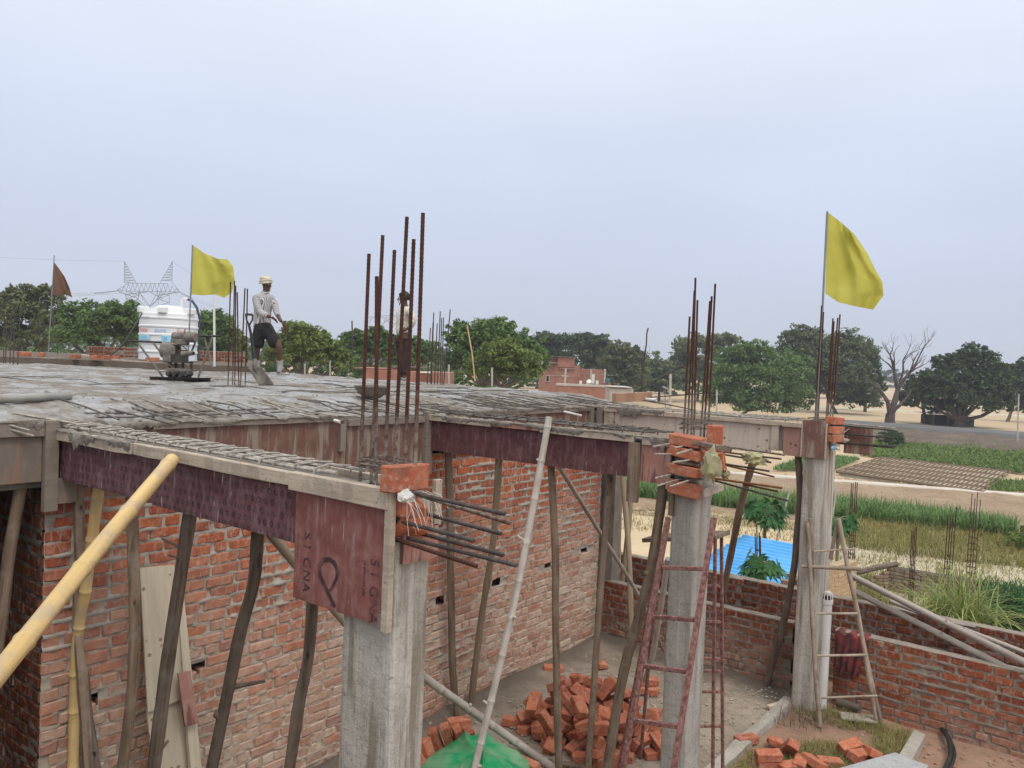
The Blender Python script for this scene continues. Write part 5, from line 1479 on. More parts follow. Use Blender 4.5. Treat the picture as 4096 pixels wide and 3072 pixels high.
ribbon('bag_scrap', 'long white bag scrap hanging on the lower bars of the right column', 'bag', [PX(x, y, 2.94) for x, y in ((3374, 1755), (3380, 1762), (3398, 1768), (3422, 1792))], [.01, .03, .03, .006], m_bagwhite)
t = empty('plastic_fibres', (3.03, .25, 2.95), 'frayed white bag fibres hanging over the bars of the nearest column', 'bag')
for i in range(18):
    a = Vector((3.03+rnd.uniform(-.01, .01), rnd.uniform(.16, .36), 2.985+rnd.uniform(-.02, .015)))
    L = rnd.uniform(.05, .15); s = rnd.uniform(-.04, .10)
    m = MB(); m.tube([a, a+Vector((.03, s*.4, -.01)), a+Vector((.045, s*.8, -L*.5)), a+Vector((.05+rnd.uniform(-.02, .03), s, -L))], .0008, 4); m.build('fibre', m_fibre, t)
for i in range(22):
    a = Vector((2.93+rnd.uniform(-.03, .07), .18+rnd.uniform(-.02, .02), 3.012)); b = a+Vector((rnd.uniform(-.02, .02), rnd.uniform(-.012, .02), rnd.uniform(.012, .034)))
    m = MB(); m.tube([a, b], .0012, 4); m.build('fibre', m_fibre, t)
# ------------------------------------------------------------------ pipes
def pipe(name, label, pts, r, mat, cat='pipe', hollow=True, n=14):
    m = MB(); m.tube(pts, r, n, cap=False)
    a = Vector(tuple(pts[-2])); b = Vector(tuple(pts[-1])); d = (b-a).normalized()
    m.tube([b, b-d*0.06], r*.8, n, cap=False)
    # annulus at the open end
    k = len(m.v); 
    o = m.build(name, mat, smooth=True, angle=60)
    md = o.modifiers.new('t', 'SOLIDIFY'); md.thickness = r*.12
    return tag(o, label, cat)
pipe('conduit_pipe', 'short white conduit lying over the slab edge behind the tall rebars', [PX(1233, 1655, -.22), PX(1300, 1670, -.05), PX(1360, 1688, .10)], .0135, m_pvc)
pipe('conduit_pipe', 'white conduit lying over the middle of the slab edge', [PX(2125, 1617, -.28), PX(2230, 1640, -.02), PX(2327, 1663, .22)], .0135, m_pvc)
pipe('conduit_pipe', 'white conduit at the far right corner of the slab', [PY(2538, 1596, 6.9), PY(2582, 1597, 6.85), PY(2625, 1600, 6.8)], .021, m_pvc)
pipe('drain_pipe', 'thick grey mortar-smeared pipe lying on the slab at far left', [PZ(-120, 1603, ZS+.035), PZ(100, 1592, ZS+.035), PZ(277, 1586, ZS+.03)], .028, m_pvcgrey)
t = empty('vent_pipe', (2.865, 6.74, 0), 'white vertical vent pipe with slotted cowl beside the right column', 'pipe')
zt = PY(3310, 2398, 6.74)[2]
m = MB(); m.lathe([(.052, 0), (.052, zt)], (2.865, 6.74, 0), n=24); m.build('pipe', m_pvc, t, True)
m = MB(); m.lathe([(.050, zt-.045), (.060, zt-.04), (.060, zt), (.050, zt+.004)], (2.865, 6.74, 0), n=24); m.build('collar', m_pvc, t, True)
for k in range(10):
    a = k*math.pi/5
    m = MB(); m.tube([(2.865+.055*math.cos(a), 6.74+.055*math.sin(a), zt), (2.865+.05*math.cos(a), 6.74+.05*math.sin(a), zt+.055), (2.865+.032*math.cos(a), 6.74+.032*math.sin(a), zt+.078)], .0058, 5); m.build('cowl_rib', m_pvc, t, True)
m = MB(); m.lathe([(.036, zt+.072), (.034, zt+.084), (.012, zt+.09)], (2.865, 6.74, 0), n=20); m.build('cowl_cap', m_pvc, t, True)
m = MB(); m.lathe([(.046, zt-.02), (.046, zt+.03)], (2.865, 6.74, 0), n=16); m.build('cowl_core', m_dark, t, True)
hp = [(3748, 2887), (3776, 2925), (3794, 2960), (3803, 3008), (3795, 3045), (3772, 3090), (3740, 3140)]
def hose(name, label, px, z, r, mat):
    P = [Vector(tuple(PZ(x, y, z))) for x, y in px]; Q = []
    for i in range(len(P)-1):
        p0 = P[max(i-1, 0)]; p1 = P[i]; p2 = P[i+1]; p3 = P[min(i+2, len(P)-1)]
        for k in range(6):
            u = k/6; Q.append(0.5*((2*p1)+(p2-p0)*u+(2*p0-5*p1+4*p2-p3)*u*u+(3*p1-p0-3*p2+p3)*u**3))
    Q.append(P[-1]); m = MB(); m.tube(Q, r, 10); return tag(m.build(name, mat, smooth=True), label, 'hose')
hose('hose', 'thick black hose curving along the ground at lower right', hp, .035, .022, m_black)
hose('hose', 'second black hose strand lying against the thick one', [(3765, 2900), (3800, 2955), (3818, 3005), (3815, 3040), (3795, 3085), (3765, 3140)], .03, .014, m_black)
# ------------------------------------------------------------------ ladders
def sqbar(m, a, b, w, h):
    a = Vector(tuple(map(float, a))); b = Vector(tuple(map(float, b))); d = b-a
    m.box((a+b)/2, (d.length, w, h), d.to_track_quat('X', 'Z').to_matrix())
t = empty('steel_ladder', PY(2600, 3072, 2.95), 'chipped rust-red steel ladder leaning on the middle column', 'ladder')
Yl = lambda py: 3.44-(py-2070)/1000*.50
for (a, b) in (((2673, 2070), (2493, 3072)), ((2856, 2070), (2696, 3072))):
    A = Vector(tuple(PY(a[0], a[1], Yl(a[1])))); B = Vector(tuple(PY(b[0], b[1], Yl(b[1])))); d = B-A
    m = MB(); sqbar(m, A, B+d*((0.0-B.z)/d.z), .034, .040); m.build('rail', m_redpaint, t, bevel=.003)
for (a, b) in (((2650, 2270), (2819, 2276)), ((2608, 2466), (2786, 2480)), ((2571, 2663), (2757, 2688)), ((2530, 2880), (2722, 2908))):
    m = MB(); sqbar(m, PY(a[0], a[1], Yl(a[1])), PY(b[0], b[1], Yl(b[1])), .030, .030); m.build('rung', m_redpaint, t, bevel=.003)
    for k in range(3):
        u = rnd.random(); p = PY(a[0]+(b[0]-a[0])*u, a[1]+(b[1]-a[1])*u-6, Yl(a[1])-.014)
        crumple('paint_fleck', None, None, p, (.006, .003, .005), m_whitespeck, k, parent=t, n=8)
t = empty('steel_trestle', PY(2870, 3000, 4.3), 'dark red steel trestle with plank top standing behind the middle column', 'trestle')
top = [PY(2600, 2150, 4.15), PY(2893, 2120, 4.35)]
for (a, b, Y0, Y1) in (((2861, 2150), (2851, 3072), 4.15, 4.15), ((2886, 2130), (2891, 3072), 4.42, 4.42), ((2650, 2160), (2510, 2890), 4.15, 4.0), ((2640, 2150), (2568, 2960), 4.42, 4.42)):
    A = Vector(tuple(PY(a[0], a[1], Y0))); B = Vector(tuple(PY(b[0], b[1], Y1))); d = B-A
    B = A+d*((0.0-A.z)/d.z)
    m = MB(); sqbar(m, A, B, .025, .025); m.build('leg', m_redpaint, t, bevel=.003)
A = PY(2600, 2152, 4.28); B = PY(2893, 2140, 4.28)
m = MB(); d = Vector(tuple(B-A)); m.box(Vector(tuple((A+B)/2)), (d.length, .30, .035), d.to_track_quat('X', 'Z').to_matrix()); m.build('plank_top', m_pole, t, bevel=.004)
for py in (2360, 2505, 2655, 2706, 2790, 2930):
    z = PY(2880, py, 4.3)[2]
    x1 = PY(2884, py, 4.42)[0]; x0 = PY(2858, py, 4.15)[0]
    m = MB(); sqbar(m, (x0-.30, 4.2, z), (x1, 4.42, z), .022, .022); m.build('rung', m_redpaint, t, bevel=.003)
t = empty('pole_ladder', PZ(3280, 2906, 0), 'rough wooden pole ladder trestle in front of the right column', 'ladder')
for (px, y0, y1, w) in (([(3229, 2085), (3241, 2279), (3258, 2628), (3280, 2906)], 6.46, 6.25, 19), ([(3243, 2075), (3248, 2279), (3252, 2500), (3250, 2820)], 6.47, 6.55, 17), ([(3354, 2075), (3393, 2279), (3442, 2512), (3507, 2897)], 6.50, 6.70, 17), ([(3348, 2078), (3404, 2320), (3452, 2560), (3526, 2897)], 6.54, 6.72, 15), ([(3350, 2085), (3338, 2150), (3322, 2235)], 6.52, 6.6, 16)):
    pts = yp(px, y0, y1)
    if px[-1][1] > 2700: pts = tofloor(pts, 0.0)
    pole_obj('rail', None, None, pts, w/2/FPX*8.3, m_polewood, parent=t)
for (a, b, w, Y) in (((3208, 2265), (3443, 2277), 15, 6.42), ((3255, 2206), (3422, 2194), 8, 6.45), ((3266, 2454), (3430, 2454), 10, 6.42), ((3270, 2623), (3468, 2620), 10, 6.42), ((3284, 2792), (3510, 2784), 10, 6.42)):
    pole_obj('rung', None, None, [PY(a[0], a[1], Y), PY((a[0]+b[0])/2, (a[1]+b[1])/2, Y+.06), PY(b[0], b[1], Y+.14)], w/2/FPX*8.3, m_polewood, parent=t)
# ------------------------------------------------------------------ tarpaulin, rag, slab, odds and ends
def tarp():
    c = PZ(1905, 3125, 0.0)
    n = 150
    a = np.linspace(-1.0, 1.0, n)
    U, V = np.meshgrid(a, a, indexing='ij')
    R_ = np.sqrt(U**2+V**2)
    H = .27*np.clip(1-R_**1.5*1.05, 0, 1)**.8+.10*np.clip(1-((U-.45)**2+(V+.2)**2)*7, 0, 1)+.07*np.clip(1-((U+.35)**2+(V-.3)**2)*8, 0, 1)
    ang = np.arctan2(V, U)
    H += .085*(1-np.abs(np.sin(ang*3.5+6*fbm(U*1.1, V*1.1, 2, 3))))**2*np.clip(R_*2.2, 0, 1)*np.clip(1.15-R_, 0, 1)+.11*(fbm(U*2.2, V*2.2, 2, 5)-.5)*np.clip(1.2-R_, 0, 1)
    H += .02*(fbm(U*4, V*4, 2, 6)-.5)
    H = np.clip(H, .012, 1)
    ed = 1+.24*(fbm(np.cos(ang)*2+3, np.sin(ang)*2+3, 3, 8)-.5)*2
    P = np.stack([c[0]+U*.60*ed, c[1]+V*.60*ed, H], -1)
    F = gridfaces(n, n)
    keep = (R_[:-1, :-1].ravel() < 1.0)
    o = npobj('tarpaulin', P.reshape(-1, 3)-c, F[keep], m_tarp); o.location = tuple(c)
    md = o.modifiers.new('t', 'SOLIDIFY'); md.thickness = .004
    tag(o, 'bright green tarpaulin heaped over a pile at the bottom edge', 'tarpaulin')
tarp()
def rag():
    n, k = 40, 44
    u = np.linspace(0, 1, n); s = np.linspace(0, 1, k)
    U, Sx = np.meshgrid(u, s, indexing='ij')
    X = 2.93+U*.34-.08*Sx*U
    L = .12+.46*Sx*(0.75+.35*vnoise(u*3, 2))[:, None]
    fold = .022*np.sin(U*26+3*Sx)+.014*np.sin(U*11+1)
    over = np.clip(Sx/.28, 0, 1)
    Y = 7.07-.15*over+fold*np.clip(Sx-.2, 0, 1)-.012-.03*np.clip(Sx-.28, 0, 1)
    Z = .785+.02*np.sin(U*17)-np.clip(Sx-.28, 0, 1)*.62*(0.7+.5*vnoise(U*4, 7))
    o = npobj('rag', np.stack([X, Y-.0, Z], -1).reshape(-1, 3), gridfaces(n, k), m_rag)
    md = o.modifiers.new('t', 'SOLIDIFY'); md.thickness = .006
    tag(o, 'dirty red and black cloth draped over the front wall by the vent pipe', 'cloth')
rag()
m = MB(); q = [PZ(3190, 3118, .12), PZ(3580, 3008, .12), PZ(3715, 3062, .12), PZ(3590, 3190, .12)]
m.hexa([(v[0], v[1], .075) for v in q][::1]+[(v[0], v[1], .12) for v in q]); tag(m.build('concrete_sheet', m_conslab, bevel=.006), 'grey flat concrete sheet lying at the bottom right', 'slab')
def plank(name, label, a, b, w, h, mat, z=.03, cat='plank'):
    A = Vector(tuple(PZ(a[0], a[1], z))); B = Vector(tuple(PZ(b[0], b[1], z))); d = B-A
    m = MB(); m.box((A+B)/2, (d.length, w, h), d.to_track_quat('X', 'Z').to_matrix()); return tag(m.build(name, mat, bevel=.004), label, cat)
plank('wood_stick', 'short pale stick lying on the floor by the plinth edge', (3072, 2828), (3140, 2808), .045, .03, m_ply_white)
plank('wood_board', 'flat weathered board on the ground under the pole ladder', (3360, 2862), (3500, 2878), .16, .025, m_paleply)
plank('wood_board', 'low dark board on the floor at the bottom of the brick heap', (2150, 3040), (2420, 3085), .07, .03, m_pole, .02)
plank('wood_plank', 'reddish timber plank standing on edge at the far slab corner', (2456, 1592), (2602, 1584), .05, .105, simple('red_timber', (.30, .165, .10), (.40, .24, .155), 3, .85, .3, world=True, rv=0), 3.17)
pole_obj('log', 'charred short log lying at the foot of the front wall', 'log', [PZ(3350, 2808, .05), PZ(3395, 2822, .05), PZ(3440, 2838, .05)], .045, m_pole_dk)
def glove():
    c = PZ(2582, 3000, .03); t = empty('work_glove', c, 'dirty white work glove lying by the ladder foot', 'glove')
    crumple('palm', None, None, c+np.array([0, 0, .035]), (.055, .05, .045), m_bagwhite, 4, parent=t, n=16, amp=.6)
    for k in range(5):
        a = -1.0+k*.45; L = (.07, .10, .11, .10, .08)[k]
        b = Vector(tuple(c))+Vector((.03*math.sin(a), .03*math.cos(a*2)*.5, .06)); e = b+Vector((L*.55*math.sin(a), rnd.uniform(-.02, .02), L*(.9-.15*abs(a))))
        m = MB(); m.tube([b, (b+e)/2+Vector((.006, 0, .004)), e], [.013, .012, .009], 8); m.build('finger', m_bagwhite, t, True)
glove()
# pebbles and rubble crumbs on the floor: too many to count
def scatter_stones(name, n, fx, mat, smin, smax, seed):
    r = np.random.RandomState(seed)
    base = np.array([(1, 0, 0), (.2, .9, 0), (-.9, .3, 0), (-.4, -.9, 0), (.6, -.7, 0), (.1, .1, .8)])
    fb = np.array([(0, 1, 5), (1, 2, 5), (2, 3, 5), (3, 4, 5), (4, 0, 5)])
    Vs, Fs = [], []
    for i in range(n):
        x, y, z = fx(r); s = smin+(smax-smin)*r.rand()**2.5; a = r.rand()*6.28
        R2 = np.array([[math.cos(a), -math.sin(a), 0], [math.sin(a), math.cos(a), 0], [0, 0, 1]])
        Vs.append((base*r.uniform(.6, 1.3, (6, 1))*s)@R2.T+np.array([x, y, z])); Fs.append(fb+6*i)
    o = npobj(name, np.concatenate(Vs), np.concatenate(Fs), mat, smooth=False); o['kind'] = 'stuff'
    return o
m_peb = simple('pebble', (.22, .185, .15), (.40, .35, .29), 5, .9, .3, world=True, rv=0, lo=.3, hi=.7)
m_chip = simple('brick_chip', (.36, .13, .07), (.30, .22, .16), 6, .9, .3, world=True, rv=0)
tag(scatter_stones('pebbles', 4200, lambda r: (r.uniform(-.0, 2.5), r.uniform(1.0, 6.85), .012), m_peb, .004, .020, 3), 'small pale stones strewn over the dusty floor', 'pebbles')
tag(scatter_stones('brick_chips', 3600, lambda r: (r.uniform(2.6, 6.0), r.uniform(3.0, 6.9), -.02), m_chip, .004, .024, 4), 'brick chips strewn over the soil at lower right', 'rubble')
def blades(name, n, fx, mat, hmin, hmax, w, seed, lean=.6, seg=3, label=None, cat='grass', kind='stuff', droop=.5):
    r = np.random.RandomState(seed)
    P = np.array([fx(r) for _ in range(n)])
    L = r.uniform(hmin, hmax, n); a = r.rand(n)*6.283; le = r.rand(n)*lean
    dx, dy = np.cos(a), np.sin(a)
    V = np.zeros((n, (seg+1)*2, 3))
    sx, sy = -dy, dx
    for k in range(seg+1):
        u = k/seg; ww = w*(1-u)**.7*.5+.0006
        rr = L*np.sin(le*u)*u*(1+droop*u); zz = L*u*np.cos(le*u*(.6+droop*1.2*u))
        for q, sg in enumerate((-1, 1)):
            V[:, k*2+q, 0] = P[:, 0]+dx*rr+sx*ww*sg; V[:, k*2+q, 1] = P[:, 1]+dy*rr+sy*ww*sg; V[:, k*2+q, 2] = P[:, 2]+zz
    m_ = (seg+1)*2
    f = np.array([(2*k, 2*k+1, 2*k+3, 2*k+2) for k in range(seg)])
    F = (f[None]+np.arange(n)[:, None, None]*m_).reshape(-1, 4)
    tone = np.repeat(r.rand(n), seg)
    o = npobj(name, V.reshape(-1, 3), F, mat, smooth=True, tone=tone)
    if kind: o['kind'] = kind
    if label: tag(o, label, cat)
    return o
def yard_tuft(r):
    while True:
        x = r.uniform(2.66, 3.75); y = r.uniform(4.4, 6.75)
        if fbm(np.array([x*1.7]), np.array([y*1.7]), 3, 5)[0] > .47: return (x, y, -.02)
blades('yard_grass', 5200, yard_tuft, m_weed, .03, .13, .004, 3, 1.3, 3, 'dry and green grass tufts in the soil beside the plinth')
blades('dead_twigs', 120, lambda r: (r.uniform(2.62, 3.05), r.uniform(6.0, 6.5), .0), m_pole, .1, .3, .006, 8, 1.5, 3, 'dry twigs heaped at the foot of the right column', 'twigs')
# ------------------------------------------------------------------ trees
FWH = np.array([math.sin(YAW), math.cos(YAW), 0.0]); RTH = np.array([math.cos(YAW), -math.sin(YAW), 0.0])
def leaf_cloud(r, blobs, n, size, squash=.75):
    """blobs: (centre, radii(right, depth, up)); rhombic leaves in clumps through the crown's outer volume"""
    vol = np.array([b[1][0]*b[1][2] for b in blobs]); cnt = np.maximum(1, (n*vol/vol.sum()).astype(int))
    V, T = [], []
    for (c, R_), k in zip(blobs, cnt):
        per = 34
        nc = max(6, k//per)
        d = r.normal(size=(nc, 3)); d /= np.linalg.norm(d, axis=1)[:, None]
        d[:, 2] = np.where(d[:, 2] < -.55, -d[:, 2]*.6, d[:, 2])
        rr = r.uniform(.22, 1.0, nc)**.55*(1+.22*(r.rand(nc)-.4))
        cc = d*rr[:, None]
        crad = r.uniform(.13, .27, nc)
        ctone = r.rand(nc)*.45
        idx = np.repeat(np.arange(nc), per)
        m_ = len(idx)
        q = r.normal(size=(m_, 3)); q /= np.linalg.norm(q, axis=1)[:, None]; q *= (r.rand(m_)**.45)[:, None]
        p = cc[idx]+q*crad[idx][:, None]*np.array([1, 1, .8])
        W = p[:, :1]*RTH*R_[0]+p[:, 1:2]*FWH*R_[1]+p[:, 2:3]*np.array([0, 0, 1.])*R_[2]+c
        nn = q*.7+r.normal(size=(m_, 3))*.55+np.array([0, 0, .55]); nn /= np.linalg.norm(nn, axis=1)[:, None]
        t1 = np.cross(nn, r.normal(size=(m_, 3))); t1 /= np.linalg.norm(t1, axis=1)[:, None]+1e-9; t2 = np.cross(nn, t1)
        s = size*r.uniform(.6, 1.35, m_)[:, None]
        V.append(np.stack([W-t1*s, W-t2*s*.42, W+t1*s, W+t2*s*.42], 1))
        T.append(np.clip(ctone[idx]+.55*r.rand(m_), 0, 1))
    V = np.concatenate(V).reshape(-1, 3); T = np.concatenate(T)
    return V, np.arange(len(V)).reshape(-1, 4), T
def tree(label, dist, blobs_px, mat, n=7000, leaf=.16, seed=1, zb=None, trunk=None, group='trees behind the site', depthk=.85, bark=None, tr=.2, name='leafy_tree'):
    r = np.random.RandomState(seed)
    k = dist/FPX
    blobs = []
    for i, (x, y, rx, ry) in enumerate(blobs_px):
        c = PD(x, y, dist+(0 if i == 0 else r.uniform(-.5, .5)*rx*k))
        blobs.append((c, (rx*k, rx*k*depthk, ry*k)))
    c0 = blobs[0][0]
    zb = ZF if zb is None else zb
    bx = PD(trunk[0], trunk[1], dist) if trunk else np.array([c0[0], c0[1], zb])
    bx[2] = zb-.1
    t = empty(name, (bx[0], bx[1], zb), label, 'tree', group)
    m = MB()
    fork = bx*.55+c0*.45; fork = np.array([bx[0]*.6+c0[0]*.4, bx[1]*.6+c0[1]*.4, bx[2]+max(.8, (c0[2]-blobs[0][1][2]-bx[2])*.85)])
    m.tube([bx, (bx+fork)/2+np.array([.1, 0, 0])*tr, fork], [tr*1.35, tr*1.05, tr*.9], 8)
    for (c, R_) in blobs:
        for q in range(2):
            e = c+RTH*r.uniform(-.5, .5)*R_[0]+FWH*r.uniform(-.5, .5)*R_[1]+np.array([0, 0, r.uniform(-.1, .3)*R_[2]])
            mid = fork*.5+e*.5+np.array([0, 0, -.08*np.linalg.norm(e-fork)])
            m.tube([fork, mid, e], [tr*.55, tr*.30, tr*.06], 6)
    m.build('trunk', bark or m_bark, t, True)
    V, F, T = leaf_cloud(r, blobs, int(n*2.1), leaf*1.12)
    npobj('crown', V, F, mat, t, smooth=False, tone=T)
    return t
GT = 'trees behind the slab'
tree('tall olive-green tree at the far left behind the brown flag', 62, [(90, 1290, 150, 130), (20, 1230, 90, 80), (150, 1190, 90, 60), (215, 1320, 110, 90), (60, 1360, 120, 60)], m_olive, 9500, .15, 1, group=GT)
tree('dark round tree left of the water tank', 58, [(400, 1310, 130, 100), (320, 1260, 80, 55), (480, 1270, 95, 75), (560, 1330, 90, 90), (300, 1350, 110, 60)], m_neem, 9500, .14, 2, group=GT)
tree('dark green tree behind the yellow flag and white pipe', 60, [(870, 1340, 95, 95), (820, 1290, 60, 50), (930, 1390, 70, 60), (800, 1380, 70, 60)], m_neem, 6000, .14, 3, group=GT)
tree('bright green low tree behind the turbaned worker', 52, [(1210, 1390, 110, 95), (1190, 1330, 70, 50), (1300, 1410, 85, 70), (1130, 1420, 70, 60), (1370, 1440, 60, 50)], m_neem_lt, 9000, .12, 4, group=GT)
tree('darker tree between the two workers', 66, [(1470, 1395, 95, 75), (1420, 1360, 60, 45), (1560, 1390, 80, 60), (1510, 1340, 55, 35)], m_neem, 6000, .15, 5, group=GT)
tree('low tree behind the far thin bars', 70, [(1650, 1410, 70, 55), (1710, 1420, 60, 60), (1600, 1440, 60, 40)], m_neem, 4000, .15, 6, group=GT)
tree('big rounded tree left of the brick house', 58, [(1940, 1390, 140, 115), (1850, 1350, 80, 70), (1990, 1320, 75, 50), (2050, 1400, 100, 90), (1840, 1460, 90, 60), (2120, 1430, 80, 90)], m_neem, 13000, .13, 7, group=GT)
tree('light green tree in front of the big rounded tree', 52, [(2010, 1430, 95, 85), (1940, 1470, 80, 60), (2090, 1470, 85, 70)], m_neem_lt, 7000, .12, 8, group=GT)
tree('dark spreading tree behind the brick house', 125, [(2290, 1410, 120, 75), (2200, 1360, 80, 35), (2350, 1370, 90, 45), (2160, 1400, 80, 55), (2400, 1440, 80, 70)], m_dkleaf, 8500, .24, 9, group=GT)
tree('yellowish feathery tree right of the brick house', 115, [(2490, 1420, 70, 60), (2450, 1470, 70, 60), (2545, 1460, 60, 60), (2480, 1530, 90, 50)], m_olive, 6000, .22, 10, group=GT)
tree('hazy grey-green tree left of the middle rebars', 130, [(2640, 1500, 80, 60), (2580, 1540, 90, 50), (2700, 1530, 60, 60)], m_greyleaf, 5000, .26, 11, group=GT)
tree('pale tree behind the middle rebars', 135, [(2800, 1400, 110, 70), (2900, 1370, 70, 45), (2740, 1450, 70, 60), (2780, 1500, 90, 70)], m_olive, 6000, .26, 12, group=GT)
tree('dense round green tree right of the middle rebars', 96, [(3045, 1530, 180, 135), (2950, 1470, 110, 85), (3010, 1410, 85, 50), (3150, 1490, 95, 95), (2900, 1580, 85, 85), (3180, 1590, 80, 80), (3040, 1610, 150, 65)], m_neem, 19000, .18, 13, group=GT, trunk=(2950, 1665), depthk=.9)
tree('tall broad grey-green tree behind the right column rebars', 114, [(3250, 1450, 130, 110), (3210, 1360, 90, 60), (3380, 1400, 110, 80), (3330, 1520, 110, 110), (3420, 1520, 90, 110), (3470, 1590, 60, 60), (3160, 1430, 60, 70), (3400, 1600, 80, 60)], m_greyleaf, 17000, .23, 14, trunk=(3345, 1660), group='trees along the road')
tree('dark tree at the right shoulder of the tall broad tree', 122, [(3470, 1450, 55, 80), (3430, 1400, 55, 50), (3490, 1540, 50, 60)], m_dkleaf, 4500, .23, 15, group='trees along the road')
tree('large dark mango tree over the roadside hut', 93, [(3860, 1560, 150, 120), (3760, 1540, 90, 80), (3900, 1440, 90, 65), (3800, 1460, 70, 50), (3960, 1530, 90, 90), (4000, 1610, 70, 70), (3700, 1590, 60, 60), (3790, 1630, 80, 45)], m_dkleaf, 16000, .19, 16, trunk=(3825, 1735), group='trees along the road', tr=.45)
tree('small dark tree left of the roadside hut', 98, [(3680, 1560, 60, 65), (3640, 1600, 45, 50), (3720, 1530, 50, 50)], m_dkleaf, 4500, .2, 17, trunk=(3702, 1700), group='trees along the road')
tree('dark tree at the right edge beyond the road', 110, [(4070, 1560, 70, 80), (4030, 1500, 50, 50), (4110, 1480, 60, 50), (4120, 1620, 60, 50)], m_dkleaf, 6000, .22, 18, trunk=(4028, 1700), group='trees along the road')
tree('thin tree left of the hut standing in the stubble', 150, [(3490, 1640, 14, 18), (3500, 1612, 12, 18)], m_olive, 300, .3, 19, trunk=(3492, 1690), group='trees along the road', tr=.3)
# far line of woods fading into the haze
def woods(name, label, dist, px0, px1, ytop, nrow, n, mat, seed, leaf):
    r = np.random.RandomState(seed); bl = []
    x = px0
    while x < px1:
        w_ = r.uniform(30, 80); yt = ytop+(x-2048)*.041+r.uniform(-14, 16)
        c = PD(x, yt+22, dist*(1+r.uniform(-.05, .05))); k = dist/FPX
        bl.append((c, (w_*k, w_*k*.8, 26*k)))
        for q in range(1, nrow): bl.append((PD(x+w_*.5*(q % 2), yt+22+30*q, dist), (w_*k, w_*k*.8, 26*k)))
        x += w_*.8
    V, F, T = leaf_cloud(r, bl, n, leaf)
    o = npobj(name, V, F, mat, smooth=False, tone=T); o['kind'] = 'stuff'; tag(o, label, 'woods')
woods('distant_woods', 'far hazy line of trees on the horizon', 420, -100, 4250, 1424, 4, 70000, m_dkleaf, 31, 1.15)
woods('distant_woods', 'nearer hazy band of trees behind the slab', 165, -60, 2900, 1400, 5, 60000, m_neem, 32, .42)
woods('hedge', 'low scrub and bushes below the trees behind the slab', 75, -60, 2080, 1462, 3, 40000, m_neem, 33, .17)
# shrubs
def shrub(label, base, R_, mat, n, leaf, seed, name='shrub'):
    r = np.random.RandomState(seed); base = np.array(base)
    t = empty(name, base, label, 'shrub')
    m = MB()
    for k in range(6): m.tube([base, base+np.array([r.uniform(-.5, .5)*R_[0], r.uniform(-.5, .5)*R_[1], R_[2]*1.3])], [.03, .01], 5)
    m.build('stem', m_bark, t)
    V, F, T = leaf_cloud(r, [(base+np.array([0, 0, R_[2]]), R_), (base+np.array([.3*R_[0], 0, R_[2]*1.3]), (R_[0]*.7, R_[1]*.7, R_[2]*.6))], n, leaf)
    npobj('foliage', V, F, mat, t, smooth=False, tone=T)
shrub('round green bush in the field beside the projecting bars', PZ(3560, 1795, ZF), (1.0, 1.0, .75), m_dkleaf, 3500, .08, 41)
shrub('bright yellow-green bush at the right edge', PZ(4110, 2225, ZF), (.75, .75, .50), m_neem_lt, 3500, .05, 42)
shrub('dark weedy bush at the lower right beyond the wall', PZ(4080, 2560, ZF), (.8, .8, .5), m_papaya, 2500, .05, 43)
# dead tree
def dead_tree():
    b = PZ(3560, 1705, ZF); D = float((b-CAM)@_fw); t = empty('dead_tree', b, 'bare leafless brown tree beside the road', 'tree', 'trees along the road')
    m = MB(); r = random.Random(8); k = D/FPX
    def P(x, y, dd=0): return np.array(PD(x, y, D+dd))
    def limb(p, q, r0, r1, depth):
        p, q = np.array(p), np.array(q); mid = (p+q)/2+np.array([r.uniform(-1, 1), r.uniform(-1, 1), r.uniform(-.3, 1)])*np.linalg.norm(q-p)*.09
        m.tube([p, mid, q], [r0, (r0+r1)/2, r1], 6, cap=True)
        if depth <= 0: return
        for j in range(3 if depth > 1 else 3):
            d = (q-p); L = np.linalg.norm(d)*r.uniform(.5, .8); u = d/np.linalg.norm(d)
            s = RTH*r.uniform(-1, 1)*.8+FWH*r.uniform(-1, 1)*.5+np.array([0, 0, r.uniform(-.05, .75)])
            v = u*.75+s; v /= np.linalg.norm(v)
            st = mid*.4+q*.6 if j == 2 else q
            limb(st, st+v*L, r1*.8, r1*.35, depth-1)
    s = .22*2.0
    limb(P(3560, 1708), P(3562, 1655), s*1.4, s*1.15, 0)
    limb(P(3562, 1655), P(3590, 1560), s*.95, s*.55, 0)
    limb(P(3562, 1660), P(3520, 1560), s*.7, s*.35, 0); limb(P(3520, 1560), P(3460, 1520), s*.35, s*.10, 1)
    limb(P(3590, 1560), P(3575, 1480), s*.5, s*.3, 2); limb(P(3575, 1480), P(3560, 1420), s*.32, s*.18, 3)
    limb(P(3590, 1560), P(3640, 1490), s*.5, s*.3, 2); limb(P(3640, 1490), P(3680, 1420), s*.3, s*.16, 3)
    limb(P(3600, 1530), P(3612, 1440), s*.36, s*.18, 3); limb(P(3640, 1490), P(3690, 1462), s*.26, s*.1, 1)
    limb(P(3565, 1662), P(3600, 1620), s*.6, s*.4, 0); limb(P(3600, 1620), P(3640, 1575), s*.4, s*.16, 1)
    limb(P(3575, 1480), P(3530, 1440), s*.25, s*.1, 1)
    m.build('branches', m_deadbark, t, True)
dead_tree()
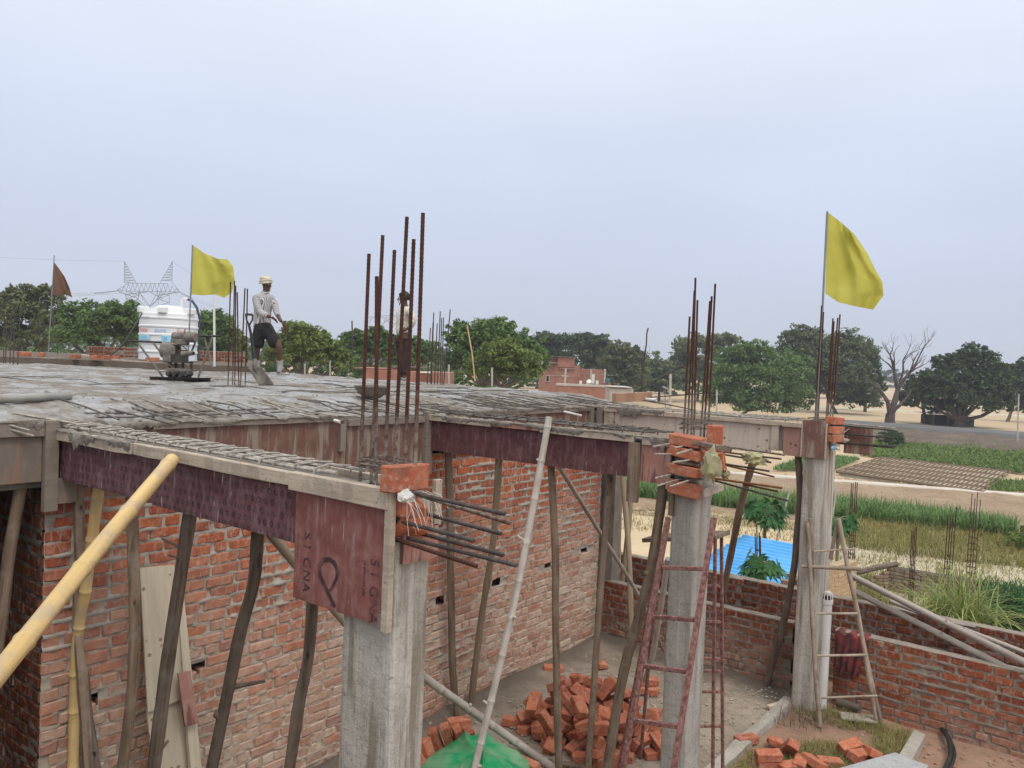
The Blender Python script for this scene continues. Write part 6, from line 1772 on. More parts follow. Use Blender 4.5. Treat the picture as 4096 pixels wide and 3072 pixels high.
# ------------------------------------------------------------------ papaya plants
def papaya(label, base, H_, R_, seed, nl=20, drop=.5):
    r = random.Random(seed); base = np.array(base); t = empty('papaya_plant', base, label, 'plant')
    m = MB(); m.tube([base, base+np.array([.02, 0, H_*.5]), base+np.array([0, 0.02, H_])], [.05, .042, .034], 8); m.build('stem', m_pole_lt, t, True)
    ms = MB(); lm = MB()
    for i in range(nl):
        a = i*2.4+r.uniform(-.3, .3); e = r.uniform(-.35, .75); L = R_*r.uniform(.55, .9)
        p0 = base+np.array([0, 0, H_-r.uniform(0, .16)]); p1 = p0+np.array([math.cos(a)*math.cos(e), math.sin(a)*math.cos(e), math.sin(e)])*L
        ms.tube([p0, (p0+p1)/2+np.array([0, 0, .04]), p1], [.008, .006, .005], 4)
        S_ = R_*r.uniform(.55, .85); tilt = r.uniform(.5, 1.2)
        out_ = np.array([math.cos(a), math.sin(a), 0]); side = np.array([-math.sin(a), math.cos(a), 0])
        dn = out_*math.cos(tilt)-np.array([0, 0, 1])*math.sin(tilt)
        nrm = np.cross(side, dn)
        for l in range(8):
            la = -2.3+4.6*l/7
            d = dn*math.cos(la)+side*math.sin(la); s2 = np.cross(nrm, d); ll = S_*(.62+.38*math.cos(la*.6))
            pts = [p1, p1+d*ll*.35+s2*ll*.10, p1+d*ll*.62+s2*ll*.17, p1+d*ll*.75+s2*ll*.07, p1+d*ll-np.array([0, 0, .06*ll]), p1+d*ll*.75-s2*ll*.07, p1+d*ll*.62-s2*ll*.17, p1+d*ll*.35-s2*ll*.10]
            lm.add(pts, [tuple(range(8))], r.random()*.6+.2)
    lm.build('leaves', m_papaya, t)
    ms.build('leaf_stalk', m_pole_lt, t)
g = PD(3055, 2160, 18.5); papaya('tall papaya plant whose crown stands above the blue roof', (g[0], g[1], ZF), PD(3042, 2030, 18.5)[2]-ZF, .50, 3, 26)
g = PD(3045, 2330, 13.3); papaya('low papaya plant in front of the blue roof', (g[0], g[1], ZF), PD(3045, 2245, 13.3)[2]-ZF, .33, 5, 26)
g = PD(3352, 2110, 18.0); papaya('papaya plant partly hidden by the right column', (g[0], g[1], ZF), PD(3350, 2075, 18)[2]-ZF, .40, 7, 20)
# ------------------------------------------------------------------ crops and grass
def band(lower, upper):
    lx = [p[0] for p in lower]; ly = [p[1] for p in lower]; uy = [p[1] for p in upper]; ux = [p[0] for p in upper]
    def f(r):
        x = r.uniform(max(lx[0], ux[0]), min(lx[-1], ux[-1])); y0 = np.interp(x, lx, ly); y1 = np.interp(x, ux, uy)
        return tuple(PZ(x, y0+(y1-y0)*r.rand(), ZF+.12))
    return f
blades('fodder_crop', 11000, band([(2450, 1985), (2860, 2034), (3400, 2086), (3720, 2120), (4060, 2160)], [(2450, 1955), (2860, 1985), (3400, 2030), (3720, 2072), (4060, 2130)]), m_maize, .35, .85, .05, 51, .9, 4, 'tall green fodder crop growing in a band across the field', 'crop')
blades('dry_grass', 9000, band([(3330, 2190), (3700, 2240), (4300, 2300)], [(3330, 2080), (3700, 2115), (4300, 2180)]), m_drygrass, .15, .45, .025, 52, 1.0, 3, 'dry yellow-green grass behind the ruined wall')
def vegp(r):
    while True:
        u, v = r.rand(), r.rand()
        a = np.array([3440, 1822])*(1-u)+np.array([4300, 1918])*u; b = np.array([3520, 1748])*(1-u)+np.array([4300, 1818])*u
        p = a*(1-v)+b*v; return tuple(PZ(p[0], p[1], ZF+.1))
blades('vegetable_crop', 12000, vegp, m_veg, .15, .36, .16, 53, 1.2, 2, 'low green vegetable patch beyond the seed beds', 'crop')
blades('grass_plot', 3500, lambda r: tuple(PZ(*((np.array([3090, 1880])*(1-(u := r.rand()))+np.array([3330, 1880])*u)*(1-(v := r.rand()))+(np.array([3240, 1822])*(1-u)+np.array([3440, 1838])*u)*v), ZF+.12)), m_maize, .15, .35, .09, 54, .9, 2, 'small bright green plot left of the seed beds', 'crop')
blades('grass_plot', 1600, lambda r: tuple(PZ(r.uniform(3960, 4250), r.uniform(1925, 1968), ZF+.12)), m_veg, .15, .3, .08, 55, .9, 2, 'small green plot at the right end of the white path', 'crop')
blades('weeds', 5000, band([(3280, 2420), (3700, 2470), (4250, 2560)], [(3280, 2180), (3700, 2230), (4250, 2290)]), m_drygrass, .08, .3, .03, 56, 1.2, 3, 'sparse weeds over the pale rubble ground')
blades('weeds', 2600, band([(3850, 2540), (4250, 2600)], [(3900, 2340), (4250, 2370)]), m_papaya, .15, .4, .05, 57, 1.2, 3, 'dark green weeds at the right edge beyond the boundary wall')
blades('weeds', 1500, lambda r: tuple(PZ(r.uniform(3330, 3520), r.uniform(2330, 2440), ZF+.15)), m_drygrass, .2, .5, .03, 58, 1.0, 3, 'grass tuft behind the boundary wall by the ruined bricks')
blades('weeds', 2500, band([(2400, 2120), (2900, 2160), (3300, 2180)], [(2400, 2040), (2900, 2070), (3300, 2100)]), m_drygrass, .08, .25, .03, 60, 1.2, 2, 'dry tufts along the edge of the sandy yard')
def reed(label, px, py, n, seed, hmax, spread):
    b = PZ(px, py, ZF)
    r0 = np.random.RandomState(seed)
    o = blades('reed_clump', n, lambda r: (b[0]+r.normal()*spread, b[1]+r.normal()*spread, ZF), m_reed, hmax*.5, hmax, .035, seed, 1.15, 6, label, 'grass', None, .9)
reed('tall arching reed grass clump behind the boundary wall', 3835, 2560, 420, 61, 1.9, .26)
reed('smaller reed clump left of the tall one', 3770, 2560, 150, 62, 1.4, .18)
# seed-bed ridges
m_ridge = ground_mat('ridge_soil', (0.17, 0.122, 0.085), (0.23, 0.168, 0.118), (0.14, 0.10, 0.07), 0.8, 0.8, 0.05)
t = empty('seed_bed_ridges', PZ(3700, 1890, ZF), 'grid of small earth ridges dividing the seed beds', 'ridges')
def pl_uv(u, v):
    a = np.array([3345, 1886])*(1-u)+np.array([3932, 1968])*u; b = np.array([3522, 1830])*(1-u)+np.array([4044, 1888])*u
    p = a*(1-v)+b*v; return PZ(p[0], p[1], ZF+.22)
for j in range(6):
    m = MB(); m.tube([pl_uv(u, j/5) for u in np.linspace(0, 1, 30)], .085, 5); m.build('ridge', m_ridge, t, True)
for i in range(31):
    m = MB(); m.tube([pl_uv(i/30, v)+np.array([0, 0, .02]) for v in np.linspace(0, 1, 12)], .055 if i % 2 else .035, 5); m.build('ridge', m_ridge, t, True)

# clods on the ploughed strip and the yard edge
_pf = band([(2500, 2040), (3400, 2030), (4250, 2120)], [(2500, 1870), (3400, 1915), (4250, 1998)])
tag(scatter_stones('clods', 5000, lambda r: _pf(r), m_plough, .05, .16, 71), 'earth clods on the ploughed strip', 'clods')
_pg = band([(2420, 2110), (2900, 2150), (3330, 2190)], [(2420, 2020), (2900, 2050), (3330, 2110)])
tag(scatter_stones('clods', 1500, lambda r: _pg(r), m_earth, .03, .10, 72), 'rubble and clods edging the sandy yard', 'clods')
# ------------------------------------------------------------------ things beyond the site
def fbox(m, x0, x1, y0, y1, dist, depth, dd=0.0):
    """box whose front face spans the pixel rectangle at the given distance"""
    tl = PD(x0, y0, dist+dd); br = PD(x1, y1, dist+dd); 
    c = (tl+br)/2; r0 = (br-tl)@RTH; h = tl[2]-br[2]
    rot = Matrix(((RTH[0], FWH[0], 0), (RTH[1], FWH[1], 0), (0, 0, 1)))
    m.box(Vector(tuple(c+FWH*depth/2)), (abs(r0), depth, abs(h)), rot)
    return m
def fpart(name, mat, parent, x0, x1, y0, y1, dist, depth, dd=0.0, bevel=0):
    m = MB(); fbox(m, x0, x1, y0, y1, dist, depth, dd); return m.build(name, mat, parent, bevel=bevel)
# brick house
D = 105
b = PD(2300, 1600, D); t = empty('brick_house', (b[0], b[1], ZF), 'unfinished red brick house with a stair tower among the trees', 'house')
fpart('wall', m_farbrick, t, 2165, 2314, 1458, 1640, D, 7)
fpart('stair_tower', m_farbrick, t, 2232, 2297, 1428, 1470, D, 2.5, -.25)
fpart('stair_tower', m_farbrick, t, 2196, 2232, 1430, 1462, D, 2.2, .6)
fpart('tower_roof', m_farconc, t, 2190, 2299, 1424, 1428, D, 3.4, -.6)
fpart('canopy', m_farconc, t, 2180, 2230, 1449, 1453, D, .9, -.9)
fpart('dark_recess', m_dark, t, 2187, 2196, 1432, 1450, D, .5, .5)
fpart('parapet_wall', m_farbrick, t, 2316, 2418, 1476, 1640, D, 5, 1.0)
fpart('tie_beam', m_farconc, t, 2314, 2418, 1494, 1497, D, .2, .9)
fpart('tie_beam', m_farconc, t, 2190, 2300, 1502, 1505, D, .2, -.1)
fpart('tie_beam', m_farconc, t, 2238, 2298, 1472, 1476, D, .2, -.35)
for x in (2361, 2417): fpart('pillar', m_farconc, t, x, x+5, 1476, 1540, D, .3, .85)
w_ = fpart('window', m_farconc, t, 2183, 2198, 1500, 1528, D, .2, -.12); fpart('pane', m_dark, w_, 2186, 2195, 1503, 1525, D, .06, -.16)
fpart('door', m_pvc, t, 2367, 2378, 1497, 1535, D, .1, .86)
fpart('low_wall', m_farbrick, t, 2238, 2445, 1538, 1640, D, .6, -4)
fpart('low_wall', m_farbrick, t, 2400, 2443, 1530, 1545, D, .5, -2)
for k, x in enumerate((2318, 2346, 2384)): fpart('baluster', m_pvc, t, x, x+10, 1522, 1537, D, .2, -3.6)
t2 = empty('satellite_dish', PD(2356, 1535, D-3.5), 'white satellite dish on the brick house terrace', 'dish')
m = MB(); c = PD(2356, 1527, D-3.5); m.lathe([(.02, 0), (.12, .02), (.22, .07), (.27, .13)], c, axis=tuple(-FWH*.8+np.array([0, 0, .5])), n=16); m.tube([c, c+np.array([0, 0, -.5])], .03, 5); m.build('dish', m_pvc, t2, True)
t2 = empty('roof_tank', PD(2430, 1530, D-2), 'small blue tank on the low terrace right of the brick house', 'tank')
m = MB(); m.lathe([(.30, 0), (.32, .1), (.32, .45), (.22, .52)], PD(2430, 1531, D-2.5), n=16); m.build('tank_body', simple('teal_plastic', (.04, .13, .20), (.05, .16, .24), 3, .5, 0, rv=0), t2, True)
D2 = 60
t = empty('low_building', PD(2480, 1570, D2), 'low grey plastered roof room before the brick house', 'building')
fpart('wall', m_farconc, t, 2440, 2530, 1552, 1640, D2, 3); fpart('roof', m_farconc, t, 2436, 2530, 1546, 1552, D2, 3.4, -.2)
t = empty('low_building', PD(2300, 1570, 70), 'long dark brick parapet in front of the brick house', 'building')
fpart('wall', m_farbrick, t, 2230, 2450, 1545, 1640, 75, 1.0); fpart('coping', m_farconc, t, 2226, 2500, 1541, 1545, 75, 1.3, -.1)
t = empty('low_building', PD(1640, 1520, 44), 'low red shed roofs behind the second worker', 'building')
fpart('wall', m_farbrick, t, 1455, 1790, 1478, 1640, 44, 4); fpart('roof', m_bund, t, 1540, 1700, 1464, 1473, 46, 5); fpart('roof', m_farbrick, t, 1420, 1600, 1470, 1480, 45.2, 4); fpart('sheet', m_pvc, t, 1680, 1722, 1487, 1493, 43.5, 1.2)
# ---- roadside hut
D = 96
t = empty('roadside_hut', PZ(3800, 1712, ZF), 'dark roadside hut with tin roof under the mango tree', 'hut')
fpart('wall', m_dark, t, 3735, 3895, 1662, 1712, D, 3); fpart('roof', m_pipemetal, t, 3718, 3900, 1655, 1662, D, 4.2, -1); fpart('shutter', simple('green_board', (.05, .09, .09), (.07, .12, .12), 2, .8, 0, rv=0), t, 3862, 3896, 1672, 1708, D, .2, -.3)
for x in (3733, 3790, 3856): fpart('post', m_pole, t, x, x+4, 1660, 1712, D, .12, -.8)
# ---- poles
def post(label, a, b, dist, r, mat, arms=(), lamp=False, cat='pole', name='utility_pole'):
    A = PD(a[0], a[1], dist); B = PD(b[0], b[1], dist)
    t = empty(name, B, label, cat); m = MB(); m.tube([B, A], [r, r*.8], 8); m.build('post', mat, t, True)
    for (fy, wpx) in arms:
        p = PD(a[0]+(b[0]-a[0])*fy, a[1]+(b[1]-a[1])*fy, dist); h = wpx/FPX*dist
        m = MB(); m.tube([p-RTH*h, p+RTH*h], r*.6, 6); m.build('cross_arm', mat, t)
    if lamp:
        m = MB(); m.box(Vector(tuple(A)), (.5, .3, .06), Matrix.Rotation(.4, 3, 'Y')); m.build('solar_panel', m_poletube, t)
    return t
post('concrete power pole with cross arms before the brick house', (2263, 1475), (2258, 1560), 82, .12, m_farconc, ((.1, 3), (.35, 13)))
post('grey power pole between the trees left of the middle rebars', (2682, 1492), (2680, 1640), 70, .12, m_farconc, ((.12, 6),))
post('small solar street lamp beside the grey power pole', (2660, 1551), (2662, 1640), 72, .05, m_poletube, lamp=True, name='street_lamp', cat='lamp')
post('grey post right of the middle rebars', (2867, 1560), (2867, 1660), 60, .08, m_farconc)
post('thin grey pole at the far right by the field', (4075, 1575), (4070, 1765), 62, .06, m_farconc)
for (x, y0, y1, lab) in ((1320, 1443, 1495, 'first short white post at the far slab edge'), (1219, 1455, 1500, 'tiny post behind the turbaned worker at the slab edge'), (1795, 1458, 1522, 'white post at the slab edge right of the thin bars'), (1968, 1470, 1532, 'white post at the slab edge before the light green tree')):
    A = PY(x, y0, 7.45); B = PY(x, y1+14, 7.45); m = MB(); m.tube([B, A], .014, 8); o = m.build('edge_post', m_farconc, smooth=True); tag(o, lab, 'post')
for (x0, y0, x1, y1, lab) in ((1868, 1300, 1900, 1525, 'thin yellowish bamboo rod before the big rounded tree'), (1408, 1283, 1404, 1485, 'thin dark rod standing behind the slab between the workers')):
    m = MB(); m.tube([PD(x1, y1, 20), PD((x0+x1)/2+4, (y0+y1)/2, 20), PD(x0, y0, 20)], .018, 6); tag(m.build('thin_rod', m_bam_y if 'bamboo' in lab else m_steel, smooth=True), lab, 'rod')
# ---- fence / cattle on the far track
def animal(label, px, py, dist, s, mat, flip=1):
    b = PD(px, py, dist); b = np.array(b); t = empty('goat', b, label, 'animal'); m = MB()
    X = RTH*flip; U = np.array([0, 0, 1.])
    P = lambda x, y, z: b+X*x*s+FWH*y*s+U*z*s
    m.tube([P(-.52, 0, .72), P(-.3, 0, .74), P(.05, 0, .70), P(.36, 0, .76), P(.55, 0, .92), P(.72, 0, 1.02), P(.92, 0, .94)], [.12, .19, .21, .20, .12, .10, .05], 10)
    for (x, y) in ((-.42, .1), (-.38, -.1), (.33, .1), (.37, -.1)):
        hk = -.05 if x < 0 else .02
        m.tube([P(x, y, .68), P(x+hk, y, .38), P(x, y, .18), P(x+.02, y, 0)], [.10, .055, .04, .045], 7)
    m.tube([P(-.52, 0, .78), P(-.62, 0, .62)], [.03, .012], 5); m.tube([P(.70, .07, 1.06), P(.60, .16, 1.06)], [.03, .01], 5); m.tube([P(.70, -.07, 1.06), P(.60, -.16, 1.06)], [.03, .01], 5)
    m.build('body', mat, t, True)
m_goat = simple('goat_hide', (.10, .055, .035), (.16, .09, .06), 6, .9, .2, rv=.2)
animal('brown goat standing on the far track', 3382, 1664, 128, .95, m_goat)
animal('grey goat grazing left of the brown one on the far track', 3352, 1664, 130, .9, simple('goat_hide_grey', (.22, .20, .17), (.30, .27, .23), 6, .9, .2, rv=0), -1)
# ---- electricity pylons
def pylon(label, dist, segs, r, lace=True):
    t = empty('pylon', PD(segs[0][0], 1400, dist), label, 'pylon'); m = MB()
    for s in segs:
        m.tube([PD(s[0], s[1], dist+(s[4] if len(s) > 4 else 0)), PD(s[2], s[3], dist+(s[4] if len(s) > 4 else 0))], r, 4)
    m.build('lattice', m_pylon, t)
    return t
def horn(tip, a, b, n):
    """lacing between two edges meeting at the tip"""
    out_ = [(tip[0], tip[1], a[0], a[1]), (tip[0], tip[1], b[0], b[1])]
    for i in range(1, n+1):
        u = i/(n+1); v = (i+.5)/(n+1)
        pa = (tip[0]+(a[0]-tip[0])*u, tip[1]+(a[1]-tip[1])*u); pb = (tip[0]+(b[0]-tip[0])*u, tip[1]+(b[1]-tip[1])*u)
        pc = (tip[0]+(a[0]-tip[0])*v, tip[1]+(a[1]-tip[1])*v)
        out_ += [(pa[0], pa[1], pb[0], pb[1]), (pb[0], pb[1], pc[0], pc[1])]
    return out_
S1 = horn((498, 1045), (497, 1130), (545, 1132), 7)+horn((690, 1045), (688, 1128), (640, 1132), 7)
S1 += [(465, 1163, 520, 1128), (720, 1168, 688, 1128), (465, 1163, 720, 1168), (520, 1132, 668, 1135), (497, 1130, 545, 1132)]
xs = np.linspace(470, 715, 15)
for i in range(14):
    ya = 1163+5*(i/14); top = (xs[i]+xs[i+1])/2
    yt = 1133 if 515 < top < 672 else 1133+abs(top-(515 if top < 515 else 672))*.6
    S1 += [(xs[i], ya, top, yt), (top, yt, xs[i+1], ya)]
for (x0, x1, xb0, xb1) in ((505, 555, 497, 520), (630, 676, 668, 690)):
    for x, xb in ((x0, xb0), (x1, xb1)): S1.append((x, 1163, (x+xb)/2+ (0), 1420))
    for k in range(6): S1 += [(x0, 1165+k*30, x1, 1180+k*30), (x1, 1180+k*30, x0, 1195+k*30)]
S1 += [(520, 1165, 590, 1235), (590, 1235, 660, 1168), (555, 1165, 600, 1225), (630, 1168, 600, 1225)]
pylon('lattice power pylon with two horns above the trees at left', 260, S1, .085)
t = empty('power_lines', PD(500, 1160, 258), 'power lines strung from the left pylon', 'cable')
for (a, b, sag) in (((498, 1045), (-200, 1016), 6), ((690, 1045), (1100, 1300), 10), ((440, 1168), (-200, 1172), 8), ((440, 1172), (-200, 1182), 8), ((500, 1172), (-200, 1192), 8), ((720, 1170), (1150, 1300), 14), ((722, 1176), (1180, 1325), 14), ((700, 1175), (1100, 1330), 16)):
    pts = [PD(a[0]+(b[0]-a[0])*u, a[1]+(b[1]-a[1])*u+sag*4*u*(1-u), 258) for u in np.linspace(0, 1, 12)]
    m = MB(); m.tube(pts, .035, 4); m.build('cable', m_pylon, t)
for (a, b) in (((465, 1164), (378, 1173)), ((475, 1166), (540, 1190)), ((590, 1167), (500, 1178)), ((600, 1168), (650, 1195)), ((715, 1168), (630, 1182)), ((720, 1168), (770, 1195))):
    m = MB(); m.tube([PD(a[0], a[1], 259), PD(b[0], b[1], 259)], .16, 6); m.build('insulator', m_pylon, t)
for (x0, y0, x1, y1, dp) in ((560, 1170, 640, 1170, 52), (500, 1178, 560, 1172, 40)):
    m = MB(); m.tube([PD(x0+(x1-x0)*u, y0+(y1-y0)*u+dp*4*u*(1-u), 259) for u in np.linspace(0, 1, 14)], .09, 4); m.build('jumper', m_pylon, t)
S2 = [(1476, 1290, 1500, 1262), (1500, 1262, 1602, 1262), (1602, 1262, 1620, 1292), (1476, 1268, 1640, 1268), (1485, 1262, 1478, 1300), (1520, 1262, 1580, 1300), (1580, 1262, 1520, 1300), (1530, 1300, 1548, 1268), (1548, 1268, 1580, 1380), (1600, 1262, 1560, 1330), (1540, 1290, 1570, 1268)]
pylon('faint pylon top behind the second worker', 400, S2, .10)
S3 = [(2575, 1385, 2572, 1440), (2598, 1385, 2602, 1440), (2575, 1385, 2598, 1385), (2574, 1400, 2600, 1415), (2600, 1400, 2573, 1415), (2573, 1415, 2602, 1440), (2601, 1415, 2572, 1440)]
pylon('very faint distant pylon right of the brick house', 900, S3, .22)
# ------------------------------------------------------------------ blue roofed shed
def shed():
    B = PZ(2975, 2143, -.05); C_ = PZ(3312, 2206, -.05); Dn = PZ(3135, 2323, -.42); A = B+Dn-C_
    t = empty('shed', (Dn[0], Dn[1], ZF), 'small shed with bright blue corrugated sheet roof', 'shed')
    nu, nv = 6, 260
    u = np.linspace(0, 1, nu)[:, None, None]; v = np.linspace(0, 1, nv)[None, :, None]
    P = B+(C_-B)*u+(A-B)*v*1.18
    wv = np.linspace(0, 1, nv)*1.18*np.linalg.norm(A-B)
    P[:, :, 2] += (.036*np.sin(wv*2*math.pi/.15))[None, :]
    o = npobj('roof_sheet', P.reshape(-1, 3), gridfaces(nu, nv), m_tin, t); md = o.modifiers.new('t', 'SOLIDIFY'); md.thickness = .006
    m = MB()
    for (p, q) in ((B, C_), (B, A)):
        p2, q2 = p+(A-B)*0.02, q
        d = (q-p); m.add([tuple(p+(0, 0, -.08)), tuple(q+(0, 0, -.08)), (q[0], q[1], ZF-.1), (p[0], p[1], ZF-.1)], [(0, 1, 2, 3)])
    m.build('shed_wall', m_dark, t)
    return B, C_, Dn, A
B_, C_, Dn_, A_ = shed()
mud = brick_mat('mud_brick', 0, 1, 0.0, 1.0)
def tanbrick():
    t = MT('tan_brick'); r = t.math('FRACT', t.math('ADD', t.rand(), t.tone())); p = t.pos()
    c = t.ramp(r, [(0, (.40, .27, .16)), (.5, (.47, .33, .20)), (1, (.36, .23, .14))]); c = t.mix(t.rng(t.noise(p, 8, 4), .4, .7), c, (.50, .38, .25))
    t.col(c).rough(.95).spec(.1); t.bump(t.noise(p, 30, 4), .5, .02); return t.m
m_tanb = tanbrick()
def mudb():
    t = MT('mud_brick_ruin'); r = t.math('FRACT', t.math('ADD', t.rand(), t.tone())); p = t.pos()
    c = t.ramp(r, [(0, (.26, .185, .13)), (.5, (.34, .245, .175)), (1, (.22, .155, .11))]); c = t.mix(t.rng(t.noise(p, 5, 4), .45, .7), c, (.38, .30, .23))
    t.col(c).rough(.95).spec(.1); t.bump(t.noise(p, 30, 4), .5, .02); return t.m
m_mudb = mudb()
q = Dn_
brick_wall('shed_pier', 'rough brick pier under the near corner of the blue roof', (q[0]-.05, q[1]-.05, 0), (1, 0, 0), (0, -1, 0), .25, ZF, -.42, m_brick2, m_mortar2, seed=71, cat='pier', lim=40, thick=.25)
brick_wall('shed_side_wall', 'pale tan brick wall of the shed right of the blue roof', tuple((Dn_[0]+.22, Dn_[1]+.10, 0)), tuple((C_-Dn_)/np.linalg.norm((C_-Dn_)[:2])*np.array([1, 1, 0])), tuple(np.array([(C_-Dn_)[1], -(C_-Dn_)[0], 0])/np.linalg.norm((C_-Dn_)[:2])), 2.3, ZF, -.35, m_tanb, m_earth, seed=72, lim=150, mres=.04)
# ---- ruined mud brick wall
b0 = PZ(3540, 2388, ZF); zt = PY(3540, 2272, b0[1])[2]; x1 = PY(3900, 2330, b0[1])[0]
brick_wall('ruined_wall', 'crumbling mud brick wall of a ruined room beyond the boundary', (b0[0], b0[1], 0), (1, 0, 0), (0, -1, 0), float(x1-b0[0]), ZF, float(zt), m_mudb, m_bund, seed=75, lim=200, thick=.3, mres=.04)
a0 = PZ(3400, 2385, ZF)
brick_wall('ruined_wall', 'short stepped broken wall left of the ruined room', (b0[0], b0[1]-.02, 0), (-.55, -.83, 0), (-.83, .55, 0), 2.0, ZF, float(zt), m_mudb, m_bund, seed=76, lim=150, skip=lambda a, z: z > zt-.05-a*.40, mres=.05)
brick_wall('ruined_wall', 'short broken end of the ruined room facing the blue shed', (b0[0]-1.9, b0[1]-1.0, 0), (1, .35, 0), (.35, -1, 0), 1.2, ZF, float(zt)-.15, m_tanb, m_bund, seed=77, lim=100, skip=lambda a, z: z > zt-.9+a*.55, mres=.05)
pole_obj('charred_beam', 'charred roof beam lying across the ruined wall top', 'beam', [np.array(PD(3585, 2256, 20.5)), np.array(PD(3500, 2272, 20)), np.array(PD(3420, 2292, 19.5))], .07, m_pole_dk)
# ---- foundation rebar cages beyond the wall
def cage(label, px, yt, yb, dist, wpx, n=4, lean=0):
    t = empty('rebar_cage', PD(px, yb, dist), label, 'rebar', 'foundation cages in the field'); k = []
    w_ = wpx/FPX*dist
    base = np.array(PD(px, yb, dist)); top = np.array(PD(px+lean, yt, dist))
    for (a, b) in ((-1, -1), (1, -1), (1, 1), (-1, 1))[:n]:
        o = RTH*a*w_/2+FWH*b*w_/2; bar(t, base+o, top+o*1.0+np.array([0, 0, rnd.uniform(-.25, .1)]), .011, m_rust)
    z = base[2]+.1
    while z < base[2]+(top[2]-base[2])*.55:
        u = (z-base[2])/(top[2]-base[2]); c = base+(top-base)*u
        P = [c+RTH*a*w_/2+FWH*b*w_/2 for a, b in ((-1, -1), (1, -1), (1, 1), (-1, 1), (-1, -1))]
        m = MB(); m.tube(P, .008, 4); m.build('stirrup', m_rust, t); z += .16
cage('thin rebar cage right of the right column in the field', 3402, 1922, 2330, 21, 16, 4, 16)
cage('slender rebar cage standing just behind the boundary wall', 3640, 2105, 2440, 19, 12, 4, 18)
cage('tall rebar cage left of the reed clump', 3782, 2036, 2420, 20, 20, 4, 28)
cage('tall rebar cage above the reed clump', 3880, 1976, 2330, 22, 22, 4, 26)
cage('thin rebar cage in front of the blue roof', 3035, 2090, 2330, 14.6, 16, 4, -2)
for (a, b, D_, lab) in (((3160, 1955), (3106, 2175), 19, 'thin bamboo stake leaning beside the tall papaya'), ((3346, 1950), (3330, 2080), 22, 'thin pale stake behind the right column')):
    pole_obj('stake', lab, 'stake', [PD(a[0], a[1], D_), PD((a[0]+b[0])/2, (a[1]+b[1])/2, D_), PD(b[0], b[1], D_), np.append(PD(b[0], b[1], D_)[:2]+(PD(b[0], b[1], D_)-PD(a[0], a[1], D_))[:2]*.2, ZF)], .022, m_bam_w, bamboo=.5)
# ------------------------------------------------------------------ neighbour's roof behind the slab with tank and parapets
tk = np.array(PD(672, 1440, 17.7)); ZN = float(PD(672, 1441, 17.7)[2])
def roof_block(name, label, d0, d1, x0, x1, zt, mat):
    q = [np.array(PD(x0, 1400, d0)), np.array(PD(x1, 1400, d0)), np.array(PD(x1, 1400, d1)), np.array(PD(x0, 1400, d1))]
    m = MB(); m.hexa([(v[0], v[1], 0.0) for v in q]+[(v[0], v[1], zt) for v in q]); o = m.build(name, mat); return tag(o, label, 'roof')
roof_block('flat_roof', 'dusty flat roof beyond the slab carrying the water tank', 14.9, 24, -420, 1010, ZN-.012, m_floor)
t = empty('water_tank', tk, 'white ribbed plastic water tank on the neighbouring roof', 'tank')
R_ = 110/FPX*17.7; Ht = 185/FPX*17.7
prof = [(R_*.99, 0)]
for k in range(5):
    z = Ht*(k+.5)/5.6
    prof += [(R_*.985, z), (R_*.985, z+Ht*.055), (R_*1.01, z+Ht*.07), (R_*1.01, z+Ht*.10), (R_*.985, z+Ht*.115)]
prof += [(R_*.985, Ht*.93), (R_*.97, Ht*.985), (R_*.90, Ht), (R_*.84, Ht*1.0), (R_*.80, Ht*1.09), (R_*.45, Ht*1.115), (R_*.44, Ht*1.14), (R_*.36, Ht*1.165), (.02, Ht*1.17)]
m = MB(); m.lathe(prof, (0, 0, 0), n=64); o = m.build('tank_body', m_tank, None, True, 35); o.parent = t
for k in range(6):
    a = k*math.pi/3+.3
    m = MB(); m.box(Vector((R_*.90*math.cos(a), R_*.90*math.sin(a), Ht*1.05)), (R_*.34, R_*.30, Ht*.13), Matrix.Rotation(a, 3, 'Z'))
    o = m.build('shoulder_lug', m_tank, None, bevel=.02); o.parent = t
def wrap_text(body, size, mat, ang, z, bend):
    """print wrapped on the tank wall; ang: direction from the axis"""
    me = text_mesh(body, size); me.materials.clear(); me.materials.append(mat)
    import bmesh
    bm = bmesh.new(); bm.from_mesh(me); bmesh.ops.triangulate(bm, faces=bm.faces[:]); 
    bmesh.ops.subdivide_edges(bm, edges=bm.edges[:], cuts=1)
    for v in bm.verts:
        a = ang+v.co.x/R_; rr = R_*1.018; v.co = Vector((rr*math.cos(a), rr*math.sin(a), z+v.co.y))
    bm.to_mesh(me); bm.free()
    o = bpy.data.objects.new('print', me); C.objects.link(o); o.parent = t
cdir = math.atan2(CAM[1]-tk[1], CAM[0]-tk[0])
for (body, s, mt, px, py) in (('Sintex', .135, m_red, 566, 1332), ('pure', .125, m_blue, 622, 1330), ('Sintex', .135, m_red, 700, 1335)):
    xo = (px-672)/FPX*17.7/R_; xo = max(-.97, min(.97, xo)); wrap_text(body, s, mt, cdir+math.asin(xo), (1440-py)/FPX*17.7, 0)
def patch_on_tank(px0, px1, py0, py1, mat):
    n = 8; V = []
    for i in range(n+1):
        px = px0+(px1-px0)*i/n; a = cdir+math.asin(max(-.99, min(.99, (px-672)/FPX*17.7/R_))); rr = R_*1.017
        V += [(rr*math.cos(a), rr*math.sin(a), (1440-py1)/FPX*17.7), (rr*math.cos(a), rr*math.sin(a), (1440-py0)/FPX*17.7)]
    m = MB(); m.add(V, [(2*i, 2*i+2, 2*i+3, 2*i+1) for i in range(n)]); o = m.build('print', mat); o.parent = t
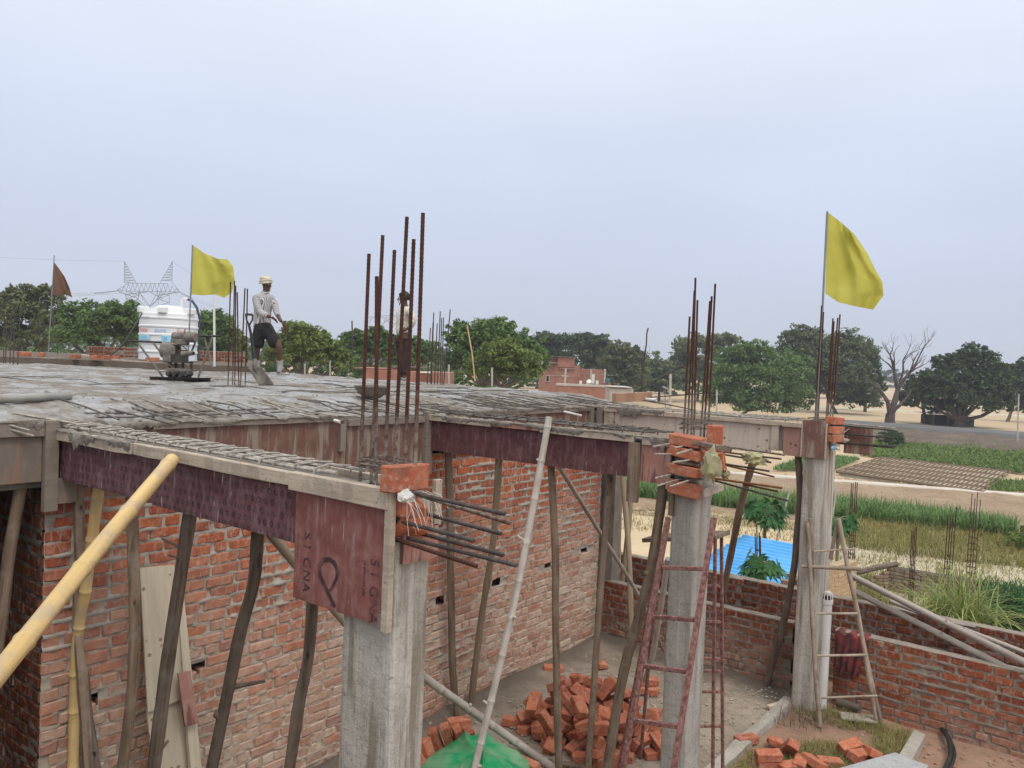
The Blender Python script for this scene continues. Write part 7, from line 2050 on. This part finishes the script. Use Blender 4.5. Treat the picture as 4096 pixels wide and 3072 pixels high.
patch_on_tank(567, 606, 1345, 1363, m_cyan); patch_on_tank(578, 596, 1352, 1357, m_blue); patch_on_tank(647, 688, 1345, 1368, m_cyan); patch_on_tank(655, 668, 1350, 1364, m_blue); patch_on_tank(572, 602, 1273, 1277, m_greyprint)
t = empty('inlet_pipe', PD(730, 1230, 17.9), 'white elbow pipe with dark blue hose at the tank top', 'pipe')
m = MB(); m.tube([PD(728, 1240, 17.9), PD(728, 1200, 17.9), PD(733, 1196, 17.9), PD(752, 1196, 17.9)], .03, 8); m.build('elbow', m_pvc, t, True)
m = MB(); m.tube([PD(750, 1197, 17.9), PD(770, 1205, 17.9), PD(788, 1232, 17.9), PD(797, 1265, 17.9), PD(796, 1330, 17.9), PD(790, 1440, 17.9)], .028, 8); m.build('hose', simple('blue_hose', (.03, .04, .08), (.045, .06, .11), 4, .5, 0, rv=0), t, True)
t = empty('white_standpipe', PD(857, 1462, 14.2), 'tall thin white standpipe with a tee on top', 'pipe')
m = MB(); m.tube([PD(858, 1466, 14.2), PD(857, 1300, 14.2), PD(856, 1170, 14.2)], .020, 8); m.build('pipe', m_pvc, t, True)
m = MB(); m.tube([PD(849, 1167, 14.2), PD(865, 1167, 14.2)], .022, 8); m.build('tee', m_pvc, t, True)
m = MB(); m.tube([PD(568, 1255, 16), PD(540, 1300, 15.6), PD(500, 1365, 15.2), PD(470, 1400, 15), PD(440, 1424, 14.9)], .013, 7); tag(m.build('cable', m_black, smooth=True), 'dark cable hanging from the tank top down to the slab', 'cable')
RT3 = tuple(RTH); NF = tuple(-FWH)
def pwall(label, x0, x1, yt, dist, seed, cat='parapet', lim=120):
    o0 = PD(x0, 1400, dist); L = (x1-x0)/FPX*dist; zt = PD((x0+x1)/2, yt, dist)[2]
    brick_wall('parapet_wall', label, (o0[0], o0[1], 0), RT3, NF, float(L), ZN-.02, float(zt), m_brick2, m_mortar2, seed=seed, cat=cat, lim=lim, thick=.12, mres=.05)
pwall('red brick parapet left of the water tank', 345, 568, 1386, 19.5, 81)
pwall('red brick parapet right of the water tank', 785, 985, 1404, 19.5, 82)
o0 = PD(-150, 1400, 20); m = MB(); fbox(m, -150, 350, 1408, 1450, 20, .2); tag(m.build('low_parapet', m_farconc), 'low plastered parapet at the left end of the neighbouring roof', 'parapet')
for i in range(8):
    px = (95, 165, 300, 385, 440, 465, 610, 700)[i]; d = rnd.uniform(14.7, 15.6)
    p = PD(px, 1436+rnd.uniform(-3, 5)+px*.012, d); lbrick('loose brick lying along the far left edge of the slab', (p[0], p[1], ZN+.045), (0, 0, rnd.uniform(0, 3)), None, 'bricks along the far slab edge')
for (x0, y0, x1, y1, lab) in ((330, 1420, 410, 1432, 'pale plank lying on the parapet end left of the tank'), (450, 1438, 640, 1455, 'long pale plank on the slab edge before the tank'), (20, 1440, 250, 1430, 'thin plank lying along the left slab edge')):
    A = Vector(tuple(PD(x0, y0, 15))); B2 = Vector(tuple(PD(x1, y1, 15))); d = B2-A
    m = MB(); m.box((A+B2)/2, (d.length, .10, .03), d.to_track_quat('X', 'Z').to_matrix()); tag(m.build('wood_plank', m_batten), lab, 'plank')
# ------------------------------------------------------------------ engine-driven screed vibrator
def screed():
    D = 10.2; k = D/FPX
    Z = lambda cx, cy, dd=0: np.array(PD(480+cx*.3992, 1180+cy*.3992, D+dd))
    t = empty('engine_screed', Z(600, 860), 'mortar-caked engine vibrator with long handles on a steel tray', 'machine')
    m = MB(); q = [Z(310, 862, -.10), Z(895, 866, -.10), Z(895, 866, .14), Z(310, 862, .14), Z(290, 818, -.16), Z(918, 830, -.16), Z(918, 830, .2), Z(290, 818, .2)]
    m.hexa([q[0], q[1], q[2], q[3], q[4], q[5], q[6], q[7]]); m.build('tray', m_engdark, t, bevel=.006)
    m = MB(); m.box(Vector(tuple(Z(600, 812))), (.24, .16, .03), Matrix(((RTH[0], FWH[0], 0), (RTH[1], FWH[1], 0), (0, 0, 1)))); m.build('base_plate', m_engine, t, bevel=.004)
    rm = Matrix(((RTH[0], FWH[0], 0), (RTH[1], FWH[1], 0), (0, 0, 1)))
    for cx in (510, 570, 640, 685):
        m = MB(); c = Z(cx, 790, -.08); m.lathe([(.026, -.10), (.030, -.08), (.030, .08), (.026, .10)], c, axis=tuple(FWH), n=14); m.build('vibrator_drum', m_engdark, t, True)
    m = MB(); m.box(Vector(tuple(Z(610, 750))), (.31, .18, .035), rm); m.build('spring_plate', m_engine, t, bevel=.004)
    m = MB(); m.box(Vector(tuple(Z(590, 672))), (.30, .20, .018), rm); m.build('engine_bed', m_engdark, t, bevel=.004)
    for cx in (505, 560, 630, 715):
        P = [Z(cx, 745-75*u, -.05)+RTH*.018*math.cos(u*44)+FWH*.018*math.sin(u*44) for u in np.linspace(0, 1, 44)]
        m = MB(); m.tube(P, .004, 5); m.build('spring', m_engdark, t, True)
    m = MB(); m.lathe([(.02, -.105), (.095, -.10), (.108, -.06), (.108, .06), (.09, .10)], Z(505, 555), axis=tuple(RTH*1.0), n=20); m.build('fan_housing', m_engine, t, True, 50)
    m = MB(); m.box(Vector(tuple(Z(500, 590))), (.11, .20, .22), rm); m.build('crankcase', m_engine, t, bevel=.02)
    m = MB(); m.box(Vector(tuple(Z(585, 610))), (.19, .17, .16), rm); m.build('engine_block', m_engdark, t, bevel=.012)
    for j in range(6):
        m = MB(); m.box(Vector(tuple(Z(600, 500+j*12, -.01))), (.16, .15, .006), rm); m.build('cooling_fin', m_engdark, t)
    m = MB(); m.lathe([(.03, -.17), (.055, -.16), (.055, -.02), (.05, -.015), (.05, .0), (.066, .01), (.066, .145), (.05, .16)], Z(650, 420), axis=tuple(RTH*.97-FWH*.25), n=20); m.build('muffler', m_engine, t, True, 40)
    m = MB(); m.box(Vector(tuple(Z(600, 470))), (.20, .10, .07), rm); m.build('tank_bracket', m_engine, t, bevel=.008)
    m = MB(); m.tube([Z(630, 590, -.06), Z(690, 585, -.08), Z(740, 583, -.09)], [.045, .032, .024], 12); m.build('exhaust', m_engine, t, True)
    m = MB(); m.tube([Z(735, 583, -.10), Z(742, 583, -.105)], [.018, .018], 12); m.build('exhaust_mouth', m_dark, t)
    m = MB(); m.box(Vector(tuple(Z(535, 555, -.11))), (.045, .03, .10), rm); m.build('carburettor', m_engine, t, bevel=.006)
    m = MB(); m.tube([Z(655, 340, 0), Z(640, 375, 0)], .006, 6); m.build('filler_pin', m_engdark, t)
    for pts in ([(70, 465), (180, 465), (415, 475)],): 
        m = MB(); m.tube([Z(x, y, -.05) for x, y in pts], .0145, 10); m.build('handle', m_black, t, True)
    m = MB(); m.tube([Z(760, 412, .12), Z(1010, 412, .12)], .0135, 10); m.build('handle', m_black, t, True)
    for (a, b, dd) in (((180, 480), (430, 820), -.08), ((330, 475), (600, 825), -.08), ((930, 412), (785, 825), .12), ((780, 412), (720, 560), .12), ((845, 430), (930, 730), .15)):
        m = MB(); m.tube([Z(a[0], a[1], dd), Z(b[0], b[1], dd*.6)], .0125, 9); m.build('handle_strut', m_pipemetal, t, True)
    m = MB(); m.tube([Z(390, 768, -.08), Z(540, 768, -.08)], .008, 8); m.build('tie_bar', m_pipemetal, t)
    m = MB(); m.tube([Z(530, 500, -.1), Z(590, 500, -.13), Z(640, 520, -.1), Z(680, 560, -.05)], .005, 6); m.build('fuel_line', m_black, t)
screed()
# ------------------------------------------------------------------ pan, shovel
c = PZ(1488, 1592, ZS+.008); t = empty('mortar_pan', c, 'round iron mortar pan lying on the wet slab behind the tall rebars', 'pan')
m = MB(); R2 = 72/FPX*7.8
m.lathe([(.02, 0), (R2*.45, .004), (R2*.78, .045), (R2*.93, .10), (R2*1.0, .118), (R2*1.02, .112), (R2*.94, .09), (R2*.78, .04), (R2*.44, .010), (.02, .008)], (0, 0, 0), n=36, cap=False); o = m.build('bowl', m_engine, None, True, 60); o.parent = t
m = MB(); m.lathe([(R2*.80, .052), (R2*.5, .062), (.01, .066)], (0, 0, 0), n=24, cap=False); o = m.build('mortar', m_mud, None, True); o.parent = t
t = empty('shovel', PZ(1080, 1545, ZS), 'steel shovel with black D-grip stuck in the wet concrete', 'shovel')
D = float((PZ(1085, 1546, ZS)-CAM)@_fw)
Q = lambda x, y, dd=0: np.array(PD(960+x*.5045, 1080+y*.5045, D+dd))
m = MB(); m.tube([Q(70, 430, .0), Q(85, 500), Q(100, 600), Q(112, 700), Q(118, 760)], [.014, .016, .019, .021, .020], 10); m.build('shaft', m_black, t, True)
m = MB(); m.tube([Q(45, 350), Q(100, 355)], .014, 9); m.tube([Q(46, 350), Q(52, 395), Q(72, 435)], .010, 8); m.tube([Q(101, 355), Q(98, 395), Q(76, 435)], .010, 8); m.build('grip', m_black, t, True)
V = []; n1, n2 = 9, 12
for i in range(n1):
    a = -1+2*i/(n1-1)
    for j in range(n2):
        v = j/(n2-1)
        L = np.array([62, 770])*(1-v)+np.array([150, 915])*v; R0 = np.array([172, 762])*(1-v)+np.array([275, 915])*v
        p = L*(1-(a+1)/2)+R0*((a+1)/2); dd = .03*(a*a)-.02+.02*v
        if j == 0: p[1] += 6*abs(a)
        V.append(Q(p[0], p[1], -dd))
o = npobj('blade', np.array(V), gridfaces(n1, n2), m_engine, t); md = o.modifiers.new('t', 'SOLIDIFY'); md.thickness = .004
m = MB(); m.tube([Q(116, 705), Q(120, 770), Q(135, 815)], [.024, .028, .006], 8); m.build('socket', m_engine, t, True)
# ------------------------------------------------------------------ flags
def flag(label, pole_px, cloth_px, dist, mat, pr, folds, seed, name='flag', puff=.05):
    """cloth_px: function (u along pole 0..1, v outward 0..1) -> pixel"""
    A = PD(*pole_px[0], dist); B = PD(*pole_px[1], dist)
    t = empty(name, B, label, 'flag')
    m = MB(); m.tube([B, (A+B)/2, A], pr, 8); m.build('pole', m_poletube, t, True)
    n, k = 40, 44; r = np.random.RandomState(seed); V = []
    for i in range(n):
        for j in range(k):
            u, v = i/(n-1), j/(k-1); x, y = cloth_px(u, v)
            dz = puff*v*(math.sin(v*folds+u*3.0+seed)+.5*math.sin(v*folds*1.9-u*5+1.3*seed))+.35*puff*v*(vnoise(u*7+seed, v*7)-.5)+.22*puff*v*(vnoise(u*15+seed, v*13)-.5)
            V.append(PD(x, y, dist-dz))
    o = npobj('cloth', np.array(V), gridfaces(n, k), mat, t)
    return t
def edge_interp(curves):
    def f(u, v):
        a = [np.interp(v, [p[0] for p in c], [p[1] for p in c]) for c in curves[0]]; b = [np.interp(v, [p[0] for p in c], [p[1] for p in c]) for c in curves[1]]
        # bulge between upper and lower edge
        return a[0]+(b[0]-a[0])*u, a[1]+(b[1]-a[1])*u
    return f
def bilin(top, bot, free):
    """top, bot: lists of pixels from the pole outwards; free: list of pixels down the free edge"""
    top, bot, free = [np.array(q, float) for q in (top, bot, free)]
    par = lambda q: np.concatenate([[0], np.cumsum(np.linalg.norm(np.diff(q, axis=0), axis=1))])/np.sum(np.linalg.norm(np.diff(q, axis=0), axis=1))
    ev = lambda q, s: np.array([np.interp(s, par(q), q[:, 0]), np.interp(s, par(q), q[:, 1])])
    hoist = np.array([top[0], bot[0]])
    def f(u, v):
        P = (1-u)*ev(top, v)+u*ev(bot, v)+(1-v)*ev(hoist, u)+v*ev(free, u)-((1-u)*(1-v)*top[0]+(1-u)*v*top[-1]+u*(1-v)*bot[0]+u*v*bot[-1])
        return P[0], P[1]
    return f
s8 = .5044
Z8 = lambda x, y: (3200+x*s8, 820+y*s8)
flag('large yellow flag on a tall pole at the right column', ((3309, 846), (3268, 1690)), bilin([Z8(218, 55), Z8(330, 140), Z8(435, 235)], [Z8(200, 700), Z8(300, 770), Z8(420, 800), Z8(580, 830)], [Z8(435, 235), Z8(540, 390), Z8(600, 520), Z8(655, 610), Z8(662, 720), Z8(580, 830)]), 8.75, m_flag_y, .012, 9, 1, puff=.075)
s1 = .4629
Z1 = lambda x, y: (x*s1, 900+y*s1)
flag('yellow flag waving beside the water tank', ((770, 980), (752, 1462)), bilin([Z1(1662, 172), Z1(1760, 240), Z1(1880, 292), Z1(1965, 296)], [Z1(1648, 600), Z1(1760, 608), Z1(1860, 600), Z1(1940, 630), Z1(2005, 580)], [Z1(1965, 296), Z1(2015, 360), Z1(2028, 470), Z1(2005, 580)]), 13.2, m_flag_y, .012, 8, 2, puff=.09)
flag('small brown flag on a thin pole at far left', ((217, 1021), (192, 1440)), bilin([Z1(468, 320), Z1(520, 390), Z1(560, 450)], [Z1(440, 600), Z1(520, 610), Z1(565, 600), Z1(625, 628)], [Z1(560, 450), Z1(600, 540), Z1(625, 628)]), 14.5, m_flag_b, .009, 6, 3, puff=.05)
# ------------------------------------------------------------------ people
def skin_mesh(verts, edges, sub=2):
    """verts: (position, (rx, ry)); continuous skinned surface"""
    me = bpy.data.meshes.new('skin'); me.from_pydata([tuple(map(float, v[0])) for v in verts], edges, [])
    o = bpy.data.objects.new('skin', me); C.objects.link(o)
    md = o.modifiers.new('Skin', 'SKIN'); md.use_smooth_shade = True
    for i, v in enumerate(verts):
        s = me.skin_vertices[0].data[i]; r_ = v[1] if hasattr(v[1], '__len__') else (v[1], v[1]); s.radius = r_; s.use_root = (i == 0)
    sb = o.modifiers.new('s', 'SUBSURF'); sb.levels = sub; sb.render_levels = sub
    bpy.context.view_layer.update()
    out_ = bpy.data.meshes.new_from_object(o.evaluated_get(bpy.context.evaluated_depsgraph_get()))
    bpy.data.objects.remove(o); bpy.data.meshes.remove(me)
    return out_
def add_obj(name, me, mat, parent):
    me.materials.clear(); me.materials.append(mat); me.polygons.foreach_set('use_smooth', [True]*len(me.polygons))
    o = bpy.data.objects.new(name, me); C.objects.link(o); keepw(o, parent); return o
def join_mb(me, mb):
    import bmesh
    bm = bmesh.new(); bm.from_mesh(me); o = len(bm.verts)
    vs = [bm.verts.new(v) for v in mb.v]
    for f in mb.f:
        try: bm.faces.new([vs[i] for i in f])
        except ValueError: pass
    bm.to_mesh(me); bm.free(); return me
m_skin = simple('skin_brown', (.085, .042, .026), (.115, .058, .036), 9, .55, .05, rv=0, spec=.35)
m_hair = simple('black_hair', (.010, .009, .009), (.018, .015, .014), 40, .6, .3, 90, rv=0)
def stripes():
    t = MT('striped_shirt'); v = t.obj(); n = t.noise(v, 7, 3)
    x = t.math('ADD', t.math('MULTIPLY', t.sep(t.mapv(v, (1, 1, 1), (0, 0, .65)))[0], 62), t.math('MULTIPLY', n, .12))
    f = t.math('ABSOLUTE', t.math('SUBTRACT', t.math('FRACT', x), .5))
    c = t.mix(t.rng(f, .20, .26), (.17, .16, .18), (.58, .56, .56)); t.col(c).rough(.9).spec(.1); t.bump(t.noise(v, 14, 4), .7, .03); return t.m
m_shirt1 = stripes()
m_shorts = simple('black_shorts', (.012, .012, .014), (.030, .028, .028), 10, .9, .7, 14, rv=0, dist=.03)
m_turban = simple('cream_turban', (.47, .43, .33), (.60, .56, .46), 12, .9, .6, 26, rv=0, dist=.02)
m_boot = simple('mortar_covered_boot', (.26, .25, .23), (.42, .41, .38), 16, .8, .5, 40, rv=0)
m_shirt2 = simple('offwhite_shirt', (.50, .47, .41), (.60, .57, .51), 7, .9, .6, 12, rv=0, dist=.03)
m_trouser = simple('dark_maroon_trousers', (.030, .017, .018), (.070, .045, .045), 9, .9, .6, 14, rv=0, dist=.03)
m_eye = simple('eye_white', (.55, .52, .48), (.60, .57, .52), 5, .3, 0, rv=0)
def hand(mb, wrist, d, side, up, s=1.0, curl=.5):
    """palm and five fingers as tapered chains; d: pointing direction, side: thumb side"""
    d, side, up = [Vector(tuple(q)).normalized() for q in (d, side, up)]; w_ = Vector(tuple(wrist))
    mb.tube([w_-d*.01*s, w_+d*.045*s, w_+d*.085*s], [.026*s, .036*s, .034*s], 8, flat=.6)
    for i, (o, L) in enumerate(((-.030, .062), (-.010, .075), (.010, .08), (.030, .072))):
        b = w_+d*.08*s-side*(-o)*s
        p1 = b+d*L*.5*s-up*.012*curl*s; p2 = p1+d*L*.28*s-up*.030*curl*s; p3 = p2+d*L*.10*s-up*.035*curl*s
        mb.tube([b-d*.02*s, b, p1, p2, p3], [.009*s, .0105*s, .0095*s, .0085*s, .006*s], 6)
    b = w_+d*.02*s+side*.03*s
    mb.tube([b-side*.015*s, b+side*.018*s+d*.02*s, b+side*.026*s+d*.052*s-up*.012*s], [.012*s, .011*s, .008*s], 6)
def head(verts, edges, neck_i, c, face, s=1.0):
    """adds skull, jaw and nose vertices; returns nothing"""
    f = np.array(face)/np.linalg.norm(face); U = np.array([0, 0, 1.])
    k = len(verts)
    verts += [(c-U*.055*s-f*.005, (.066*s, .070*s)), (c+U*.02*s, (.082*s, .088*s)), (c+U*.085*s-f*.012, (.066*s, .070*s))]
    edges += [(neck_i, k), (k, k+1), (k+1, k+2)]
def face_bits(mb, me_eye, c, face, s=1.0):
    f = Vector(tuple(face)).normalized(); U = Vector((0, 0, 1)); sd = f.cross(U).normalized(); c = Vector(tuple(c))
    mb.tube([c+f*.080*s+U*.022*s, c+f*.100*s-U*.012*s, c+f*.082*s-U*.026*s], [.010*s, .016*s, .010*s], 7)        # nose
    mb.tube([c+f*.078*s-U*.050*s-sd*.024*s, c+f*.088*s-U*.050*s, c+f*.078*s-U*.050*s+sd*.024*s], [.006*s, .010*s, .006*s], 6)   # mouth
    mb.tube([c+f*.055*s-U*.085*s, c+f*.072*s-U*.080*s], [.03*s, .018*s], 8)                                      # chin
    for q in (-1, 1):
        mb.tube([c+sd*q*.078*s+U*.022*s, c+sd*q*.090*s+U*.004*s-f*.008*s, c+sd*q*.078*s-U*.026*s], [.010*s, .017*s, .009*s], 6)  # ears
        mb.tube([c+f*.072*s+sd*q*.045*s+U*.040*s, c+f*.084*s+sd*q*.018*s+U*.042*s], [.006*s, .008*s], 6)         # brow
        p = c+f*.076*s+sd*q*.032*s+U*.022*s; me_eye.lathe([(.002, -.010*s), (.010*s, -.006*s), (.012*s, 0), (.008*s, .007*s), (.002, .009*s)], p, axis=tuple(f), n=8)
def worker1():
    ft = PZ(1128, 1497, ZS+.012); D = float((ft-CAM)@_fw); k = D/FPX
    J = lambda x, y, dd=0: np.array(PD(960+x*.5045, 1080+y*.5045, D+dd))
    t = empty('person', ft, 'person in white cloth turban, striped shirt and black shorts striding on the slab', 'person')
    face = RTH*.86-FWH*.45-np.array([0, 0, .18])
    V, E = [], []
    def chain(pts, root):
        i0 = root
        for p, r_ in pts:
            V.append((p, r_)); E.append((i0, len(V)-1)); i0 = len(V)-1
        return i0
    V.append((J(185, 465), (.135, .105)))
    w_ = chain([(J(182, 400), (.125, .095)), (J(185, 300), (.135, .100)), (J(190, 225), (.125, .095)), (J(198, 190), (.075, .070))], 0); chest = w_-1
    nk = chain([(J(206, 160), .052)], w_); hc = J(212, 118); head(V, E, nk, hc, face)
    s1_ = chain([(J(132, 225, -.10), .062), (J(140, 280, -.14), .052), (J(160, 333, -.17), .045), (J(205, 358, -.22), .040), (J(245, 375, -.25), .032)], chest)
    s2_ = chain([(J(250, 218, .06), .060), (J(275, 280, .05), .050), (J(292, 340, .0), .043), (J(312, 385, -.06), .037), (J(330, 412, -.10), .030)], chest)
    l1 = chain([(J(150, 490, -.02), .090), (J(138, 600, .0), .066), (J(132, 650, .05), .058), (J(135, 730, .10), .042), (J(137, 775, .12), .040), (J(165, 790, .10), .038)], 0)
    l2 = chain([(J(232, 490, -.02), .092), (J(292, 570, -.08), .074), (J(312, 612, -.10), .062), (J(313, 670, -.06), .056), (J(316, 745, -.02), .038), (J(318, 800, 0), .045), (J(372, 812, -.03), .036)], 0)
    me = skin_mesh(V, E)
    mb = MB(); ey = MB(); face_bits(mb, ey, hc, face)
    U = np.array([0, 0, 1.])
    hand(mb, J(250, 377, -.25), J(310, 410, -.27)-J(250, 377, -.25), -FWH*.6+U*.6, U, .85)
    hand(mb, J(333, 416, -.10), J(358, 448, -.12)-J(333, 416, -.10), RTH*.5+U*.4, U-RTH*.3, .85, 1.3)
    join_mb(me, mb); add_obj('body', me, m_skin, t); ey.build('eyes', m_eye, t, True)
    # shirt
    V2, E2 = [], []
    V2.append((J(178, 478), (.190, .150))); i = 0
    for p, r_ in ((J(178, 440), (.182, .140)), (J(177, 370), (.178, .135)), (J(183, 300), (.178, .135)), (J(188, 232), (.172, .130)), (J(196, 190), (.110, .098)), (J(202, 168), (.070, .070))):
        V2.append((p, r_)); E2.append((i, len(V2)-1)); i = len(V2)-1
    ch = 4
    for arm in ([(J(130, 226, -.10), .078), (J(138, 280, -.14), .070), (J(160, 335, -.17), .064), (J(200, 357, -.22), .058), (J(225, 366, -.24), .054)], [(J(250, 220, .06), .076), (J(276, 280, .05), .066), (J(292, 340, 0), .058), (J(306, 372, -.04), .052)]):
        i = ch
        for p, r_ in arm: V2.append((p, r_)); E2.append((i, len(V2)-1)); i = len(V2)-1
    add_obj('shirt', skin_mesh(V2, E2), m_shirt1, t)
    mb = MB(); mb.tube([J(172, 172, -.06), J(200, 188, -.10), J(218, 176, -.09), J(240, 168, -.03)], [.012, .016, .016, .012], 6, flat=.5); mb.build('collar', m_shirt1, t, True)
    # shorts
    V3 = [(J(182, 462), (.175, .14))]; E3 = []
    for leg in ([(J(150, 510, -.02), (.135, .130)), (J(142, 570, -.01), (.130, .125)), (J(138, 625, 0), (.128, .122))], [(J(228, 505, -.02), (.138, .130)), (J(265, 555, -.05), (.130, .125)), (J(292, 612, -.08), (.125, .12))]):
        i = 0
        for p, r_ in leg: V3.append((p, r_)); E3.append((i, len(V3)-1)); i = len(V3)-1
    V3.append((J(180, 395), (.172, .135))); E3.append((0, len(V3)-1))
    add_obj('shorts', skin_mesh(V3, E3), m_shorts, t)
    # turban: wound bands
    mb = MB(); c = J(205, 88)
    mb.lathe([(.088, -.045), (.108, -.02), (.110, .01), (.098, .045), (.065, .075), (.01, .082)], c, axis=(0, 0, 1), n=20)
    mb.v = [(x+.010*(vnoise(z*40, math.atan2(y-c[1], x-c[0])*3)-.5), y, z) for x, y, z in mb.v]; 
    for q in range(5):
        P = [c+np.array([math.cos(a)*(.108-.008*q), math.sin(a)*(.108-.008*q), -.025+.022*q+.022*math.sin(a+q*1.3)]) for a in np.linspace(0, 6.283, 22)]; mb.tube(P, .017, 6)
    mb.build('turban', m_turban, t, True)
    # boots
    mb = MB(); mb.tube([J(314, 715, -.02), J(318, 770, 0), J(318, 808, 0)], [.060, .056, .058], 10); mb.tube([J(300, 822, .02), J(330, 820, 0), J(372, 824, -.02), J(392, 826, -.03)], [.040, .050, .046, .024], 10, flat=.75); mb.build('boot', m_boot, t, True)
    mb = MB(); mb.tube([J(135, 715, .1), J(137, 770, .12), J(137, 800, .12)], [.056, .054, .056], 10); mb.tube([J(125, 806, .13), J(150, 806, .11), J(185, 808, .09)], [.042, .048, .030], 10, flat=.75); mb.build('boot', m_boot, t, True)
    s = empty('stick', J(200, 790), 'thin dark stick held downwards by the turbaned worker', 'stick')
    mb = MB(); mb.tube([J(366, 425, -.13), J(350, 465, -.13), J(300, 560, -.05), J(255, 680, .05), J(205, 792, .15)], .009, 7); mb.build('rod', m_pole_dk, s, True)
worker1()
def worker2():
    ft = PZ(1606, 1518, ZS+.006); D = float((ft-CAM)@_fw)
    J = lambda x, y, dd=0: np.array(PD(1540+x*.4415, 1140+y*.4415, D+dd))
    t = empty('person', ft, 'bareheaded person in off-white shirt and dark trousers facing left, hand on hip', 'person')
    face = -RTH*.95-FWH*.25-np.array([0, 0, .08])
    V, E = [(J(165, 465), (.125, .10))], []
    def chain(pts, root):
        i0 = root
        for p, r_ in pts: V.append((p, r_)); E.append((i0, len(V)-1)); i0 = len(V)-1
        return i0
    w_ = chain([(J(166, 400), (.115, .09)), (J(172, 310), (.12, .095)), (J(182, 235), (.115, .09)), (J(184, 205), (.07, .065))], 0); ch = w_-1
    nk = chain([(J(180, 182), .052)], w_); hc = J(166, 128); head(V, E, nk, hc, face)
    chain([(J(222, 232, -.12), .058), (J(252, 280, -.16), .05), (J(262, 335, -.18), .044), (J(230, 375, -.17), .038), (J(200, 402, -.15), .032)], ch)
    chain([(J(150, 240, .16), .056), (J(140, 310, .18), .048), (J(138, 370, .18), .042), (J(136, 430, .16), .036), (J(136, 460, .15), .03)], ch)
    chain([(J(150, 500, .06), .088), (J(148, 640, .05), .066), (J(148, 700, .07), .058), (J(150, 800, .10), .042), (J(148, 838, .1), .042), (J(120, 848, .08), .034)], 0)
    chain([(J(188, 500, -.06), .088), (J(186, 640, -.07), .066), (J(186, 700, -.06), .058), (J(186, 800, -.04), .042), (J(186, 840, -.04), .042), (J(158, 852, -.06), .034)], 0)
    me = skin_mesh(V, E); mb = MB(); ey = MB(); face_bits(mb, ey, hc, face)
    U = np.array([0, 0, 1.])
    hand(mb, J(200, 402, -.15), -RTH*.9-U*.3, -FWH*.5+U*.6, -FWH, 1.0); hand(mb, J(136, 462, .15), -U-RTH*.1, -FWH-RTH*.4, FWH, 1.0)
    join_mb(me, mb); add_obj('body', me, m_skin, t); ey.build('eyes', m_eye, t, True)
    V2 = [(J(164, 470), (.165, .13))]; E2 = []
    i = 0
    for p, r_ in ((J(164, 400), (.158, .124)), (J(170, 310), (.158, .124)), (J(180, 240), (.156, .12)), (J(184, 208), (.088, .08)), (J(182, 192), (.062, .06))): V2.append((p, r_)); E2.append((i, len(V2)-1)); i = len(V2)-1
    for arm in ([(J(222, 232, -.12), .074), (J(252, 280, -.16), .066), (J(262, 335, -.18), .060), (J(232, 374, -.17), .052), (J(212, 393, -.155), .048)], [(J(150, 240, .16), .07), (J(140, 310, .18), .062), (J(138, 370, .18), .056), (J(136, 425, .16), .05)]):
        i = 3
        for p, r_ in arm: V2.append((p, r_)); E2.append((i, len(V2)-1)); i = len(V2)-1
    add_obj('shirt', skin_mesh(V2, E2), m_shirt2, t)
    V3 = [(J(165, 462), (.155, .122))]; E3 = []
    for leg in ([(J(150, 510, .06), .12), (J(148, 640, .05), .084), (J(148, 730, .08), .076), (J(150, 815, .1), .070)], [(J(188, 510, -.06), .12), (J(186, 640, -.07), .084), (J(186, 730, -.05), .076), (J(186, 818, -.04), .070)]):
        i = 0
        for p, r_ in leg: V3.append((p, r_)); E3.append((i, len(V3)-1)); i = len(V3)-1
    add_obj('trousers', skin_mesh(V3, E3), m_trouser, t)
    mb = MB(); c = hc+U*.03-np.array(face)*.018
    n, k = 26, 14; VV = []
    for a in range(n):
        for b in range(k):
            th = 2*math.pi*a/n; ph = math.pi*.62*b/(k-1); d = np.array([math.cos(th)*math.sin(ph), math.sin(th)*math.sin(ph), math.cos(ph)])
            cut = 1.0 if d@np.array(face) < .45 or d[2] > .35 else .80
            VV.append(c+d*(.108+.020*(vnoise(th*5, ph*6)-.4))*cut)
    i = np.arange(n)[:, None]*k+np.arange(k-1)[None, :]; j = ((np.arange(n)+1) % n)[:, None]*k+np.arange(k-1)[None, :]
    npobj('hair', np.array(VV), np.stack([i.ravel(), (i+1).ravel(), (j+1).ravel(), j.ravel()], 1), m_hair, t)
    for (x, y, dd) in ((150, 846, .1), (188, 850, -.04)):
        mb = MB(); mb.tube([J(x+12, y-4, dd), J(x-12, y, dd), J(x-38, y+2, dd)], [.040, .046, .028], 9, flat=.7); mb.build('shoe', m_boot, t, True)
worker2()
# ------------------------------------------------------------------ haze: even pale air round the whole scene
def haze():
    m = MB(); m.box((0, 560, 15.3), (3900, 2960, 37.4))
    o = m.build('haze', None); o['kind'] = 'stuff'; tag(o, 'pale even haze filling the air over the fields', 'haze')
    mt = bpy.data.materials.new('haze'); mt.use_nodes = True; t = mt.node_tree; t.nodes.clear()
    out_ = t.nodes.new('ShaderNodeOutputMaterial'); v = t.nodes.new('ShaderNodeVolumePrincipled')
    v.inputs['Color'].default_value = (0.88, 0.92, 1.0, 1); v.inputs['Density'].default_value = 0.00065; v.inputs['Anisotropy'].default_value = 0.0
    t.links.new(v.outputs[0], out_.inputs['Volume']); o.data.materials.append(mt)
haze()
